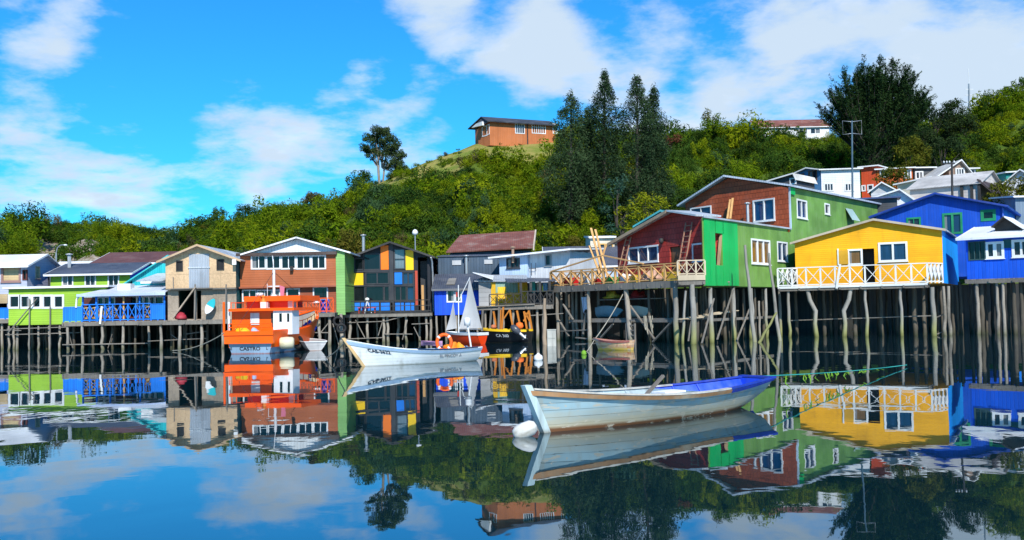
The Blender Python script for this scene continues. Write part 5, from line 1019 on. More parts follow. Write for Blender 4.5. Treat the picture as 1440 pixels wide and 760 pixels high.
# things kept on the terrace
def crate(label, px, v, mt, w=.55, hh=.45, name='crate'):
    u_ = t.u(px, 395, v); p = t.w((u_, v, zterr+.005)); mb = MB(); a, b = w/2, w/2*1.18; T_ = .03
    lo = [(-a, -a, 0), (a, -a, 0), (a, a, 0), (-a, a, 0)]; hi = [(-b, -b, hh), (b, -b, hh), (b, b, hh), (-b, b, hh)]; mb.add(lo+hi, [(0, 3, 2, 1), (0, 1, 5, 4), (1, 2, 6, 5), (2, 3, 7, 6), (3, 0, 4, 7)])
    k_ = .86; li = [(x*k_, y_*k_, .04) for x, y_, z in lo]; hi2 = [(x*k_, y_*k_, hh) for x, y_, z in hi]; mb.add(hi+hi2+li, [(0, 1, 5, 4), (1, 2, 6, 5), (2, 3, 7, 6), (3, 0, 4, 7), (4, 5, 9, 8), (5, 6, 10, 9), (6, 7, 11, 10), (7, 4, 8, 11), (8, 9, 10, 11)])
    r_ = empty(name, p, t.root.rotation_euler.z+.3*math.sin(px), label, name); mb.build('tub', mt, r_); MB().box(-b*.25, -b-.04, hh-.09, b*.25, -b-.005, hh-.02).build('handle', mt, r_)
redp = mat('red_plastic', (.6, .015, .015), rough=.4); yelp = mat('yellow_plastic', (.7, .45, .01), rough=.4); grp = mat('green_plastic', (.01, .35, .06), rough=.4); whp = mat('white_plastic', (.75, .75, .74), rough=.4)
crate('red fish crate nearest the low end of the terrace', 803, .7, redp, .7, .6); crate('red fish crate beside the white tub on the terrace', 845, .8, redp); crate('green fish crate between red crate and white buoys on the terrace', 860, .8, grp, .6, .5)
crate('white fish tub close to the leaning planks on the terrace', 827, .7, whp, .6, .6); crate('yellow fish crate under the white framed windows on the terrace', 897, .9, yelp, .7, .5); crate('dull yellow fish crate in the far corner of the terrace', 944, .9, mat('mustard_plastic', (.42, .30, .02), rough=.5), .7, .6); crate('mustard fish crate standing next to the bright yellow one', 889, 1.6, mat('mustard_plastic', (.42, .30, .02)), .7, .6)
def heap(name, label, cat, h, px, py, v, w, hh, mt): return bag(name, label, cat, h, px, py, v, w, hh, mt)
heap('net_heap', 'heap of pinkish fishing net on the terrace near the corner post', 'fishing net', t, 917, 396, .9, 1.3, .6, mat('pink_net', (.5, .3, .22), var=.4)); heap('float_bundle', 'bundle of white floats on the terrace next to the green crate', 'floats', t, 880, 397, .7, .7, .5, whp)
heap('net_heap', 'heap of yellow netting under the terrace on the upper shelf', 'fishing net', t, 862, 420, 1.4, 1.0, .45, mat('yellow_net', (.45, .33, .03), var=.4)); heap('tarpaulin_bundle', 'dark red bundle under the terrace floor on the upper shelf', 'tarpaulin', t, 897, 420.5, 1.6, .9, .5, mat('dark_red_cloth', (.35, .02, .02)))
# crates on the corner bay
# white hung cabinet at the water
a = at(776, 490, 56.5); tag(MB().box(-.25, -.15, -.2, .25, .15, .9).box(-.27, -.17, .9, .27, .17, .96).box(-.21, -.17, .45, .21, -.155, .5).build('float_box', mat('dirty_white', (.48, .47, .42), var=.15, dirt=.35), None, (a.x, a.y, 0)), 'dirty white float box tied in the water next to the lone pile', 'box')
# ================================================================ houses up the hill
obr = mat('orange_hill_boards', (.45, .14, .045), 'vert', .3, var=.06, dirt=.08)
h = House('house', 'orange timber house alone on top of the grassy hill', 'house', 672.5, 151, 689, 148.5, py=195)
h2 = House('house', '', 'x', 689, 148.5, 781, 153, py=195); bpy.data.objects.remove(h2.root); h2.root = empty('long_wing', h.I @ h2.w((0, 0, 0))); h2.root.rotation_euler.z = math.atan2(h2.M[1][0], h2.M[0][0]) - math.atan2(h.M[1][0], h.M[0][0]); h2.root.parent = h.root
W = h.W; zg = h.z(680, 201.5)-.6; zl, zr = h.z(673, 180), h.z(689, 173.5); up, zp = h.uz(686, 166)
wf = mat('white_window_frame', (.75, .77, .8)); h.win(678.5, 178.5, 684.5, 191, 1, wf, cpane, fw=.12, sill=False); h.win(699-14, 176, 702-14, 189, 1, wf, cpane, fw=.08, sill=False)
h.part('front_wall', MB().poly([(0, zg), (W, zg), (W, zr), (up, zr+.55), (0, zl)], [], lambda u, z: (u, 0, z)), obr)
h.part('porch_gable', MB().hexa([(-.5, -.9, h.z(676, 179)), (W*.8, -.9, h.z(686, 177)), (W*.75, -.9, h.z(684, 172)), (W*.25, -.9, h.z(680, 174))], [(-.5, -.6, h.z(676, 179)), (W*.8, -.6, h.z(686, 177)), (W*.75, -.6, h.z(684, 172)), (W*.25, -.6, h.z(680, 174))]), white)
W2 = h2.W; z2 = h2.z(735, 174)
for a, b, n in ((725, 737, 4), (748.5, 766.5, 6), (778, 783, 2)): h2.win(a, 175, b, 187.5, n, wf, cpane, fw=.1, sill=False, bar=.66, mull=.1)
h2.shell(0, W2, 0, 6, [(0, zg), (W2, zg), (W2, z2), (0, z2)], None, obr, 'long_wall'); h2.part('corner_post', MB().box(h2.u(741.5, 180)-.1, -.06, zg, h2.u(741.5, 180)+.1, -.005, z2), mat('dark_brown_trim', (.05, .03, .025)))
M2 = lambda p: h.I @ h2.w(p)
mb = MB(); mb.slab([M2((-.7, -.7, z2-.05)), M2((W2+.5, -.7, z2-.05)), M2((W2+.5, 3, z2+1.3)), M2((-.2, 3, z2+1.3))], .15); mb.slab([M2((-.2, 3.01, z2+1.3)), M2((W2+.5, 3.01, z2+1.3)), M2((W2+.5, 6.6, z2)), M2((-1.0, 6.6, z2))], .15)
mb.slab([(-.5, -.6, zl+.0), M2((-.2, -.72, z2-.02)), M2((.1, 2.99, z2+1.28)), (-.5, 5, zl+.55)], .15); h.part('roof', mb, mat('charcoal_sheet', (.05, .055, .07), 'corr', .3, axis='x'))
def hill(label, pL, DL, pR, DR, yb, ye, mt, rf, dep=7, smt=None, kind='side', peak=None, wins=(), rise=.9, rd=3.5, fr=white, pn=cpane, yeR=None, ov=.3, swins=(), cat='house', name='house', fascia=white):
    h = House(name, label, cat, pL, DL, pR, DR, py=yb); W = h.W; pm = (pL+pR)/2; z0 = h.z(pm, yb)-3
    for w in wins: h.win(*w[:4], w[4] if len(w) > 4 else 2, fr, pn, fw=.12, sill=False, mull=.1)
    for w in swins: h.win(*w[:4], 1, fr, pn, fw=.1, sill=False, side=W)
    if kind == 'side': z1 = h.z(pm, ye); h.gable_side(0, W, 0, dep, z0, z1, z1+(0 if rd < dep else rise), rd, z1+rise, mt, rf, smt=smt, ov=ov, of=.35, fascia=fascia)
    else: up, zp = h.uz(*peak); h.gable_front(0, W, 0, dep, z0, h.z(pL, ye), h.z(pR, yeR or ye), up, zp, mt, rf, smt=smt, ov=ov, of=.4, fascia=fascia)
    return h
hw = mat('white_hill_boards', (.68, .69, .72), 'lap', .2, var=.04, dirt=.1); hb = mat('steel_blue_boards', (.07, .20, .38), 'lap', .2, var=.08); hred = mat('vermilion_boards', (.56, .07, .018), 'vert', .2, var=.06, dirt=.08); hdk = mat('charcoal_boards', (.06, .065, .075), 'lap', .2, var=.1); htl = mat('sea_green_boards', (.02, .28, .25), 'lap', .2, var=.08); hcr = mat('cream_hill_boards', (.62, .58, .47), 'lap', .25, var=.05); htn = mat('brownish_boards', (.30, .2, .15), 'vert', .15, var=.2)
hgs = mat('pale_hill_sheet', (.50, .48, .46), 'corr', .3, axis='x', var=.08, dirt=.25, bump=.2); hgsy = mat('pale_hill_sheet_across', (.60, .58, .54), 'corr', .3, axis='y', var=.08, dirt=.25, bump=.2)
q_ = 'houses packed on the hillside'
hill('brown-roofed white house low among trees on the crest', 1064, 172, 1166, 172, 184, 178.5, hw, rust, 8, wins=((1124, 181, 1135, 188), (1140, 181, 1153, 188)), rise=1.9, rd=4)
hill('white hill house with steel blue end and two small barred windows', 1155.5, 112, 1210, 111.6, 272, 238.5, hw, zinc, 8, wins=((1160, 259, 1171, 268, 3), (1189, 259, 1200, 268, 3)), rise=.2, rd=8)
hill('steel blue gable end with brown-edged windows next to the white hill house', 1103, 116, 1155, 112.1, 262, 252, hb, zincy, 7, kind='front', yeR=239, peak=(1136, 237), wins=((1138, 241, 1148, 253, 2), (1124, 246, 1130, 256, 1)), fr=mat('brown_frame', (.18, .08, .05)))
hill('low blue-grey shed with a pale sloping roof below the steel blue gable', 1080, 106, 1118, 104, 262, 256, hdk, hgsy, 5, kind='front', yeR=246, peak=(1117, 245), wins=((1112, 252, 1118, 258, 1),), cat='shed', name='shed')
hill('vermilion hill house with bare windowless end wall and small low windows', 1212, 114, 1233, 113, 270, 234.5, hred, zinc, 6, wins=((1221, 261, 1227, 267, 1), (1213, 262, 1216, 268, 1)), rise=.15, rd=6)
hill('orange-red hill house with two white framed windows behind the small olive tree', 1234, 113, 1284, 112, 262, 237.5, mat('orange_red_boards', (.66, .13, .02), 'vert', .2, var=.06), zinc, 6, wins=((1238.5, 240, 1248, 248, 2), (1273, 240, 1280, 250, 2)), rise=.3, rd=6)
hill('charcoal hill house with a double white window', 1286, 113, 1313, 113, 265, 236, hdk, hgs, 6, wins=((1288.5, 242.5, 1297, 251, 2),), rise=.5, rd=4)
hill('brown gabled hill house with a steep cream roof', 1335, 107, 1360, 107, 262, 237, htn, hgsy, 8, kind='front', peak=(1350, 226), wins=((1345, 238, 1355, 246, 3),), ov=1.6)
hill('narrow white annex attached to the brown gabled hill house', 1360.5, 107.5, 1373, 107.5, 260, 237.5, hw, hgs, 5, wins=((1362, 239, 1370, 246.5, 2),), rise=.2, rd=5)
hall = hill('long pale hall with dark wall posts rising above the blue roof', 1280, 96, 1377, 92, 284, 262, mat('pale_hall_boards', (.50, .46, .44), 'lap', .3, var=.05, dirt=.15), hgs, 9, rise=1.5, rd=4.5, fascia=None)
for px in (1353, 1367, 1377.5): u_ = hall.u(px, 270); hall.part('wall_post', MB().box(u_-.12, -.2, 5, u_+.12, -.01, hall.z(px, 260)), darkw)
hall.part('lean_roof', MB().slab([(hall.W, -.3, hall.z(1377, 252)), (hall.W+2.2, -.3, hall.z(1398, 283)), (hall.W+2.2, 9, hall.z(1398, 283)), (hall.W, 9, hall.z(1377, 252))], .15), mat('dark_edge', (.06, .04, .04)))
hill('cream cottage with an arched gable window above the pale hall', 1262, 104, 1322, 101, 268, 260, hcr, hgsy, 8, kind='front', peak=(1312, 249.5), wins=((1310, 252.5, 1318, 256.5, 2),))
hill('white shed with a broad pale roof right behind the blue gable', 1224, 92, 1288, 90, 288, 281, hw, hgsy, 7, kind='front', peak=(1266, 267.5), cat='shed', name='shed', yeR=283)
hill('small white gable end with a grey-green roof below the vermilion house', 1225, 100, 1262, 99, 274, 269, mat('pale_grey_gable', (.52, .54, .57), 'lap', .2), mat('grey_green_sheet', (.30, .36, .33), 'corr', .3, axis='y'), 6, kind='front', peak=(1240, 257.5))
hill('sea green hill house with a row of dull windows', 1376, 101, 1394, 101, 268, 249, htl, hgs, 6, wins=((1380, 247.5, 1383, 252, 1), (1384, 246.5, 1392, 252, 3)), rise=.5, rd=4, pn=pane); hill('sea green block stepping up behind the dull windows', 1394.5, 100, 1416, 98, 275, 245, htl, slate, 6, rise=.4, rd=6)
hill('pale house with a dark pointed gable behind the olive tree', 1414, 97, 1460, 95, 272, 258, hw, slatey, 7, kind='front', peak=(1436, 239.5), yeR=252)
hill('grey shed at the frame edge above the sky blue wall', 1428, 84, 1450, 84, 292, 277, mat('grey_blue_shed', (.14, .2, .27), 'vert', .2), slate, 4, rise=.3, rd=4, cat='shed', name='shed')
hill('slate roofed shed tucked between green house and blue gable', 1210, 86, 1262, 85, 292, 279, hdk, slate, 5, rise=.2, rd=5, cat='shed', name='shed', fascia=mat('navy_trim', (.03, .06, .15)))
# poles and mast
def upole(label, px, py0, py1, D, name='utility_pole', r=.12):
    a, b = at(px, py1, D), at(px, py0, D); r_ = empty(name, a, 0, label, 'pole'); H_ = b.z-a.z; MB().tube([(0, 0, -2), (b.x-a.x, 0, H_)], [r, r*.75], 8).build('pole', metal if name != 'utility_pole' else darkw, r_); return r_, H_, b.x-a.x
r_, H_, dx = upole('tall blue-grey pole with square wire frames at the top', 1198, 170, 276, 88, 'frame_pole', .10)
bl = mat('blue_grey_metal', (.06, .11, .15), rough=.5)
r_.children[0].data.materials[0] = bl
for sgn in (-1, 1): mb = MB(); w = .85; mb.tube([(dx, 0, H_-.1), (dx+w*sgn, 0, H_-.0), (dx+w*sgn, 0, H_-1.25), (dx, 0, H_-1.15)], .035, 6); mb.build('wire_frame', metal, r_)
r_, H_, dx = upole('dark utility pole with insulators in front of the pale hall', 1338.5, 228, 278, 86)
MB().beam((dx-.75, 0, H_-.15), (dx+.25, 0, H_-.15), .1).build('cross_arm', darkw, r_)
for x in (-.7, -.45, -.2, .2): MB().lathe([(.001, 0), (.05, .02), (.08, .1), (.05, .18), (.001, .22)], (dx+x, 0, H_-.1), 8).build('insulator', white, r_)
r_, H_, dx = upole('thin white antenna mast on the crest behind the conifers', 1362.5, 118, 158, 168, 'antenna_mast', .2)
MB().tube([(dx, 0, H_), (dx, 0, H_+2.6)], .05, 6).build('whip', white, r_)
for zz in (.35, .6, .8): MB().beam((dx-.7, 0, H_*zz), (dx+.7, 0, H_*zz), .09).build('cross_arm', white, r_)
# ================================================================ boats
class Hull:
    """planked open hull: local x from stern (0) to bow (L), y across, z up, z = 0 on the water"""
    def __init__(s, L, B, sheer, keel, tw=.6, xs0=0., xk0=.0, xk1=None, full=.5, p=.55, n=26, bowfull=2.2):
        s.L, s.B, s.sheer, s.keel, s.tw, s.xs0, s.xk0, s.xk1, s.full, s.p, s.n, s.bf = L, B, sheer, keel, tw, xs0, xk0, (L if xk1 is None else xk1), full, p, n, bowfull
    def half(s, t):
        m = s.full
        if t < m: return s.B/2*(s.tw + (1-s.tw)*math.sin(math.pi/2*t/m))
        return s.B/2*max(.012, 1-((t-m)/(1-m))**s.bf)
    def pt(s, t, q, side=1, off=0., wall=0.):
        z = s.keel(t) + (s.sheer(t)-s.keel(t))*q; xk = s.xk0 + (s.xk1-s.xk0)*t; xs = s.xs0 + (s.L-s.xs0)*t
        k = max(q, 0)**s.p*(1+.10*(q-1)) if q > 0 else 0
        return Vector((xk + (xs-xk)*q, side*max(.004, (s.half(t))*k+off-wall), z))
    def outer(s, m=9):
        mb = MB(); n = s.n
        for side in (1, -1):
            g = [s.pt(i/n, j/m, side) for i in range(n+1) for j in range(m+1)]
            mb.add(g, [((i*(m+1)+j), ((i+1)*(m+1)+j), ((i+1)*(m+1)+j+1), (i*(m+1)+j+1)) for i in range(n) for j in range(m)], 0, True)
        a = [s.pt(0, j/m, 1) for j in range(m+1)]; b = [s.pt(0, j/m, -1) for j in range(m+1)]
        mb.add(a+b, [(j, j+1, m+1+j+1, m+1+j) for j in range(m)], 0); return mb
    def inner(s, zf, m=5, wall=.05, t0=.02, t1=.985):
        mb = MB(); n = s.n
        for side in (1, -1):
            g = []
            for i in range(n+1):
                t = t0+(t1-t0)*i/n; q0 = (zf-s.keel(t))/(s.sheer(t)-s.keel(t))
                for j in range(m+1): g.append(s.pt(t, q0+(1-q0)*j/m, side, wall=wall))
            mb.add(g, [((i*(m+1)+j), ((i+1)*(m+1)+j), ((i+1)*(m+1)+j+1), (i*(m+1)+j+1)) for i in range(n) for j in range(m)], 0, True)
        f = []
        for i in range(n+1):
            t = t0+(t1-t0)*i/n; q0 = (zf-s.keel(t))/(s.sheer(t)-s.keel(t)); f += [s.pt(t, q0, 1, wall=wall), s.pt(t, q0, -1, wall=wall)]
        mb.add(f, [(2*i, 2*i+2, 2*i+3, 2*i+1) for i in range(n)])
        q0 = (zf-s.keel(t0))/(s.sheer(t0)-s.keel(t0)); a = [s.pt(t0, q0+(1-q0)*j/m, 1, wall=wall) for j in range(m+1)]; b = [s.pt(t0, q0+(1-q0)*j/m, -1, wall=wall) for j in range(m+1)]
        mb.add(a+b, [(j, j+1, m+2+j, m+1+j) for j in range(m)]); return mb
    def strip(s, q0, q1, o0, o1, t0=0., t1=1., side=1, dz=0., n=30):
        """moulding along the hull between heights q0 and q1, from offset o0 to o1"""
        mb = MB(); g = []
        for i in range(n+1):
            t = t0+(t1-t0)*i/n
            for q, o in ((q0, o0), (q0, o1), (q1, o1), (q1, o0)): p = s.pt(t, q, side, off=o); g.append(p+Vector((0, 0, dz)))
        mb.add(g, [(4*i+j, 4*i+4+j, 4*i+4+(j+1) % 4, 4*i+(j+1) % 4) for i in range(n) for j in range(4)] + [(3, 2, 1, 0), (4*n, 4*n+1, 4*n+2, 4*n+3)]); return mb
    def caprail(s, w=.09, h=.035, t0=0., t1=.985, side=1, n=30, dz=0.):
        mb = MB(); g = []
        for i in range(n+1):
            t = t0+(t1-t0)*i/n; p = s.pt(t, 1., side); y0 = abs(p.y)+.02; y1 = max(.003, abs(p.y)-w+.02)
            for y_, z_ in ((y1, 0.002), (y0, 0.002), (y0, h), (y1, h)): g.append((p.x, side*y_, p.z+z_+dz))
        mb.add(g, [(4*i+j, 4*i+4+j, 4*i+4+(j+1) % 4, 4*i+(j+1) % 4) for i in range(n) for j in range(4)] + [(3, 2, 1, 0), (4*n, 4*n+1, 4*n+2, 4*n+3)]); return mb
    def stem(s, w, top=.08, fwd=.06, q0=0., n=8):
        """raked stem post up the bow"""
        k = [s.pt(1, q0+(1-q0)*i/n, 1) for i in range(n+1)]; k = [Vector((p.x, 0, p.z)) for p in k]; e = k[-1]+(k[-1]-k[-2]).normalized()*top; k.append(e); mb = MB(); g = []
        for p in k: g += [p+Vector((-.09, -w/2, 0)), p+Vector((fwd, -w/2, 0)), p+Vector((fwd, w/2, 0)), p+Vector((-.09, w/2, 0))]
        m = len(k)-1; mb.add(g, [(4*i+j, 4*i+4+j, 4*i+4+(j+1) % 4, 4*i+(j+1) % 4) for i in range(m) for j in range(4)] + [(3, 2, 1, 0), (4*m, 4*m+1, 4*m+2, 4*m+3)]); return mb
    def thwart(s, t, z, w=.22, th=.04):
        q = (z-s.keel(t))/(s.sheer(t)-s.keel(t)); p = s.pt(t, q, 1, wall=.055); return MB().box(p.x-w/2, -p.y, z-th, p.x+w/2, p.y, z)
def boat(name, label, stern, bow, cat='boat'):
    a, b = Vector((stern[0], stern[1], 0)), Vector((bow[0], bow[1], 0)); r = empty(name, a, math.atan2(b.y-a.y, b.x-a.x), label, cat); return r, (b-a).length
def planked(name, rgb, stain, zs, per=.11, inner=False, dirt=.35, dirtc=(.42, .36, .25), ws=.18):
    """weathered painted planking with a dirty waterline"""
    m = mat(name, rgb, 'lap', per, rough=.55, var=.05, dirt=dirt, dirtc=dirtc, band=(zs, ws, stain), bump=.25, dscale=1.4); return m

# --- pale blue boat nearest the camera
pb, ps = at(742, 560, 17.2), at(1066, 545, 21.6)
r, L = boat('rowing_boat', 'large weathered pale blue wooden boat with a bright blue inside, nearest the viewer', ps, pb)
hl = Hull(L, 1.8, lambda t: .58 - .10*math.sin(math.pi*min(1, t*1.02)) + .20*t**2.8, lambda t: -.26 + .48*max(0, 1-t/.30)**1.5 - .0*t, tw=.45, xs0=0, xk0=.08, xk1=L-.52, full=.52, p=.48, bowfull=2.0)
pm_ = mat('weathered_pale_blue', (.27, .40, .45), 'lap', .13, rough=.5, var=.09, dirt=.6, dirtc=(.46, .40, .27), band=[(.22, .5, (.37, .32, .21)), (.07, .08, (.13, .055, .022))], bump=.8, dscale=1.3, seam=.75, chips=.75, chipc=(.42, .38, .30))
hl.outer().build('hull', pm_, r); bin_ = mat('cobalt_boat_paint', (.012, .06, .60), var=.2, dirt=.25, dirtc=(.12, .2, .5), rough=.5)
hl.inner(.12, t1=.40).build('inside_planking', bin_, r); hl.inner(.12, t0=.40, t1=.985).build('forward_planking', mat('pale_inside', (.36, .47, .52), var=.15, dirt=.35), r)
rubm = mat('worn_rub_rail', (.42, .22, .10), var=.3, dirt=.35, dirtc=(.55, .45, .32)); bluerub = mat('chipped_blue_rail', (.015, .05, .42), var=.35, dirt=.3)
for sd in (1, -1):
    hl.strip(.90, .985, -.015, .045, .30, 1., sd).build('rub_rail', rubm, r); hl.strip(.90, .985, -.015, .045, .0, .298, sd).build('rub_rail', bluerub, r)
    hl.caprail(.11, .03, .30, .985, sd).build('gunwale', mat('worn_white_rail', (.50, .48, .43), var=.25, dirt=.35), r); hl.caprail(.11, .03, 0., .298, sd).build('gunwale', bluerub, r)
hl.stem(.12, .09, .07).build('stem_post', mat('pale_stem', (.46, .57, .58), var=.2, dirt=.35, band=(.03, .15, (.14, .08, .03))), r)
p0 = hl.pt(0, 1, 1); MB().box(-.06, -p0.y-.03, p0.z+.003, .1, p0.y+.03, p0.z+.045).build('transom_cap', bluerub, r)
for t_, z_ in ((.14, .36), (.42, .30), (.70, .36)): hl.thwart(t_, z_).build('thwart', bin_ if t_ < .4 else mat('pale_inside', (.36, .47, .52)), r)
for t_ in (.2, .3, .5, .6, .8): 
    for sd in (1, -1):
        g_ = MB(); k_ = [hl.pt(t_, q_, sd, wall=.065) for q_ in (.55, .75, .97)]; g_.tube(k_, .022, 5); g_.build('frame_rib', bin_ if t_ < .4 else mat('pale_inside', (.36, .47, .52)), r)
q1 = hl.pt(.52, 1, 1); wd_ = mat('grey_oar_wood', (.22, .19, .16), var=.3)
MB().box(q1.x-.1, q1.y-.45, q1.z+.035, q1.x+.5, q1.y-.12, q1.z+.07).build('rail_pad', white, r)
o = MB().beam((0, 0, 0), (.55, .35, .5), .07, .05); p = r.matrix_basis @ Vector((hl.pt(.56, 1).x, -.1, .31)); tag(o.build('oar_stub', wd_, None, p), 'grey timber end sticking up out of the pale blue boat', 'oar')
# float hanging at its bow
a = at(738, 606, 17.0); ff = MB(); ff.lathe([(.001, -.18), (.08, -.17), (.125, -.11), (.135, 0), (.125, .11), (.08, .17), (.03, .18), (.001, .185)], (0, 0, 0), 16)
o = ff.build('mooring_float', mat('float_white', (.66, .65, .62), var=.06, dirt=.3, dirtc=(.25, .22, .15), rough=.4), None, (a.x, a.y, .10)); o.rotation_euler = (R(10), R(68), R(20)); o.scale = (1.05, 1.05, 1.2); tag(o, 'white capsule float hanging at the bow of the pale blue boat', 'float')
def rope(name, label, pts, rad, mt=ropem, sag=0., n=14, cat='rope'):
    P_ = []
    for a, b in zip(pts[:-1], pts[1:]):
        a, b = Vector(a), Vector(b)
        for i in range(n): t = i/n; P_.append(a.lerp(b, t)+Vector((0, 0, -sag*4*t*(1-t))))
    P_.append(Vector(pts[-1])); o0 = P_[0].copy(); rr = empty(name, o0, 0, label, cat); MB().tube([tuple(p-o0) for p in P_], rad, 6).build('strand', mt, rr); return rr, P_, o0
st = r.matrix_basis @ Vector((0.02, 0, p0.z+.03)); e = at(1275, 513.5, 32.8)
weedm = mat('green_weed', (.16, .34, .02), var=.3, dirt=.1)
rr, P_, o0 = rope('mooring_line', 'turquoise mooring line with hanging green weed behind the pale blue boat', [st, (e.x, e.y, max(.06, e.z))], .014, mat('turquoise_rope', (.03, .35, .30)), sag=.05, n=40)
q = random.Random(3)
mb = MB(); k1 = at(1128, 541, 24.5); k2 = at(1190, 528, 31)
for i in range(30):
    t = q.uniform(.13, .55) if i < 24 else q.uniform(.55, .8); p = st.lerp(Vector((e.x, e.y, max(.06, e.z))), t); l = q.uniform(.08, .30)*(1.25-t); mb.tube([tuple(p-o0+Vector((0, 0, -.04))), tuple(p-o0+Vector((q.uniform(-.06, .06), q.uniform(-.06, .06), -l*.6-.04))), tuple(p-o0+Vector((q.uniform(-.1, .1), q.uniform(-.1, .1), -l-.04)))], [.012, .018, .005], 5)
mb.build('seaweed', weedm, rr)

# --- white motor boat in the middle
pb, ps = at(484, 490, 39.2), at(667, 498, 42.3)
r, L = boat('open_boat', 'long white open boat with registration lettering and an orange lifebuoy', ps, pb)
hl = Hull(L, 1.75, lambda t: .58 - .10*math.sin(math.pi*t) + .50*t**2.4, lambda t: -.22+.18*max(0, 1-t/.2), tw=.8, xk1=L-.95, full=.42, p=.42, bowfull=2.1)
wm_ = mat('white_hull_paint', (.80, .81, .80), 'lap', .14, chips=.15, chipc=(.5, .47, .4), rough=.42, var=.03, dirt=.16, dirtc=(.5, .45, .34), band=(.0, .16, (.30, .24, .13)), bump=.2); hl.outer().build('hull', wm_, r); hl.inner(.15).build('inside_planking', mat('grey_blue_inside', (.25, .32, .38), var=.2), r)
lb = mat('pale_blue_rail', (.36, .50, .68), var=.1, dirt=.1); db = mat('dark_blue_cover', (.015, .05, .13), var=.2)
for sd in (1, -1): hl.strip(.86, .97, -.01, .03, .0, 1., sd).build('rub_rail', lb, r); hl.caprail(.12, .035, 0, .985, sd).build('gunwale', white if sd > 0 else lb, r)
hl.stem(.10, .1, .06).build('stem_post', mat('varnished_stem', (.62, .42, .20), var=.15, dirt=.2), r)
for t_, z_ in ((.2, .42), (.45, .40), (.68, .5)): hl.thwart(t_, z_).build('thwart', white, r)
p_ = hl.pt(.3, 1, 1); 
for sd in (1,): hl.strip(1.02, 1.10, -.06, .02, .04, .52, sd).build('side_cover', db, r)
navy = mat('navy_lettering', (.01, .015, .04))
def on_hull(hl, t0, q, sd, along):
    def f(x, y_, z_):
        t = t0 + along*x/hl.L; h_ = hl.sheer(t)-hl.keel(t); qq = q+y_/h_; p = hl.pt(t, qq, sd, off=.012+z_); return p
    return f
near = 1 if (r.matrix_basis @ Vector((L/2, 1, 0))).y < (r.matrix_basis @ Vector((L/2, -1, 0))).y else -1
# the near side as seen reads from the bow backwards
text_mesh('CAS-3622', .19, navy, on_hull(hl, .885, .70, near, -1), r, wdt=1.15); text_mesh('EL PINCOY A', .17, mat('faded_lettering', (.40, .41, .44)), on_hull(hl, .36, .62, near, -1), r, wdt=1.1)
def put(px, py, D): return at(px, py, D)
a = at(622, 492, 41.6); orng = mat('orange_foam', (.85, .12, .008), var=.06, dirt=.06, rough=.5)
lr = empty('lifebuoy', (a.x, a.y, .42), 0, 'orange ring lifebuoy standing in the white open boat', 'lifebuoy'); c = Vector((.08, 0, .40)); mb = MB(); mb.tube([c+Vector((math.cos(t)*.30, .05*math.sin(t), math.sin(t)*.33)) for t in [2*math.pi*i/24 for i in range(25)]], .075, 8, cap=False); mb.build('ring', orng, lr)
for t in (.8, 2.4, 3.9, 5.5):
    mb = MB(); p1, p2 = [c+Vector((math.cos(t+d)*.30, .05*math.sin(t+d), math.sin(t+d)*.33)) for d in (-.12, .12)]; mb.tube([p1, p2], .08, 8); mb.build('band', white, lr)
def lump(name, label, cat, p, sx, sy, sz, mt, seed=1):
    q = random.Random(seed); mb = MB(); prof = [(.001, 0), (.5, .0), (.54, .12), (.53, .28), (.48, .46), (.4, .64), (.32, .8), (.18, .94), (.001, 1)]; mb.lathe(prof, (0, 0, 0), 18); rumple(mb, 1., 1., q)
    mb.v = [(x*sx, y_*sy, z_*sz) for x, y_, z_ in mb.v]; return tag(mb.build(name, mt, None, p), label, cat)
a = at(634, 492, 41.8); lump('tarpaulin_heap', 'crumpled bright orange tarpaulin heaped next to the lifebuoy', 'tarpaulin', (a.x, a.y, .45), .66, .6, .36, mat('orange_tarp', (.85, .22, .005), var=.1), 4); a = at(646, 490, 41.9); lump('tarpaulin_heap', 'small yellow-orange tarpaulin fold at the stern end of the orange heap', 'tarpaulin', (a.x, a.y, .45), .5, .5, .3, mat('amber_tarp', (.85, .33, .01), var=.1), 5)
b0, b1 = at(663, 488, 42.0), at(657, 455, 42.0); fp = empty('flag_pole', b0, 0, 'white pole with a round white top at the stern of the white open boat', 'pole'); MB().tube([(0, 0, -.15), tuple(b1-b0)], .04, 8).build('pole', white, fp); d = b1-b0; MB().lathe([(.001, -.1), (.13, -.1), (.14, .18), (.1, .24), (.001, .25)], tuple(d), 10).build('cap', white, fp)
bw = r.matrix_basis @ Vector((L-.02, 0, hl.sheer(1)-.1)); e2 = at(458, 494, 47); rope('mooring_rope', 'pale rope running from the bow of the white open boat', [bw, (e2.x, e2.y, .03)], .022, sag=.08)
# --- sailing dinghy
ps, pb = at(679, 478, 61.6), at(628, 474, 63.4)
r, L = boat('sailing_dinghy', 'small sailing dinghy with grey sails and a red hull', ps, pb)
hl = Hull(L, 1.3, lambda t: .72 - .03*math.sin(math.pi*t)+.1*t, lambda t: -.12+.15*t**3, tw=.82, xk1=L-.3, full=.4, p=.45)
hl.outer().build('hull', mat('vermilion_hull', (.72, .05, .006), var=.05, dirt=.08, rough=.35), r); hl.inner(.3).build('cockpit', white, r)
for sd in (1, -1): hl.strip(.82, 1.0, -.005, .03, 0, 1., sd).build('sheer_band', white, r)
MB().box(-.035, -.55, .56, -.004, .55, .74).build('transom_cap', white, r)
Mi = r.matrix_basis.inverted()
lo = lambda px, py, D: Mi @ at(px, py, D)
m0, m1 = lo(643.5, 466, 62.7), lo(643.5, 401, 62.7); MB().tube([(m0.x, 0, .3), (m1.x, 0, m1.z)], .035, 8).build('mast', white, r)
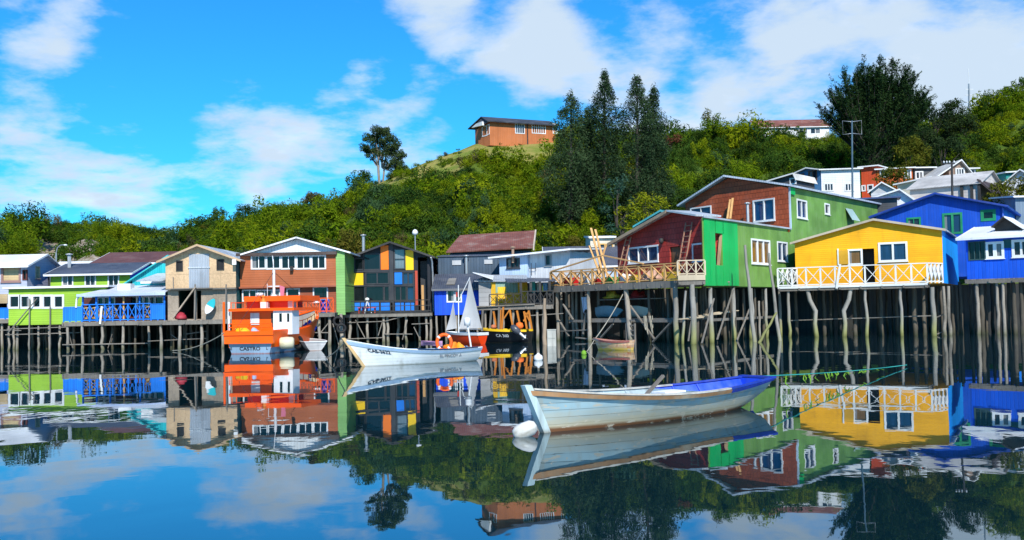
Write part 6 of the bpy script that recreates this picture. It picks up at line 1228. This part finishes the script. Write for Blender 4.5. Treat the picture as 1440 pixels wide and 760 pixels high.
s0, s1, s2 = lo(643.5, 463, 62.7), lo(657.5, 391.5, 62.2), lo(675, 462, 61.8); sailm = mat('grey_sailcloth', (.50, .49, .48), var=.05, dirt=.1, rough=.8)
def sail(A_, B_, C_, bulge, name):
    mb = MB(); n = 8; g = []
    for i in range(n+1):
        for j in range(n+1-i):
            u_, v_ = i/n, j/n; p = A_*(1-u_-v_)+B_*u_+C_*v_; p = p+Vector((0, bulge*math.sin(math.pi*min(1, u_+v_))*math.sin(math.pi*(1-u_)), 0)); g.append(p)
    ix = {}; k = 0
    for i in range(n+1):
        for j in range(n+1-i): ix[i, j] = k; k += 1
    f = [(ix[i, j], ix[i+1, j], ix[i, j+1]) for i in range(n) for j in range(n-i)] + [(ix[i+1, j], ix[i+1, j+1], ix[i, j+1]) for i in range(n) for j in range(n-i-1)]
    mb.add(g, f, 0, True); g2 = [p+Vector((0, .012, 0)) for p in g]; mb.add(g2, [tuple(reversed(x)) for x in f], 0, True); return mb.build(name, sailm, r)
sail(Vector((m0.x, -.04, s0.z)), Vector((s1.x, -.15, s1.z)), Vector((s2.x, -.25, s2.z)), -.12, 'mainsail')
j0, j1, j2 = lo(637, 425, 63), lo(625, 465, 63.3), lo(640, 462, 62.9); sail(Vector((j1.x, .0, j1.z)), Vector((j0.x, 0, j0.z)), Vector((j2.x, -.15, j2.z)), -.06, 'jib')
MB().tube([(m0.x, -.06, s0.z-.06), (s2.x, -.27, s2.z-.06)], .03, 8).build('boom', metal, r); MB().tube([(m1.x, 0, m1.z-1.0), (s1.x, -.16, s1.z+.05)], .025, 8).build('sprit', white, r)
MB().box(m0.x-.02, -.06, m1.z-.75, m0.x+.22, -.045, m1.z-.45).build('pennant', mat('red_pennant', (.6, .06, .04)), r)
mb = MB(); c1 = (s0+s1*1.0+s2*1.2)/3.2; mb.hexa([(c1.x-.25, -.42, c1.z+.0), (c1.x-.02, -.42, c1.z-.25), (c1.x+.1, -.42, c1.z-.2), (c1.x-.1, -.42, c1.z+.18)], [(c1.x-.25, -.41, c1.z+.0), (c1.x-.02, -.41, c1.z-.25), (c1.x+.1, -.41, c1.z-.2), (c1.x-.1, -.41, c1.z+.18)]); mb.build('sail_patch', mat('coral_patch', (.75, .25, .15)), r)
# pink kayak hidden behind
a, b = at(622, 478, 64.5), at(606, 476, 65.5); r, L = boat('kayak', 'pink kayak lying on the water behind the lifebuoy', a, (a.x-1.5, a.y+1.2)); kh = Hull(L, .5, lambda t: .13+.08*abs(t-.5), lambda t: -.06, tw=.05, full=.5, p=.5); kh.outer().build('hull', mat('pink_plastic', (.70, .38, .62), rough=.35), r); kh.inner(.10, wall=.04).build('deck', mat('pink_plastic', (.70, .38, .62), rough=.35), r)

# --- orange fishing boat seen from astern
ps, pb = at(351, 490, 54.), at(444, 478, 63.2)
r, L = boat('fishing_boat', 'orange fishing boat with a wheelhouse, white mast and grey stern reading CASTRO', ps, pb)
B_ = 3.0
hl = Hull(L, B_, lambda t: 1.22 + .05*t + 1.1*max(0, t-.3)**1.6*1.75, lambda t: -.35+.3*t**4, tw=.92, xk0=.12, xk1=L-1.3, full=.4, p=.09, bowfull=2.4)
om = mat('orange_hull_paint', (.95, .112, .002), var=.05, dirt=.06, dirtc=(.5, .1, .03), rough=.38); gm_ = mat('grey_blue_hull', (.22, .33, .45), var=.08, dirt=.15, rough=.45, band=(.03, .14, (.28, .07, .03)))
hl.outer().build('hull', gm_, r)
for sd in (1, -1): hl.strip(.44, 1.0, .003, .05, 0, 1., sd).build('top_strake', om, r)
yb = hl.pt(0, 1, 1).y+.05; MB().box(-.14, -yb, .56, .06, yb, 1.24).build('transom_top', om, r); MB().box(-.2, -yb-.03, 1.02, -.142, yb+.03, 1.10).build('transom_moulding', om, r)
dk = mat('boat_deck_grey', (.30, .28, .26), var=.2, dirt=.2); hl.inner(1.02, wall=.06).build('deck', dk, r)
for sd in (1, -1): hl.caprail(.16, .07, 0, .985, sd).build('bulwark_cap', om, r)
blk_l = mat('black_lettering', (.02, .02, .03)); tf = lambda y0, z0: (lambda x, y_, z_: Vector((-.025-z_ + .12*max(0, 1-(z0+y_+.35)/1.57), -(y0+x) , z0+y_)))
# the stern face looks towards -x; text runs from port to starboard as read from astern
tw_ = MB(); 
text_mesh('CASTRO', .27, blk_l, lambda x, y_, z_: Vector((.12*(1-(.19+y_+.35)/1.57)-.012-z_, .62-x, .19+y_)), r, wdt=1.18); text_mesh('E', .2, blk_l, lambda x, y_, z_: Vector((.12*(1-(.22+y_+.35)/1.57)-.012-z_, 1.16-x, .22+y_)), r); text_mesh('L', .2, blk_l, lambda x, y_, z_: Vector((.12*(1-(.22+y_+.35)/1.57)-.012-z_, -.95-x, .22+y_)), r)
redo = mat('red_orange_paint', (.75, .05, .008), var=.06, dirt=.08, rough=.4)
# wheelhouse, from measured pixels on its aft face
Mi = r.matrix_basis.inverted()
def bl_(px, py, x_):                  # point of the boat's own plane x = x_ seen at a pixel
    o = Mi @ EYE; d = Mi.to_3x3() @ ray(px, py); t = (x_-o.x)/d.x; p = o+d*t; return p.y, p.z
xa = 2.1; yl, _ = bl_(326, 455, xa); yr, zlo = bl_(388, 466, xa); zr_ = bl_(350, 438, xa)[1]; xf = xa+3.0
MB().box(xa, yr, 1.02, xf, yl, zr_).build('cabin', om, r)
c0 = bl_(352.5, 440.5, xa); c1 = bl_(365, 457, xa); MB().box(xa-.05, c1[0], c1[1], xa-.003, c0[0], c0[1]).build('white_hatch', white, r)
c0 = bl_(381.5, 440, xa); c1 = bl_(386, 460, xa); MB().box(xa-.04, c1[0], c1[1], xa-.003, c0[0], c0[1]).build('door_slot', darkw, r)
y2, _ = bl_(411, 455, xa-.35); cw = MB().box(xa-.35, y2, 1.0, xa+.6, yr-.004, zr_); cw = cw.build('white_side_cabin', white, r)
for a_, b_ in ((393, 396.5), (404, 407)):
    c0 = bl_(a_, 441, xa-.35); c1 = bl_(b_, 452.5, xa-.35); MB().box(xa-.385, c1[0], c1[1], xa-.353, c0[0], c0[1]).build('window', pane, cw)
yA, zA = bl_(321, 434.5, xa-.5); yB = bl_(413, 436, xa-.5)[0]; MB().box(xa-.5, yB, zr_+.003, xf+.2, yA, zr_+.16).build('cabin_roof', om, r)
xw = xa+.7; y3 = bl_(347, 430, xw)[0]; y4 = bl_(405, 430, xw)[0]; zt_ = bl_(380, 424, xw)[1]; wh = MB().box(xw, y4, zr_+.165, xf-.2, y3, zt_).build('wheelhouse', redo, r)
c0 = bl_(373.5, 426, xw); c1 = bl_(379.5, 434, xw); fwm = MB().box(xw-.03, c1[0], c1[1], xw-.003, c0[0], c0[1]).build('window', white, wh); MB().box(xw-.045, c1[0]+.05, c1[1]+.05, xw-.032, c0[0]-.05, c0[1]-.05).build('pane', pane, fwm)
y5 = bl_(343, 421, xw-.4)[0]; y6 = bl_(422, 421, xw-.4)[0]; zt2 = bl_(380, 416.5, xw-.4)[1]; MB().box(xw-.4, y6, zt_+.003, xf+.2, y5, zt2).build('upper_roof', om, r)
c0 = bl_(404, 425, xw); MB().box(xw-.02, y4-.3, zr_+.17, xw+.5, y4-.004, zt_-.003).build('wheelhouse_side', white, r)
ym, zm_ = bl_(385, 380, xw+.5); MB().tube([(xw+.5, ym, zt2-.02), (xw+.5, ym, zm_)], .085, 8).build('mast', white, r); MB().tube([(xw+.5, ym, zm_), (xw+.5, bl_(383, 360, xw+.5)[0], bl_(383, 360, xw+.5)[1])], .02, 6).build('aerial', white, r)
MB().beam((xw+.5, ym-.35, zm_-.95), (xw+.5, ym+.35, zm_-.95), .07).build('cross_tree', white, r); MB().lathe([(.22, 0), (.1, .1), (.001, .12)], (xw+.5, ym, zt2), 10).build('mast_foot', white, r)
mb = MB(); mb.add([(xw+.5, ym-.35, zm_-.9), (xw+.6, ym-.62, zm_-1.0), (xw+.62, ym-.55, zm_-1.55), (xw+.52, ym-.38, zm_-1.5)], [(0, 1, 2, 3), (3, 2, 1, 0)]); mb.build('pennant', mat('pink_flag', (.65, .2, .3)), r)
yq, zq_ = bl_(365, 424, xa-.2); f_ = MB(); f_.lathe([(.001, 0), (.2, 0), (.2, .34), (.1, .44), (.1, .62), (.16, .66), (.001, .74)], (xa+.3, yq, zr_+.17), 12); f_.build('funnel', mat('amber_paint', (.80, .22, .01)), r)
for px in (317, 324): 
    y_, zt3 = bl_(px, 425, xa); MB().tube([(xa-.2, y_, 1.1), (xa-.2, y_, zt3)], .07, 8).build('post', om if px == 317 else white, r)
for yy in (yA+-.1, yB+.1):
    mb = MB(); mb.tube([(xa-.35, yy, zr_+.5), (xf-.2, yy, zr_+.5)], .025, 6)
    for x_ in (xa-.35, xa+.2): mb.tube([(x_, yy, zr_+.165), (x_, yy, zr_+.5)], .025, 6)
    mb.build('roof_rail', om, r)
MB().tube([(xw+.5, ym, zm_-.1), (L-.2, 0, hl.sheer(1)+.1)], .014, 5).build('forestay', darkw, r); MB().tube([(xw+.5, ym, zm_-.1), (.1, .9, 1.3)], .012, 5).build('backstay', darkw, r)
MB().box(xa-.1, bl_(371, 430, xa)[0]-.16, zr_+.165, xa+.25, bl_(371, 430, xa)[0]+.16, zr_+.5).build('roof_box', white, r)
MB().tube([(xw+.9, ym+.6, zt2), (xw+.9, ym+.6, zt2+.75)], .02, 6).build('aerial', white, r); MB().lathe([(.001, 0), (.2, .02), (.22, .12), (.2, .2), (.001, .22)], (xw+.2, ym+.75, zt2+.003), 12).build('radar_dome', white, r)
mb = MB(); hh_ = [hl.pt(.02+.02*i, 1.0, 1) for i in range(3)]
for i in range(7):
    t_ = .34+.085*i; p_ = hl.pt(t_, 1., -1); mb.tube([(p_.x, p_.y+.08, p_.z+.05), (p_.x, p_.y+.08, p_.z+.45)], .022, 5)
mb.tube([(hl.pt(.34+.085*i, 1., -1).x, hl.pt(.34+.085*i, 1., -1).y+.08, hl.pt(.34+.085*i, 1., -1).z+.45) for i in range(7)], .022, 5); mb.build('bow_rail', om, r)
mb = MB(); yA2, yB2 = 1.3, -1.25
for zz in (1.45, 1.65): mb.tube([(.15, yA2, zz), (.15, yB2, zz)], .025, 6); 
for yy in (yA2, .65, 0, -.65, yB2): mb.tube([(.15, yy, 1.2), (.15, yy, 1.66)], .025, 6)
mb.build('stern_rail', om, r)
for px, py, lb_, mt_ in ((341, 466, 'yellow tarpaulin bundle on the aft deck of the orange fishing boat', yelp), (358, 466, 'white and blue bundle on the aft deck of the orange fishing boat', mat('pale_blue_cloth', (.4, .5, .7)))):
    y_, z_ = bl_(px, py, 1.2); p = r.matrix_basis @ Vector((1.2, y_, 1.03)); lump('bundle', lb_, 'bundle', p, 1.0 if px == 341 else .5, .6, .36, mt_, int(px))
y_, z_ = bl_(431, 452, 6.6); p = r.matrix_basis @ Vector((6.4, -.75, 1.05)); lump('tarpaulin_heap', 'bright blue tarpaulin on the foredeck of the orange fishing boat', 'tarpaulin', p, .8, .6, .55, mat('blue_tarp', (.01, .10, .65), var=.1), 8)
p = r.matrix_basis @ Vector((7.6, -.55, 1.3)); lump('net_heap', 'cream net heap in the bow of the orange fishing boat', 'fishing net', p, .8, .7, .75, mat('cream_net', (.55, .42, .25), var=.3), 9)
a = at(404, 488, 54.6); fm = mat('cream_fender', (.66, .60, .42), var=.1, dirt=.3, dirtc=(.3, .25, .1), rough=.5); mb = MB(); mb.lathe([(.001, 0), (.24, .02), (.31, .1), (.33, .4), (.31, .72), (.24, .8), (.001, .82)], (0, 0, 0), 14)
o = mb.build('fender', fm, None, (a.x-.42, a.y-.1, .55)); o.rotation_euler = (0, R(90), R(8)); tag(o, 'big cream cylinder fender hung beside the stern of the orange fishing boat', 'fender')
a = at(421, 487, 57); mb = MB(); mb.tube([(math.cos(t)*.3, 0, math.sin(t)*.3) for t in [2*math.pi*i/18 for i in range(19)]], .11, 8, cap=False); o = mb.build('tyre_fender', black, None, (a.x-.1, a.y, .5)); o.rotation_euler.z = R(55); tag(o, 'black tyre fender between the orange fishing boat and the grey dinghy', 'tyre')
s_ = r.matrix_basis @ Vector((.05, 1.45, 1.2)); e3 = at(243, 503, 60); rope('stern_line', 'long pale mooring rope from the orange fishing boat towards the plywood house stilts', [s_, (e3.x, e3.y, .05)], .025, sag=.25)
# --- grey dinghy
ps, pb = at(449, 490, 56.5), at(430, 486, 59.5); r, L = boat('dinghy', 'small pale grey dinghy tied behind the bow of the orange fishing boat', (ps.x-.2, ps.y), (ps.x-1.2, ps.y+2.6)); hl = Hull(L, 1.5, lambda t: .52+.12*t**2, lambda t: -.12+.1*t**3, tw=.86, xk0=.12, xk1=L-.35, full=.4, p=.4)
dg_ = mat('pale_grey_hull', (.48, .47, .47), 'lap', .14, var=.05, dirt=.2, band=(.02, .1, (.35, .2, .15))); hl.outer().build('hull', dg_, r); hl.inner(.12).build('inside_planking', mat('dinghy_inside', (.3, .3, .31), var=.15), r)
for sd in (1, -1): hl.caprail(.07, .03, 0, .98, sd).build('gunwale', white, r)
hl.thwart(.4, .35).build('thwart', white, r); MB().box(-.03, -.64, .5, .05, .64, .545).build('transom_cap', white, r)
# --- black and yellow work boat
ps, pb = at(745, 480, 63.2), at(672, 478, 64.2); r, L = boat('work_boat', 'black work boat with yellow gunwale, orange frames and a tilted outboard motor', ps, pb)
hl = Hull(L, 1.9, lambda t: .70+.16*t**2, lambda t: -.2+.15*t**4, tw=.86, xk1=L-.5, full=.4, p=.36); hl.outer().build('hull', mat('black_hull', (.012, .013, .016), var=.15, dirt=.08, rough=.35, band=(.0, .1, (.12, .1, .06))), r); hl.inner(.2).build('inside_planking', darkw, r)
ylp = mat('yellow_gunwale', (.82, .50, .01), var=.06, dirt=.1)
near = 1 if (r.matrix_basis @ Vector((L/2, 1, 0))).y < (r.matrix_basis @ Vector((L/2, -1, 0))).y else -1
for sd in (1, -1): hl.caprail(.16, .14, 0, .985, sd).build('gunwale', ylp, r)
text_mesh('CA 360', .26, mat('pale_lettering', (.7, .7, .7)), on_hull(hl, .60, .62, near, -1), r, wdt=1.1)
ofr = mat('orange_frame_paint', (.50, .17, .02), var=.25, dirt=.1); Mi = r.matrix_basis.inverted()
def wl(px, py, y_=0.):
    o = Mi @ EYE; d = Mi.to_3x3() @ ray(px, py); t = (y_-o.y)/d.y; return o+d*t
for a_ in ((705.5, 466, 708, 432), (703, 466, 704, 436), (709, 448, 717, 436), (717, 436, 721, 458), (694, 438, 698, 460), (727, 437, 731, 456), (737, 438, 741, 463), (743.5, 437, 748, 463), (739, 440, 745, 452), (736.5, 452, 744, 437)): 
    MB().beam(wl(a_[0], a_[1]), wl(a_[2], a_[3]), .11, .08).build('frame_post', ofr, r)
for a_ in ((678, 466, 679, 436), (689, 462, 691, 436), (701, 466, 702, 432)): MB().beam(wl(a_[0], a_[1], .5), wl(a_[2], a_[3], .5), .12, .08).build('frame_post', grayw, r)
for px in (703.5, 706): pass
p = wl(730.5, 459, .3*near); MB().lathe([(.001, -.24), (.2, -.18), (.27, 0), (.2, .2), (.001, .26)], p, 12).build('float_ball', mat('orange_float', (.85, .16, .02)), r)
p = wl(694, 460, .2*near); MB().lathe([(.001, -.14), (.2, -.1), (.22, .05), (.1, .14), (.001, .15)], p, 10).build('net_bundle', mat('rust_net', (.5, .14, .05)), r)
a = at(723, 462, 62.4); om_ = empty('outboard_motor', a, 0, 'dark outboard motor tilted up at the side of the black work boat', 'outboard motor')
b_ = at(739, 476, 62.2)-a; mb = MB(); d = b_.normalized(); mb.tube([tuple(d*k) for k in (-.25, -.15, .1, .35, .5)], [.08, .2, .24, .2, .1], 10); mb.build('cowling', mat('dark_cowling', (.05, .055, .07), rough=.3), om_); MB().tube([tuple(d*.45), tuple(d*b_.length)], [.1, .07], 8).build('leg', mat('silver_leg', (.5, .52, .54), metal=.4, rough=.35), om_)
mb = MB(); e_ = d*b_.length; 
for k in range(3): an = k*2.094; w_ = Vector((math.sin(an)*.18, .06, math.cos(an)*.18)); mb.hexa([e_+w_*.1+Vector((0, -.01, 0)), e_+w_+Vector((.05, -.03, .03)), e_+w_+Vector((-.05, .01, .03)), e_+w_*.3+Vector((-.05, .02, 0))], [e_+w_*.1+Vector((0, .01, 0)), e_+w_+Vector((.05, -.01, .03)), e_+w_+Vector((-.05, .03, .03)), e_+w_*.3+Vector((-.05, .04, 0))])
mb.build('propeller', mat('silver_leg', (.5, .52, .54)), om_)
# --- red and yellow worn rowing boat
ps, pb = at(889, 488, 49.4), at(835, 488, 50.4); r, L = boat('rowing_boat', 'small worn red and yellow rowing boat under the timber terrace', ps, pb)
hl = Hull(L, 1.05, lambda t: .50-.06*math.sin(math.pi*t)+.12*t**2, lambda t: -.12, tw=.7, xk1=L-.3, full=.45, p=.45); hl.outer().build('hull', mat('worn_red_yellow', (.62, .40, .22), 'lap', .12, chips=.9, chipc=(.5, .4, .36), var=.2, dirt=.5, dirtc=(.42, .08, .06), band=(.1, .2, (.62, .42, .06)), dscale=3.5), r); hl.inner(.1).build('inside_planking', mat('worn_red_inside', (.30, .10, .08), var=.3, dirt=.3), r)
for sd in (1, -1): hl.strip(.84, .99, -.01, .03, 0, 1, sd).build('rub_rail', mat('worn_red_rail', (.45, .12, .10), var=.3, dirt=.4, dirtc=(.55, .4, .35)), r)
hl.thwart(.35, .36).build('thwart', neww, r); hl.thwart(.7, .36).build('thwart', neww, r)
bw = r.matrix_basis @ Vector((L-.05, 0, .52)); e4 = at(879, 408, 61); rope('mooring_rope', 'pale rope rising from the red and yellow rowing boat to a terrace stilt', [bw, (e4.x, e4.y, e4.z)], .03, sag=.15); e5 = at(824, 497, 48.5); rope('bow_line', 'short pale rope dropping from the red and yellow rowing boat into the water', [bw, (e5.x, e5.y, -.05)], .02, sag=.02)
# --- skiffs stored on the shelf under the terrace
def skiff(label, px, py, v, tilt, mt, rz, Ls=2.0):
    u_, z_ = terrace.uz(px, py, v); p = terrace.w((u_, v, z_)); r = empty('skiff', p, terrace.root.rotation_euler.z+rz, label, 'boat'); r.rotation_euler.x = tilt; h_ = Hull(Ls, 1.1, lambda q: .42+.1*q**2, lambda q: .02, tw=.75, xk0=.05, xk1=Ls-.3, full=.42, p=.4); h_.outer().build('hull', mt, r); h_.inner(.1).build('inside_planking', mt, r)
    for sd in (1, -1): h_.caprail(.06, .03, 0, .98, sd).build('gunwale', mt, r)
    for q in (.3, .6): h_.thwart(q, .28, .16).build('thwart', mt, r)
skiff('pale blue skiff tipped on its side on the shelf under the terrace', 838, 446, 1.4, R(-38), mat('skiff_blue', (.30, .42, .48), var=.12, dirt=.2), R(12)); skiff('cream skiff lying upside up beside the thick leaning terrace stilt', 886, 446, 1.3, R(-30), mat('skiff_cream', (.50, .52, .42), var=.1, dirt=.2), R(-10))
# --- clutter among the stilts
a = terrace.uz(913, 450, .2); p = terrace.w((a[0], .2, zterr-1.95)); q = random.Random(12); rt_ = empty('rope_tangle', p, 0, 'tangle of pale old rope hanging from the storage shelf under the terrace', 'rope')
for i in range(4):
    x = q.uniform(-.3, .3); l = q.uniform(.7, 1.3); w_ = q.uniform(.12, .3); MB().tube([(x+w_*math.sin(t*2.2+i)*.5+w_*(.5-abs(t-.5)), q.uniform(-.05, .05), -l*math.sin(math.pi*t)) for t in [k/14 for k in range(15)]], .022, 5).build('strand', ropem, rt_)
a = terrace.uz(822, 418, .5); p = terrace.w((a[0], .5, a[1])); cl = MB(); n = 6
g_ = [(-.35+.7*i/n, .05*math.sin(i*1.7), 0) for i in range(n+1)] + [(-.28+.6*i/n+.05*math.sin(i), .08*math.sin(i*1.3+1), -.95-.18*math.sin(i*1.1)) for i in range(n+1)]
cl.add(g_, [(i, i+1, n+2+i, n+1+i) for i in range(n)]); cl.add([(x, y+.012, z) for x, y, z in g_], [(n+1+i, n+2+i, i+1, i) for i in range(n)]); o = cl.build('hanging_cloth', mat('pale_lilac_cloth', (.55, .56, .66), var=.1), None, p); o.rotation_euler.z = terrace.root.rotation_euler.z; tag(o, 'pale cloth hanging from the terrace floor among the stilts', 'cloth')
for px, py, lb in ((475, 452, 'black tyre hung on the stilts under the green side wall'), (480, 462, 'black tyre hanging a little lower beside the black house deck')):
    a = at(px, py, 64.4); mb = MB(); mb.tube([(math.cos(t)*.26, 0, math.sin(t)*.26) for t in [2*math.pi*i/18 for i in range(19)]], .09, 8, cap=False); o = mb.build('tyre', black, None, a); o.rotation_euler.z = R(20); tag(o, lb, 'tyre')
# --- loose float
a = at(757, 504, wd(757, 507)); mb = MB(); mb.lathe([(.001, -.15), (.13, -.12), (.2, 0), (.17, .12), (.07, .19), (.04, .24), (.001, .25)], (0, 0, .07), 14); tag(mb.build('mooring_buoy', whp, None, (a.x, a.y, 0)), 'small round white buoy floating alone in open water', 'buoy')
a = at(821, 496, wd(821, 499)); mb = MB(); mb.lathe([(.001, -.1), (.1, -.08), (.13, 0), (.09, .12), (.001, .16)], (0, 0, .05), 12); tag(mb.build('mooring_buoy', weedm, None, (a.x, a.y, 0)), 'small lime green buoy next to the red and yellow rowing boat', 'buoy')
# ---------------------------------------------------------------- camera
cd = bpy.data.cameras.new('camera'); cam = bpy.data.objects.new('camera', cd); C.objects.link(cam); S.camera = cam
cd.sensor_fit = 'HORIZONTAL'; cd.sensor_width = 36; cd.lens = F/1440*36; cd.clip_end = 5000; cd.clip_start = .1
rt = _R*math.cos(ROLL) - _U*math.sin(ROLL); up = _R*math.sin(ROLL) + _U*math.cos(ROLL); m = Matrix((rt, up, -_F)).transposed().to_4x4(); m.translation = EYE; cam.matrix_world = m
S.render.resolution_x, S.render.resolution_y = 1024, 540
S.cycles.max_bounces = 6; S.cycles.diffuse_bounces = 3; S.cycles.glossy_bounces = 3; S.cycles.transmission_bounces = 2; S.cycles.use_denoising = True
